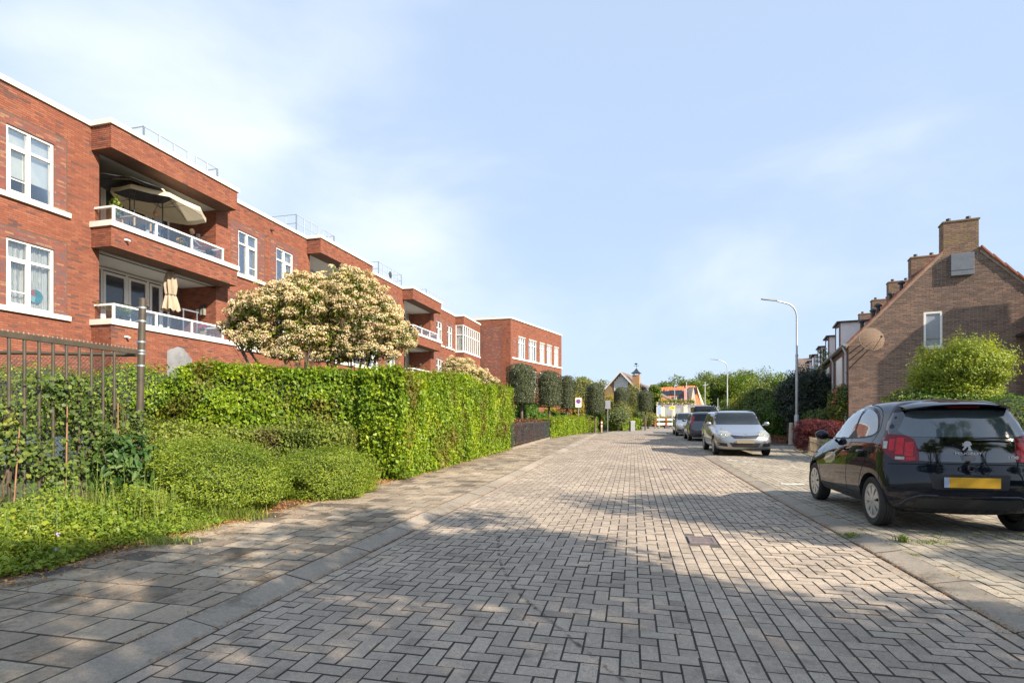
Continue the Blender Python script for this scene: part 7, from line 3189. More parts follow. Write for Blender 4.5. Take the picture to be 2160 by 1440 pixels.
for k_ in range(9):
    t = k_ / 9
    xa, xb = HWD + .55 + (HWD - .5) * t, HWD + .55 + (HWD - .5) * (t + .118)
    za, zb_ = zroof(xa) + .13, zroof(xb) + .05
    b = MB()
    b.add([(xa, -.09, za - .07), (xb, -.09, zb_ - .05), (xb, -.09, zb_ + .03), (xa, -.09, za - .0), (xa, .25, za - .07), (xb, .25, zb_ - .05), (xb, .25, zb_ + .03), (xa, .25, za)],
          [(0, 1, 2, 3), (7, 6, 5, 4), (0, 4, 5, 1), (1, 5, 6, 2), (2, 6, 7, 3), (3, 7, 4, 0)])
    b.build('verge_tile', M['rooftile_red'], hs_)
# chimneys
for k_ in range(6):
    y0_ = -.002 if k_ == 0 else k_ * 4.5
    b = MB()
    c0_, c1_, d1_ = 2.80, 3.77, y0_ + .50
    b.box((c0_, y0_, 6.6), (c1_, d1_, 8.06))
    co = b.build('chimney', M['mortar_tan'], hs_)
    b = MB()
    clad(b, (c0_, y0_, 6.62 if k_ else 7.0), Xv, Zv, c1_ - c0_, 1.44 if k_ else 1.06, L=.22, H=.0625, gap=.012)
    clad(b, (c0_, d1_, 6.62), Vector((0, -1, 0)), Zv, d1_ - y0_, 1.44, L=.22, H=.0625, gap=.012)
    b.build('brickwork', M['lichen'], co, kind='stuff')
    b = MB()
    b.box((c0_ - .03, y0_ - .03, 8.06), (c1_ + .03, d1_ + .03, 8.11))
    b.build('cap_slab', M['lichen'], co)
    for xx in (c0_ + .2, c1_ - .22):
        b = MB()
        b.smooth = 40
        b.tube([(xx, y0_ + .25, 8.10), (xx, y0_ + .25, 8.26)], .07, 10)
        b.build('flue', M['darkmetal'], co)
    b = MB()
    b.box((c0_ - .015, y0_ + .04, 6.98), (c0_ + .12, d1_ - .05, 7.0 + .08))
    b.build('lead_flashing', M['zinc_light'], co)
# grey vent box
b = MB()
b.box((2.975, -.15, 6.19), (3.61, -.01, 6.93), bev=.01)
bo = b.build('wall_box', simple('grey_cabinet', (.13, .145, .17), .5, var=.1), hs_)
b = MB()
b.box((2.985, -.157, 6.36), (3.60, -.151, 6.37))
b.build('seam', M['darkmetal'], bo)
# gutter, downpipes
b = MB()
b.smooth = 40
gp = []
for (yy0, yy1) in [(-.12, LEN)]:
    n = 7
    ring0 = [(-.22 + .085 * math.cos(math.pi + math.pi * i / n), -.02 + .085 * math.sin(math.pi + math.pi * i / n)) for i in range(n + 1)]
    vs = [(a + .09, yy0, ZE - .02 + c) for a, c in ring0] + [(a + .09, yy1, ZE - .02 + c) for a, c in ring0]
    m_ = n + 1
    b.add(vs, [(i, m_ + i, m_ + i + 1, i + 1) for i in range(n)] + [tuple(range(m_))])
    vs2 = [(v[0] * .97 - .004, v[1], v[2] + .006) for v in vs]
    b.add(vs2, [(i, i + 1, m_ + i + 1, m_ + i) for i in range(n)])
b.build('gutter', M['zinc'], hs_)
for yy in (.28, 4.35, 8.9, 13.4):
    b = MB()
    b.smooth = 40
    b.tube([(-.14, yy, ZE - .08), (-.13, yy, ZE - .18), (-.06, yy, ZE - .32), (-.06, yy, .1)], .045, 10)
    dp = b.build('downpipe', M['zinc_light'], hs_)
    for z in (3.0, 1.8):
        b = MB()
        b.smooth = 40
        b.tube([(-.06, yy, z), (-.06, yy, z + .05)], .053, 10)
        b.build('pipe_clip', M['zinc'], dp)
# dormers
for k_ in range(5):
    y0_ = 4.8 + 4.5 * k_ - 0.0
    y1_ = y0_ + 1.5
    zt_ = 5.58
    xi = (zt_ - ZE) / sl_ + .05
    b = MB()
    b.add([(.28, y0_, zroof(.28)), (xi, y0_, zt_), (.28, y0_, zt_), (.28, y1_, zroof(.28)), (xi, y1_, zt_), (.28, y1_, zt_)], [(0, 1, 2), (5, 4, 3), (0, 2, 5, 3)])
    dm = b.build('dormer', simple('white_dormer_cladding', (.80, .80, .78), .7, var=.04), hs_)
    b = MB()
    b.box((.12, y0_ - .1, zt_), (xi + .1, y1_ + .1, zt_ + .07))
    b.build('dormer_roof', M['darkmetal'], dm)
    b = MB()
    b.box((.22, y0_ + .02, ZE + .25), (.275, y0_ + .08, zt_))
    b.box((.22, y1_ - .08, ZE + .25), (.275, y1_ - .02, zt_))
    b.box((.225, y0_ + .08, zt_ - .07), (.272, y1_ - .08, zt_))
    b.build('frame', simple('brown_window_frame', (.22, .13, .10), .6), dm)
    b = MB()
    b.box((.24, y0_ + .14, ZE + .35), (.27, y1_ - .14, zt_ - .1))
    b.build('pane', M['car_glass_light'], dm)
# vent cowls on the slope
for (x, y) in [(1.05, .9), (1.42, 4.3), (2.25, 3.4), (2.75, 8.3), (.75, 2.4)]:
    z = zroof(x)
    b = MB()
    b.smooth = 40
    b.tube([(x, y, z - .05), (x, y, z + .30)], .065, 10)
    b.lathe([(0.13, .28), (.13, .33), (.05, .40), (0, .41)], 12, (x, y, z))
    b.build('roof_vent', M['darkmetal'], hs_)
# front windows under the gutter, seen edge-on
for yy in (1.6, 6.1, 10.6):
    b = MB()
    b.box((-.04, yy, 2.5), (-.012, yy + 1.8, 3.75))
    b.build('front_window', M['white'], hs_)

# satellite dish: thin mesh bowl on a bracket
dsh = empty('satellite_dish', (0, 0, 0), 0, 'round rusty mesh satellite dish on brackets at the left corner of the brown gable', 'dish')
Rr = Matrix.Translation(PR) @ Matrix.Rotation(RANG, 4, 'Z')
dc = Rr @ Vector((.62, -.62, 4.12))
nm_ = NT('rusty_mesh_dish')
tr_ = nm_.node('ShaderNodeBsdfTransparent')
mx_ = nm_.node('ShaderNodeMixShader')
mx_.inputs[0].default_value = .40
nm_.set(color=nm_.mix(nm_.noise(5.0, detail=6), (.22, .13, .075), (.34, .25, .17)), rough=.8)
nm_.l.new(tr_.outputs[0], mx_.inputs[1])
nm_.l.new(nm_.b.outputs[0], mx_.inputs[2])
nm_.l.new(mx_.outputs[0], nm_.out.inputs['Surface'])
b = MB()
b.smooth = True
prof = [(r_, -.10 * (1 - (r_ / .41) ** 2)) for r_ in (0, .08, .16, .24, .32, .38, .41)]
b.lathe(prof, 36, (0, 0, 0), axis='y')
bowl = b.build('bowl', nm_.mat, dsh)
b = MB()
b.tube([(.41 * math.cos(t * math.pi / 18), 0, .41 * math.sin(t * math.pi / 18)) for t in range(37)], .007, 5, cap=False)
b.build('rim', simple('rust_rim', (.25, .17, .11), .7), dsh)
b = MB()
b.tube([(0, .0, -.40), (.05, -.2, -.25), (.12, -.38, -.06)], .009, 6)
b.ball((.12, -.38, -.05), .04, 10, 6)
b.build('feed_arm', M['darkmetal'], dsh)
dsh.location = dc
dsh.rotation_euler = (math.radians(-12), 0, RANG + math.radians(18))
b = MB()
inv = (Matrix.Translation(dc) @ dsh.rotation_euler.to_matrix().to_4x4()).inverted()
for (a, c) in [((.0, -.02, 3.45), (.62, -.58, 4.02)), ((.0, -.02, 3.15), (.62, -.56, 3.85)), ((.02, -.02, 3.72), (.40, -.45, 4.02))]:
    b.tube([inv @ (Rr @ Vector(a)), inv @ (Rr @ Vector(c))], .018, 6)
b.build('bracket', M['darkmetal'], dsh)

# neighbouring house: eaves corner and pipe, plus an unseen slab shading the gable
nh = empty('neighbour_eaves_and_slab', PR, RANG, 'house corner at the right edge with orange eaves, white downpipe and an unseen shadow slab', 'house')
prof = [(5.25, 0), (5.25, 6.1), (6.4, 7.25), (7.9, 7.3), (7.95, 6.55), (10.6, 5.3), (10.6, 0)]
b = MB()
y0_, y1_ = -1.24, -.95  # added thin slab, outlined to cast the shadow on the gable
vs = [(x, y0_, z) for x, z in prof] + [(x, y1_, z) for x, z in prof]
n = len(prof)
b.add(vs, [tuple(range(n)), tuple(reversed(range(n, 2 * n)))] + [(j, i, n + i, n + j) for i, j in [(i, (i + 1) % n) for i in range(n)]])
b.box((6.62, .02, 0), (10.6, 8, 6.4))
b.build('wall', M['brick_brown'], nh)
b = MB()
b.add([(4.86, -.7, 4.10), (6.2, -.7, 5.4), (6.2, -.01, 5.4), (4.86, -.01, 4.10), (4.86, -.7, 4.18), (6.2, -.7, 5.5), (6.2, -.01, 5.5), (4.86, -.01, 4.18)], [(3, 2, 1, 0), (4, 5, 6, 7), (0, 1, 5, 4), (3, 0, 4, 7)])
b.build('porch_roof', M['rooftile_red'], nh)
b = MB()
b.box((4.72, -.74, 4.0), (4.9, -.01, 4.09), bev=.01)
b.build('gutter', M['darkmetal'], nh)
b = MB()
b.smooth = 40
b.tube([(4.87, -.5, 4.02), (4.90, -.4, 3.85), (4.90, -.35, .3)], .05, 10)
b.build('downpipe', M['zinc_light'], nh)

# far end of the row: another tiled roof
fr_ = empty('far_roof_house', (at(1712, 62).x, 62, gz(62)), RANG, 'distant house with mossy grey tiled roof beyond the terraced row', 'house')
b = MB()
b.box((-1.3, 0, 0), (3, 5, 6.2))
b.build('wall', M['mortar_tan'], fr_)
b = MB()
b.add([(-1.6, -.3, 6.1), (3, -.3, 6.1), (3, 2.4, 8.1), (-1.2, 2.4, 8.1), (-1.6, 5.3, 6.1), (3, 5.3, 6.1)], [(0, 1, 2, 3), (3, 2, 5, 4), (0, 3, 4)])
b.build('roof', M['rooftile_dark'], fr_)
b = MB()
b.box((-.1, 2.2, 7.9), (.25, 2.6, 8.5))
b.build('chimney', M['darkmetal'], fr_)

# ---- right hand planting
def Q(px, py, Y):
    return PZ(px, py, Y)


gs = empty('golden_shrub', label='large rounded golden-green conifer shrub in front of the brown gable', cat='shrub')
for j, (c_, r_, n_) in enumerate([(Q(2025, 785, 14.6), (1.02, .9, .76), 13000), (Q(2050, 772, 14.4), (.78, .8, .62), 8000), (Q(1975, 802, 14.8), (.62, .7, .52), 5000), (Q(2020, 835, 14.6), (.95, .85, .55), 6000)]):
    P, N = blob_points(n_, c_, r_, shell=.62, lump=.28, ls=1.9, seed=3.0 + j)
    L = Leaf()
    L.add(*leaves(P, N + np.array([0, 0, .6]), .075, .34, .5, None, .5, tones=np.clip(RNG.random(len(P)) * .7 + .3 * (N[:, 2] > .0), 0, 1)))  # upward-facing leaves toned lighter: a lit top put into the colour
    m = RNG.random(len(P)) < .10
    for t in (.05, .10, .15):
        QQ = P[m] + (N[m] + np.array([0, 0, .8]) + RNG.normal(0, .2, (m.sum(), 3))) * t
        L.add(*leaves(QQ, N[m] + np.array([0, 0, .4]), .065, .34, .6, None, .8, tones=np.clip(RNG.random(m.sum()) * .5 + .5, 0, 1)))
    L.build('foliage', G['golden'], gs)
b = MB()
c_ = Q(2022, 800, 14.6)
for k_ in range(14):
    e = Vector(c_) + Vector((random.uniform(-.8, .8), random.uniform(-.6, .6), random.uniform(-.3, .5)))
    s = Vector((c_[0] + random.uniform(-.2, .2), c_[1], 0))
    b.tube([s, s.lerp(e, .5) + Vector((0, 0, .1)), e], [.05, .03, .008], 6)
b.ball(c_, .72, 12, 8, (1, .8, .7))
b.build('branches', M['core'], gs)  # limbs plus a solid ball darkened as shade inside the shrub
# slim young conifer in front of the window
yc = empty('young_conifer', label='slim young conifer reaching up to the gable window, left of the golden shrub', cat='tree')
x_, y_ = at(1945, 15.2).x, 15.2
ztp = 1.3 + (884 - 725) / 1150 * 15.2
b = MB()
b.tube([(x_, y_, 0), (x_ + .03, y_, 2), (x_, y_, ztp)], [.04, .025, .004], 6)
L = Leaf()
for k_ in range(46):
    t = k_ / 46
    z = .6 + (ztp - .65) * t
    a = k_ * 2.4
    ln_ = .62 * (1 - t) ** .8 + .05
    e = Vector((x_ + math.cos(a) * ln_, y_ + math.sin(a) * ln_, z + ln_ * .35))
    s = Vector((x_, y_, z))
    b.tube([s, e], [.010, .003], 4)
    m = int(40 + 200 * ln_)
    tt = RNG.random(m) ** .7
    P = np.array(s) + np.outer(tt, np.array(e - s)) + RNG.normal(0, .035, (m, 3))
    L.add(*leaves(P, RNG.normal(0, .6, (m, 3)) + np.array([0, 0, 1]), .06, .28, .5, np.array(e - s), .8))
b.build('trunk', M['bark'], yc)
L.build('foliage', G['lonicera'], yc)
shrub('garden_shrub', 'low leafy shrub at the foot of the gable, left of the golden shrub', Q(1925, 850, 14.8), (.75, .6, .45), G['privet'], .07, 3000, group='shrubs by the brown gable')
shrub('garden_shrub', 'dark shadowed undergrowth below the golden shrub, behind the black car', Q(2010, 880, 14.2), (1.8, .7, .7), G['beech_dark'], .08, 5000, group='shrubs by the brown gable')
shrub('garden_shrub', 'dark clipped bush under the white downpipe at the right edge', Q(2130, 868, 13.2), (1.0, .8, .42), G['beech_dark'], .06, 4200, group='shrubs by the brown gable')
shrub('garden_shrub', 'leafy green shrub right beside the roof of the black car, at the right edge', Q(2150, 905, 11.5), (.85, .8, .55), G['ivy'], .075, 3600, group='shrubs by the brown gable')
shrub('garden_shrub', 'broad leafy shrub at the right edge behind the black car', Q(2195, 925, 12.5), (1.2, .8, .7), G['tree'], .08, 3600, group='shrubs by the brown gable')
rs_ = shrub('rose_bush', 'climbing rose bush with a few red flowers at the left corner of the brown gable', Q(1772, 858, 20.6), (.46, .5, .80), G['photinia'], .08, 2600)
shrub('rose_bush', '', Q(1783, 835, 20.4), (.30, .4, .55), G['ivy'], .07, 1400, parent=rs_, stem=False)
P = np.array([Q(px, py, 20.0) for px, py in [(1762, 822), (1761, 826), (1773, 813), (1795, 814), (1762, 838), (1756, 848), (1790, 850)]])
P = np.repeat(P, 12, axis=0) + RNG.normal(0, .03, (84, 3))
L = Leaf()
L.add(*leaves(P, RNG.normal(0, 1, (84, 3)), .032, .9, .5))
L.build('flowers', leafmat('red_petals', [(0, (.22, .01, .012)), (1, (.42, .03, .03))], .2), rs_)
de = empty('dark_evergreen', label='dark broad evergreen tree behind the near lamp post', cat='tree')
for c_, r_, n_ in [(Q(1702, 822, 26), (1.15, 1.0, 1.1), 6500), (Q(1735, 838, 25.5), (.75, .8, 1.15), 4200), (Q(1668, 835, 26.5), (.8, .8, .95), 3800), (Q(1705, 870, 25.5), (1.35, .8, .9), 5200)]:
    shrub('x', '', c_, r_, G['dark'], .10, n_, parent=de, lump=.25, shell=.5, core=.7)
shrub('garden_shrub', 'dark green leafy bush between the silver estate car and the lamp post', Q(1610, 890, 28), (1.45, 1.0, .95), G['ivy'], .11, 6000, group='bushes behind the silver car', lump=.25)
shrub('garden_shrub', 'dense green bush just left of the lamp post', Q(1652, 880, 27), (.95, .9, 1.15), G['beech_dark'], .10, 5200, group='bushes behind the silver car', lump=.25)
shrub('garden_shrub', 'loose yellow-green bush right above the silver estate car', Q(1602, 858, 33), (1.6, 1.1, 1.25), G['tree'], .13, 4600, group='bushes behind the silver car', lump=.3)
shrub('garden_shrub', 'pale leafy bush behind the roof of the silver estate car', Q(1560, 878, 38), (1.5, 1.0, .9), G['tree2'], .13, 3000, group='bushes behind the silver car', lump=.3)
shrub('garden_shrub', 'low green bush under the dark evergreen, right of the lamp post', Q(1745, 890, 22.5), (.9, .8, .6), G['ivy'], .09, 4200, group='bushes behind the silver car', lump=.25)
# spiky sparse tree by the dormers
mk = empty('spiky_conifer', label='sparse spiky conifer standing before the white dormers', cat='tree')
x_, y_ = at(1737, 27).x, 27
ztp = 1.3 + (884 - 737) / 1150 * 27
b = MB()
b.tube([(x_, y_, 0), (x_, y_, ztp)], [.07, .02], 6)
L = Leaf()
for k_ in range(30):
    t = k_ / 30
    z = 2.4 + (ztp - 2.45) * t
    a = k_ * 2.1
    ln_ = .75 * (1 - t) + .18
    s = Vector((x_, y_, z))
    e = s + Vector((math.cos(a) * ln_, math.sin(a) * ln_, .12))
    b.tube([s, e], [.02, .008], 4)
    m = 46
    tt = .35 + .65 * RNG.random(m)
    P = np.array(s) + np.outer(tt, np.array(e - s)) + RNG.normal(0, .05, (m, 3))
    L.add(*leaves(P, RNG.normal(0, 1, (m, 3)), .10, .3, .8))
b.build('trunk', M['bark'], mk)
L.build('foliage', G['beech_dark'], mk)

# red maple hanging over the picket fence
ac = empty('red_maple', label='low weeping dark red maple hanging over the small picket fence', cat='shrub')
L = Leaf()
for c_, r_, n_ in [(Q(1715, 902, 19.4), (.64, .6, .33), 5200), (Q(1752, 906, 19.0), (.57, .6, .33), 4200), (Q(1690, 924, 19.4), (.22, .4, .44), 2600)]:
    P, N = blob_points(n_, c_, r_, shell=.55, lump=.2, seed=c_[0])
    L.add(*leaves(P, N + np.array([0, 0, .5]), .075, .30, .45, np.array([-.3, -.1, -1.0]), .5))
L.build('foliage', G['red'], ac)
b = MB()
c_ = Q(1725, 920, 19.3)
for k_ in range(9):
    e = Vector(c_) + Vector((random.uniform(-.5, .6), random.uniform(-.4, .4), random.uniform(.0, .3)))
    b.tube([Vector((c_[0], c_[1], 0)), Vector(c_) + Vector((0, 0, .1)), e], [.03, .02, .005], 5)
b.build('branches', M['bark'], ac)
sprig = shrub('garden_shrub', 'small bright yellow-green sprig by the mirror of the black car', Q(1748, 932, 17), (.22, .2, .10), G['golden'], .07, 300, group=None, core=0)

# picket fence
pf = empty('picket_fence', label='low weathered wooden picket fence under the red maple', cat='fence')
a_, b2 = Vector((*gpx(1684, 950), 0)), Vector((*gpx(1752, 975), 0))
d = b2 - a_
ln_ = d.length
d.normalize()
nP = 30
wood = simple('weathered_grey_wood', (.30, .23, .15), .9, var=.3, scale=15, bump=.4, bscale=60)
for k_ in range(nP):
    p = a_ + d * ln_ * k_ / nP
    b = MB()
    hgt = .62 + random.uniform(-.02, .03)
    tl_ = random.uniform(-.03, .03)
    w_ = .032
    b.prism([(-w_, -.009), (w_, -.009), (w_, .009), (-w_, .009)], 0, hgt - .06)
    b.add([(-w_, -.009, hgt - .06), (w_, -.009, hgt - .06), (w_, .009, hgt - .06), (-w_, .009, hgt - .06), (0, -.009, hgt), (0, .009, hgt)], [(0, 1, 4), (2, 3, 5), (1, 2, 5, 4), (3, 0, 4, 5)])
    o = b.build('picket', wood, pf, loc=(p.x, p.y, gz(p.y)), rz=math.atan2(d.y, d.x))
    o.rotation_euler[1] = tl_
for z in (.16, .46):
    b = MB()
    b.bar(a_ + Vector((0, .02, z + gz(a_.y))), b2 + Vector((0, .02, z + gz(b2.y))), .025, .05)
    b.build('rail', wood, pf)

# low garden wall of red stone blocks
gw = empty('garden_wall', label='low wall of mottled reddish blocks behind the concrete bollard', cat='wall')
a_, b2 = at(1628, 27.5), at(1668, 26.2)
a_ = at(1600, 28.2)
d = b2 - a_
ln_ = d.length
d.normalize()
k_ = 0
for row in range(2):
    u_ = 0
    while u_ < ln_:
        w_ = random.uniform(.28, .42)
        b = MB()
        b.box((.01, -.1, row * .21 + .01), (w_ - .01, .1, row * .21 + .2), bev=.012)
        b.build('block', simple('reddish_block', (.28, .12, .075), .9, var=.4, scale=5, bump=.5, bscale=30), gw, loc=a_ + d * u_ + Vector((0, random.uniform(-.01, .01), 0)), rz=math.atan2(d.y, d.x))
        u_ += w_

# concrete bollard with grooves
X, Y = gpx(1669, 939)
bl = empty('concrete_bollard', (X, Y, gz(Y)), label='tapered concrete bollard with two grooves, left of the lamp post', cat='bollard')
b = MB()
b.smooth = 40
b.lathe([(0, 0), (.125, 0), (.118, .25), (.098, .82), (.088, .83), (.088, .85), (.097, .86), (.095, .90), (.086, .91), (.086, .93), (.094, .94), (.092, 1.0), (.08, 1.03), (0, 1.035)], 18)
b.build('shaft', simple('pale_pinkish_concrete', (.50, .43, .34), .85, var=.12, scale=8, bump=.2), bl)
# dark bin with green lid
X, Y = at(1684, 25.6).x, 25.6
gb_ = empty('wheeled_bin', (X, Y, gz(Y)), .1, 'dark wheeled bin with a green lid behind the lamp post', 'bin')
b = MB()
b.add([(-.30, -.3, .05), (.30, -.3, .05), (.30, .35, .05), (-.30, .35, .05), (-.38, -.36, 1.12), (.40, -.36, 1.12), (.40, .42, 1.12), (-.38, .42, 1.12)], [(3, 2, 1, 0), (0, 1, 5, 4), (1, 2, 6, 5), (2, 3, 7, 6), (3, 0, 4, 7), (4, 5, 6, 7)])
b.build('body', simple('dark_grey_bin', (.055, .055, .06), .6), gb_)
b = MB()
b.add([(-.42, -.40, 1.12), (.44, -.40, 1.12), (.44, .45, 1.14), (-.42, .45, 1.14), (-.36, -.3, 1.21), (.38, -.3, 1.21), (.38, .4, 1.26), (-.36, .4, 1.26)], [(3, 2, 1, 0), (0, 1, 5, 4), (1, 2, 6, 5), (2, 3, 7, 6), (3, 0, 4, 7), (4, 5, 6, 7)])
b.build('lid', simple('green_bin_lid', (.07, .18, .10), .5), gb_)
for sx in (-.28, .28):
    b = MB()
    b.lathe([(0, -.03), (.09, -.03), (.09, .03), (0, .03)], 14, (sx, .36, .09), axis='y')
    b.build('wheel', M['rubber'], gb_)


# ---- street lamps
def lamp(label, px, Y, ztop, arm, head):
    x = at(px, Y).x
    g = gz(Y)
    root = empty('street_lamp', (x, Y, g), 0, label, 'street lamp', 'street lamps along the right side')
    H = ztop - g
    steel = simple('galvanised_lamp_steel', (.44, .45, .46), .45, metal=.55, var=.1, scale=4)
    b = MB()
    b.smooth = 40
    b.tube([(0, 0, -.1), (0, 0, 1.35), (0, 0, 1.40)], [.098, .096, .062], 16)
    b.build('base_pipe', steel, root)
    b = MB()
    b.smooth = 40
    pts, rs = [(0, 0, 1.38), (0, 0, H * .62), (0, 0, H * .63), (0, 0, H - .75)], [.06, .054, .040, .036]
    for k_ in range(9):
        a = math.radians(k_ * 10)
        pts.append((-.55 * (1 - math.cos(a)), 0, H - .75 + .62 * math.sin(a)))
        rs.append(.034)
    pts.append((-arm, 0, H - .02))
    rs.append(.03)
    b.tube(pts, rs, 12)
    b.build('pole', steel, root)
    b = MB()
    b.smooth = 40
    b.tube([(0, 0, H * .62 - .04), (0, 0, H * .62 + .04)], .062, 14)
    b.build('collar', steel, root)
    b = MB()
    b.smooth = 50
    vs = [(-arm + .08, -.05, H - .045), (-arm + .08, .05, H - .045), (-arm - head, .07, H + .035), (-arm - head, -.07, H + .035), (-arm + .05, -.045, H + .03), (-arm + .05, .045, H + .03), (-arm - head, .05, H + .075), (-arm - head, -.05, H + .075)]
    b.add(vs, [(3, 2, 1, 0), (4, 5, 6, 7), (0, 1, 5, 4), (1, 2, 6, 5), (2, 3, 7, 6), (3, 0, 4, 7)])
    ho = b.build('lamp_head', simple('grey_lamp_housing', (.16, .17, .18), .5), root)
    b = MB()
    b.add([(-arm - .04, -.04, H - .036), (-arm - .04, .04, H - .036), (-arm - head + .05, .05, H + .022), (-arm - head + .05, -.05, H + .022)], [(0, 1, 2, 3)])
    b.build('lamp_glass', M['lamp_clear'], ho)


lamp('near tall street lamp with a curved arm, beside the concrete bollard', 1680.5, 24.3, 6.60, .95, .62)
lamp('far street lamp with a curved arm, above the black van', 1534, 50, 6.75, .9, .62)

# ---- trees standing to the right of and behind the photographer; they throw the shade in the foreground
sh = [('maple tree right of the parked black car, its shade falling across the road', (10.9, 1.1, 5.9), (2.3, 1.8, 1.5), 9),
      ('maple tree beside the camera whose dappled shade falls on the left pavement', (6.4, -.2, 6.0), (2.0, 1.9, 1.5), 10),
      ('broad maple tree behind the camera shading the near road', (8.2, -3.1, 6.2), (3.0, 2.2, 1.7), 11),
      ('maple tree behind the camera shading the near right kerb', (13.2, -3.1, 6.0), (2.5, 2.1, 1.6), 12),
      ('small maple tree behind the camera on the left side', (4.2, -4.6, 5.6), (2.2, 1.8, 1.4), 13),
      ('slender maple tree just right of the camera, shading the pavement', (4.9, -2.3, 5.8), (1.8, 1.6, 1.3), 14)]
for lb, c_, r_, sd_ in sh:
    thin = sd_ in (10, 13, 14)
    big_tree('maple_tree', lb, (c_[0] + .3, c_[1] - .3, 0), c_[2] + r_[2], c_, r_, G['tree'], {10: 5400, 13: 5600, 14: 4300, 9: 8600}.get(sd_, 10500), .13, clumps=28 if thin else 36, group='maple trees behind the camera', r0=.17, cl_r=.25, limb=11)
# hedge and houses behind the camera, seen only as reflections in the parked car
hedge('garden_hedge', 'long hedge across the road behind the camera, mirrored in the black car', [Vector((30, -9, 0)), Vector((6, -12, 0))], 2.4, 1.2, G['beech_dark'], .2, 60)
# ================================================================== life on the balconies
def blocal(x, y, z):
    return Rb @ Vector((x, y, z))


def parasol(label, x, y, z0, zt, r, mat, tilt, drop, val=.14, rot=0.0, n=8):
    root = empty('parasol', blocal(x, y, z0), BANG + rot, label, 'parasol')
    b = MB()
    b.smooth = True
    b.tube([(0, 0, .06), (0, 0, zt - z0)], .019, 8)
    b.build('pole', M['darkmetal'], root)
    b = MB()
    b.smooth = 40
    b.lathe([(0, .0), (.22, .0), (.2, .05), (.04, .07)], 16)
    b.build('base', M['darkmetal'], root)
    T_ = Matrix.Translation((0, 0, zt - z0)) @ Matrix.Rotation(tilt[0], 4, 'X') @ Matrix.Rotation(tilt[1], 4, 'Y')
    b = MB()
    b.M = T_
    vs = [(0, 0, 0)]
    K = 4
    for k_ in range(1, K + 1):
        for i in range(n * 2):
            a = math.pi * i / n
            rr_ = r * k_ / K * (1 if i % 2 == 0 else .945 * math.cos(math.pi / n / 1) ** .3)
            sag = 0 if i % 2 == 0 else -.03 * k_ / K
            vs.append((rr_ * math.cos(a), rr_ * math.sin(a), -drop * (k_ / K) ** 1.25 + sag))
    m_ = n * 2
    fs = [(0, 1 + i, 1 + (i + 1) % m_) for i in range(m_)]
    for k_ in range(K - 1):
        for i in range(m_):
            j = (i + 1) % m_
            fs.append((1 + k_ * m_ + i, 1 + (k_ + 1) * m_ + i, 1 + (k_ + 1) * m_ + j, 1 + k_ * m_ + j))
    nv = len(vs)
    if val:
        for i in range(m_):
            v = vs[1 + (K - 1) * m_ + i]
            vs.append((v[0] * 1.01, v[1] * 1.01, v[2] - val))
        for i in range(m_):
            j = (i + 1) % m_
            a = 1 + (K - 1) * m_
            fs.append((a + i, nv + i, nv + j, a + j))
    b.add(vs, fs)
    b.build('canopy', mat, root)
    for i in range(n):
        q = MB()
        q.M = T_
        a = 2 * math.pi * i / n
        pts = [(r * t * math.cos(a), r * t * math.sin(a), -drop * t ** 1.25 - .012) for t in (0.02, .25, .5, .75, 1.0)]
        q.tube(pts, .007, 5)
        q.tube([(0, 0, -.55), pts[2]], .006, 5)
        q.build('rib', M['darkmetal'], root)
    return root


def cloth(name, col, tr=.25):
    n = NT(name)
    n.set(color=n.mix(n.noise(3.0), tuple(c * .92 for c in col), col), rough=.9, spec=.1)
    t = n.node('ShaderNodeBsdfTranslucent')
    t.inputs['Color'].default_value = (*col, 1)
    m = n.node('ShaderNodeMixShader')
    m.inputs[0].default_value = tr
    n.l.new(n.b.outputs[0], m.inputs[1])
    n.l.new(t.outputs[0], m.inputs[2])
    n.l.new(m.outputs[0], n.out.inputs['Surface'])
    return n.mat


cream = cloth('cream_canvas', (.74, .66, .50), .28)
dgrey = cloth('dark_grey_canvas', (.060, .060, .068), .08)
beige = cloth('beige_canvas', (.46, .36, .26), .1)
parasol('open dark grey parasol on the upper balcony nearest the camera', 3.86, -.05, 7.42, 9.36, 1.12, dgrey, (.06, .05), .34, 0)
parasol('open cream parasol with a scalloped edge on the upper balcony nearest the camera', 5.0, .0, 7.42, 9.36, 1.45, cream, (.10, .06), .40, .15, .2)
parasol('pale cream parasol behind the dark grey one on the upper balcony', 4.55, .95, 7.42, 9.55, 1.35, cream, (.0, .0), .22, .08, .1)
cp = empty('closed_parasol', blocal(5.16, -.18, 4.62), BANG, 'closed beige parasol tied round the middle on the lower balcony', 'parasol')
b = MB()
b.smooth = True
b.tube([(0, 0, -.25), (0, 0, 1.95)], .018, 8)
b.build('pole', M['darkmetal'], cp)
b = MB()
b.smooth = 60
n = 40
vs, fs = [], []
lv = [(1.98, .03), (1.9, .12), (1.72, .17), (1.45, .19), (1.18, .16), (1.12, .14), (1.06, .17), (.8, .23), (.58, .26)]
for z, r_ in lv:
    for i in range(n):
        a = 2 * math.pi * i / n
        rr_ = r_ * (1 + .22 * math.cos(8 * a + z * 2))
        vs.append((rr_ * math.cos(a), rr_ * math.sin(a), z + (.04 * math.cos(8 * a) if z < .7 else 0)))
for k_ in range(len(lv) - 1):
    for i in range(n):
        j = (i + 1) % n
        fs.append((k_ * n + i, (k_ + 1) * n + i, (k_ + 1) * n + j, k_ * n + j))
b.add(vs, fs)
b.build('canopy', beige, cp)
b = MB()
b.tube([(.165 * math.cos(t * math.pi / 10), .165 * math.sin(t * math.pi / 10), 1.12) for t in range(21)], .014, 5, cap=False)
b.build('strap', M['darkmetal'], cp)

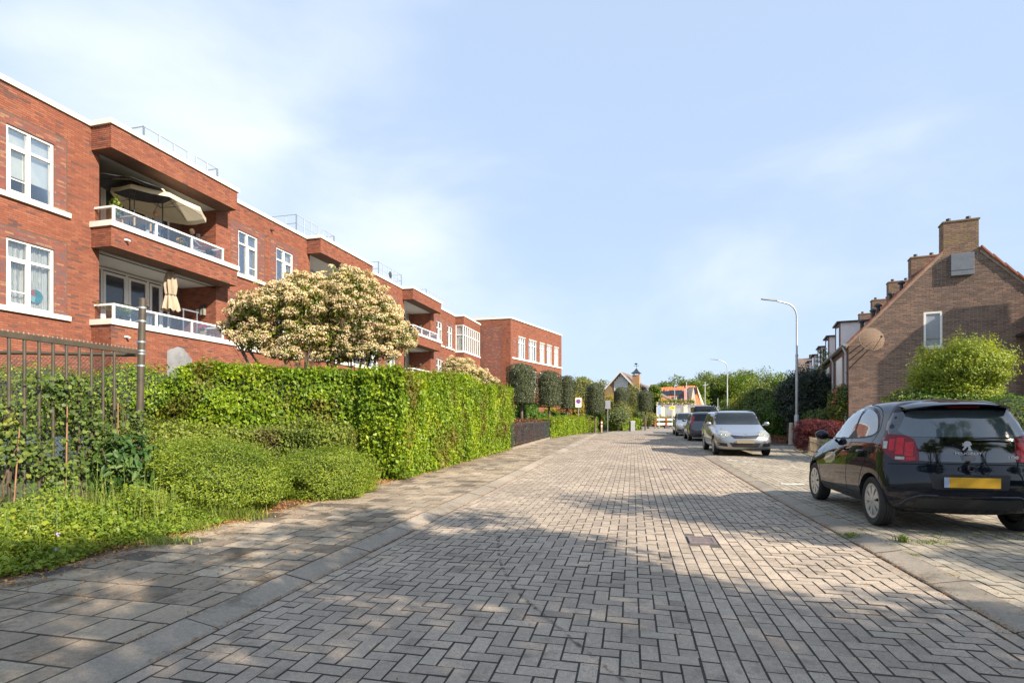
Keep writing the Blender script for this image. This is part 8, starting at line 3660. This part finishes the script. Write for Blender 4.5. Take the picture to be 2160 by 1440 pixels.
# ---- people sitting on the upper balcony
def skin_body(name, joints, edges, mat, parent, sub=2):
    me = bpy.data.meshes.new(name)
    me.from_pydata([j[0] for j in joints], edges, [])
    o = bpy.data.objects.new(name, me)
    COL.objects.link(o)
    md = o.modifiers.new('k', 'SKIN')
    md.use_smooth_shade = True
    for i, j in enumerate(joints):
        sv = me.skin_vertices[0].data[i]
        r_ = j[1]
        sv.radius = (r_, r_) if isinstance(r_, float) else r_
    me.skin_vertices[0].data[0].use_root = True
    s2 = o.modifiers.new('s', 'SUBSURF')
    s2.levels = s2.render_levels = sub
    dg = bpy.context.evaluated_depsgraph_get()
    dg.update()
    nm = bpy.data.meshes.new_from_object(o.evaluated_get(dg), depsgraph=dg)
    bpy.data.objects.remove(o)
    nm.name = name
    nm.materials.clear()
    nm.materials.append(mat)
    nm.polygons.foreach_set('use_smooth', [True] * len(nm.polygons))
    return link_mesh(name, nm, parent)


skinm = simple('skin', (.50, .27, .18), .55, var=.06)


def person(label, x, y, z, rz, shirt, hair, scale=1.0, bald=False, lean=0.0):
    root = empty('person', blocal(x, y, z), BANG + rz, label, 'person', 'people sitting on the upper balcony')
    root.scale = (scale,) * 3
    # faces local -y; seated, hips at .45
    J = [((0, 0, .48), (.15, .11)), ((0, -.02 + lean * .3, .68), (.14, .10)), ((0, -.02 + lean * .7, .88), (.16, .105)), ((0, lean, 1.02), (.10, .08)), ((0, lean - .01, 1.09), (.055, .055)),
         ((.17, lean, .97), .062), ((.25, lean - .02, .76), .05), ((.20, lean - .22, .66), .04), ((.14, lean - .33, .68), .032),
         ((-.17, lean, .97), .062), ((-.25, lean - .02, .76), .05), ((-.20, lean - .22, .66), .04), ((-.14, lean - .33, .68), .032),
         ((.10, -.06, .47), (.09, .085)), ((.12, -.46, .47), (.07, .07)), ((.12, -.47, .10), (.048, .048)), ((.12, -.58, .04), (.04, .03)),
         ((-.10, -.06, .47), (.09, .085)), ((-.12, -.46, .47), (.07, .07)), ((-.12, -.47, .10), (.048, .048)), ((-.12, -.58, .04), (.04, .03))]
    E = [(0, 1), (1, 2), (2, 3), (3, 4), (2, 5), (5, 6), (6, 7), (7, 8), (2, 9), (9, 10), (10, 11), (11, 12), (0, 13), (13, 14), (14, 15), (15, 16), (0, 17), (17, 18), (18, 19), (19, 20)]
    skin_body('body', J, E, shirt, root)
    # head with face
    bm = bmesh.new()
    bmesh.ops.create_icosphere(bm, subdivisions=3, radius=1)
    for v in bm.verts:
        c = v.co
        w_ = .076 * (1 - .18 * max(0, -c.z))
        yy = c.y * .096
        if c.y < 0:
            nose = math.exp(-((c.x / .16) ** 2 + ((c.z + .15) / .22) ** 2)) * .018
            eyes = sum(math.exp(-(((c.x - s * .38) / .17) ** 2 + ((c.z - .05) / .14) ** 2)) for s in (-1, 1)) * .007
            mouth = math.exp(-((c.x / .3) ** 2 + ((c.z + .48) / .06) ** 2)) * .004
            yy += -nose + eyes + mouth
        v.co = Vector((c.x * w_, yy, c.z * .118))
    mb = MB()
    mb.smooth = True
    mb.addbm(bm)
    for s in (-1, 1):
        mb.ball((s * .077, .01, -.0), .022, 8, 6, (.4, .8, 1.2))
    hd = mb.build('head', skinm, root, loc=(0, lean - .02, 1.22))
    for s in (-1, 1):
        e = MB()
        e.ball((s * .029, -.083, .008), .010, 8, 6)
        e.build('eye', M['blackplastic'], hd)
    bm = bmesh.new()
    bmesh.ops.create_icosphere(bm, subdivisions=3, radius=1)
    kill = [v for v in bm.verts if v.co.z < (-.1 if v.co.y > -.1 else .42) or (bald and v.co.z > .35)]
    bmesh.ops.delete(bm, geom=kill, context='VERTS')
    for v in bm.verts:
        c = v.co
        v.co = Vector((c.x * .083, c.y * .103, c.z * .126))
    mb = MB()
    mb.smooth = True
    mb.addbm(bm)
    mb.build('hair', hair, hd)
    # chair
    ch = empty('balcony_chair', blocal(x, y, z), BANG + rz, 'chair under ' + label, 'chair', 'chairs on the upper balcony')
    for (nm_, a, c) in [('seat', (-.24, -.25, .40), (.24, .22, .43)), ('backrest', (-.24, .20, .43), (.24, .23, .9))]:
        q = MB()
        q.box(a, c, bev=.008)
        q.build(nm_, M['darkmetal'], ch)
    for sx in (-.22, .22):
        for sy in (-.23, .2):
            q = MB()
            q.bar((sx, sy, 0), (sx, sy, .40), .025)
            q.build('leg', M['darkmetal'], ch)


person('balding person in a blue-white shirt, seated under the parasols', 5.0, .30, 7.40, math.radians(-60), simple('pale_blue_shirt', (.30, .36, .46), .8, var=.2, scale=20), simple('grey_hair', (.35, .33, .31), .8), bald=True, lean=.0)
person('blond person in a grey top leaning near the right end of the rail', 6.15, -.05, 7.22, math.radians(70), simple('grey_top', (.16, .18, .20), .8), simple('blond_hair', (.55, .42, .22), .8), lean=-.05, scale=.95)
bt = empty('balcony_table', blocal(3.9, -.1, 7.40), BANG, 'small wooden table behind the glass of the upper balcony', 'table')
b = MB()
b.box((-.35, -.3, .58), (.35, .3, .62), bev=.006)
b.build('table_top', simple('light_wood', (.50, .36, .20), .6), bt)
for sx in (-.3, .3):
    for sy in (-.25, .25):
        b = MB()
        b.bar((sx, sy, 0), (sx, sy, .58), .04)
        b.build('leg', simple('light_wood', (.50, .36, .20), .6), bt)
t2 = empty('balcony_table', blocal(4.15, -.1, 4.37), BANG, 'small black metal table behind the glass of the lower balcony', 'table')
b = MB()
b.smooth = 40
b.lathe([(0, .50), (.32, .50), (.32, .52), (0, .52)], 20)
b.build('table_top', M['darkmetal'], t2)
for k_ in range(3):
    b = MB()
    a = k_ * 2.1
    b.tube([(.28 * math.cos(a), .28 * math.sin(a), 0), (.1 * math.cos(a + 2), .1 * math.sin(a + 2), .5)], .012, 6)
    b.build('leg', M['darkmetal'], t2)


def potted(label, x, y, z, potc, h, mat, n, size, spread=.2, flower=None, kind='bush'):
    root = empty('potted_plant', blocal(x, y, z), BANG, label, 'potted plant', 'potted plants on the balconies')
    b = MB()
    b.smooth = 40
    b.lathe([(0, 0), (.12, 0), (.16, .24), (.17, .25), (.15, .25), (.14, .22), (0, .22)], 18)
    b.build('pot', simple(*potc), root)
    L = Leaf()
    if kind == 'palm':
        for k_ in range(11):
            a = k_ * 2.4
            m = 26
            t = RNG.random(m)
            P = np.column_stack([np.cos(a) * t * spread, np.sin(a) * t * spread, .25 + h * (t * 1.1 - .55 * t * t)])
            L.add(*leaves(P, np.tile([[0, 0, 1.0]], (m, 1)), size, .2, .4, np.array([math.cos(a), math.sin(a), .3]), .6))
    else:
        P, N = blob_points(n, (0, 0, .25 + h / 2), (spread, spread, h / 2), shell=.3, lump=.3)
        L.add(*leaves(P, N, size, .6, .6))
    L.build('foliage', mat, root)
    if flower:
        P, N = blob_points(60, (0, 0, .3 + h * .6), (spread, spread, h / 2), shell=.9)
        L = Leaf()
        L.add(*leaves(P, N, .05, .9, .5))
        L.build('flowers', leafmat(flower[0], [(0, flower[1]), (1, tuple(min(1, c * 1.6) for c in flower[1]))], .3), root)


potted('tall thin bamboo plant at the left end of the upper balcony', 2.95, -.35, 7.40, ('terracotta', (.35, .14, .07), .8), .75, G['tree'], 260, .09, .16)
potted('spreading palm in a dark pot behind the lower balcony glass', 2.95, -.2, 4.37, ('dark_pot', (.04, .04, .045), .6), .62, G['tree'], 0, .14, .55, kind='palm')
potted('bright green low plant in a pot on the lower balcony', 3.25, -.35, 4.37, ('dark_pot', (.04, .04, .045), .6), .3, G['beech'], 300, .07, .25)
potted('pink flowering plant at the right end of the lower balcony', 6.35, -.4, 4.37, ('beige_pot', (.42, .32, .20), .8), .18, G['tree'], 100, .05, .14, ('pink_petals', (.45, .04, .22)))
potted('yellow flowering plant by the middle post of the upper balcony', 5.35, -.45, 7.30, ('dark_pot', (.04, .04, .045), .6), .22, G['tree'], 120, .05, .15, ('yellow_petals', (.55, .32, .01)))
potted('leafy plant in a pale glazed pot at the right end of the upper balcony', 6.75, -.35, 7.35, ('pale_glaze', (.35, .38, .40), .35), .28, G['dark'], 260, .07, .17)
potted('red flowering plant on the small table of the lower balcony', 4.15, -.1, 4.89, ('dark_pot', (.04, .04, .045), .6), .1, G['tree'], 80, .05, .12, ('red_flower', (.40, .05, .06)))
ln2 = empty('wall_lantern', blocal(7.38, .55, 5.45), BANG, 'black coach lantern on the brick side wall of the lower balcony', 'lantern')
b = MB()
b.box((-.09, -.09, 0), (.09, .09, .02))
b.box((-.1, -.1, .30), (.1, .1, .33))
b.add([(-.1, -.1, .33), (.1, -.1, .33), (.1, .1, .33), (-.1, .1, .33), (0, 0, .45)], [(0, 1, 4), (1, 2, 4), (2, 3, 4), (3, 0, 4)])
for sx in (-.085, .085):
    for sy in (-.085, .085):
        b.bar((sx, sy, .02), (sx, sy, .30), .015)
b.build('frame', M['darkmetal'], ln2)
b = MB()
b.box((-.07, -.07, .03), (.07, .07, .28))
b.build('pane', M['lamp_clear'], ln2)
dr = empty('clothes_rack', blocal(6.6, .4, 4.37), BANG, 'grey metal frame rack against the side wall of the lower balcony', 'rack')
b = MB()
for sx in (-.32, .32):
    b.bar((sx, 0, 0), (sx, 0, 1.12), .035)
b.bar((-.38, 0, 1.12), (.38, 0, 1.12), .05)
b.build('frame', M['zinc'], dr)
# sun-catcher in the lower window
sc_ = empty('window_ornament', blocal(.98, .165, 4.62), BANG, 'round blue and red ornament standing in the lower left window', 'ornament')
for k_, (a0, a1, col) in enumerate([(0, 100, (.02, .22, .26)), (100, 170, (.45, .10, .06)), (170, 260, (.25, .50, .55)), (260, 360, (.03, .25, .32))]):
    b = MB()
    pts = [(0, 0, .17)] + [(.19 * math.cos(math.radians(a0 + (a1 - a0) * i / 8)), 0, .19 + .19 * math.sin(math.radians(a0 + (a1 - a0) * i / 8))) for i in range(9)]
    pb2 = [(p[0], .008, p[2]) for p in pts]
    m_ = len(pts)
    b.add(pts + pb2, [(0, i, i + 1) for i in range(1, m_ - 1)] + [(m_, m_ + i + 1, m_ + i) for i in range(1, m_ - 1)])
    b.build('coloured_glass', simple('ornament_%s' % ('teal', 'red', 'pale', 'blue')[k_], col, .3), sc_)

# covered barbecue behind the hedge
gc = empty('covered_barbecue', (*at(379, 13.9).xy, 0), label='grey cloth-covered barbecue behind the domed trees', cat='barbecue')
b = MB()
b.smooth = 50
zt_ = 1.3 + (884 - 731) / 1150 * 13.9
b.add([(-.22, -.2, .2), (.24, -.2, .2), (.24, .25, .2), (-.22, .25, .2), (-.20, -.18, zt_ - .12), (.2, -.18, zt_ - .3), (.2, .2, zt_ - .3), (-.18, .2, zt_ - .1), (-.05, 0, zt_), (.1, 0, zt_ - .05)],
      [(0, 1, 5, 4), (1, 2, 6, 5), (2, 3, 7, 6), (3, 0, 4, 7), (4, 5, 9, 8), (5, 6, 9), (6, 7, 8, 9), (7, 4, 8)])
b.build('cover', simple('grey_cover_cloth', (.20, .20, .20), .8, var=.2, scale=9, bump=.6, bscale=12), gc)

# cars half hidden behind the hedge on the left
def hidden_car(label, x, y, ang, pm):
    r_ = family_car(label, pm, 4.0, 1.7, 1.5, 2.5, 'hatch', x, y, False, M['plate_yellow'], group='cars parked behind the left hedge')
    r_.rotation_euler = (0, 0, ang)
    r_.location.z = 0


hidden_car('white car glimpsed behind the bar fence and domed trees at the far left', -10.6, 13.0, math.radians(10), M['paint_white'])
hidden_car('pale grey car glimpsed through the gap under the domed trees', -5.6, 12.35, math.radians(20), M['paint_silver'])

# tyre mark wandering over the near bricks
mk_ = MB()
ptsT = [(1052, 1130), (1050, 1160), (1058, 1195), (1082, 1240), (1120, 1275), (1165, 1312), (1215, 1355), (1262, 1395), (1320, 1438)]
W_ = [gpx(a, c) for a, c in ptsT]
sm = chaikin(W_, 2, closed=False)
nt = NT('old_tar_line')
nt.set(color=(.05, .046, .042), rough=.8)
tr_ = nt.node('ShaderNodeBsdfTransparent')
mx_ = nt.node('ShaderNodeMixShader')
nt.put(mx_.inputs[0], nt.rng(nt.noise(14.0, detail=6), .46, .62, 0.0, .75))
nt.l.new(tr_.outputs[0], mx_.inputs[1])
nt.l.new(nt.b.outputs[0], mx_.inputs[2])
nt.l.new(mx_.outputs[0], nt.out.inputs['Surface'])
V, F = [], []
for i, p in enumerate(sm):
    p = Vector(p)
    q = Vector(sm[min(i + 1, len(sm) - 1)]) - Vector(sm[max(i - 1, 0)])
    q.normalize()
    n_ = Vector((-q.y, q.x)) * .014
    V += [(p.x + n_.x, p.y + n_.y, .0045), (p.x - n_.x, p.y - n_.y, .0045)]
F = [(2 * i, 2 * i + 1, 2 * i + 3, 2 * i + 2) for i in range(len(sm) - 1)]
mk_.add(V, F)
mk_.build('tar_line', nt.mat, kind='structure')
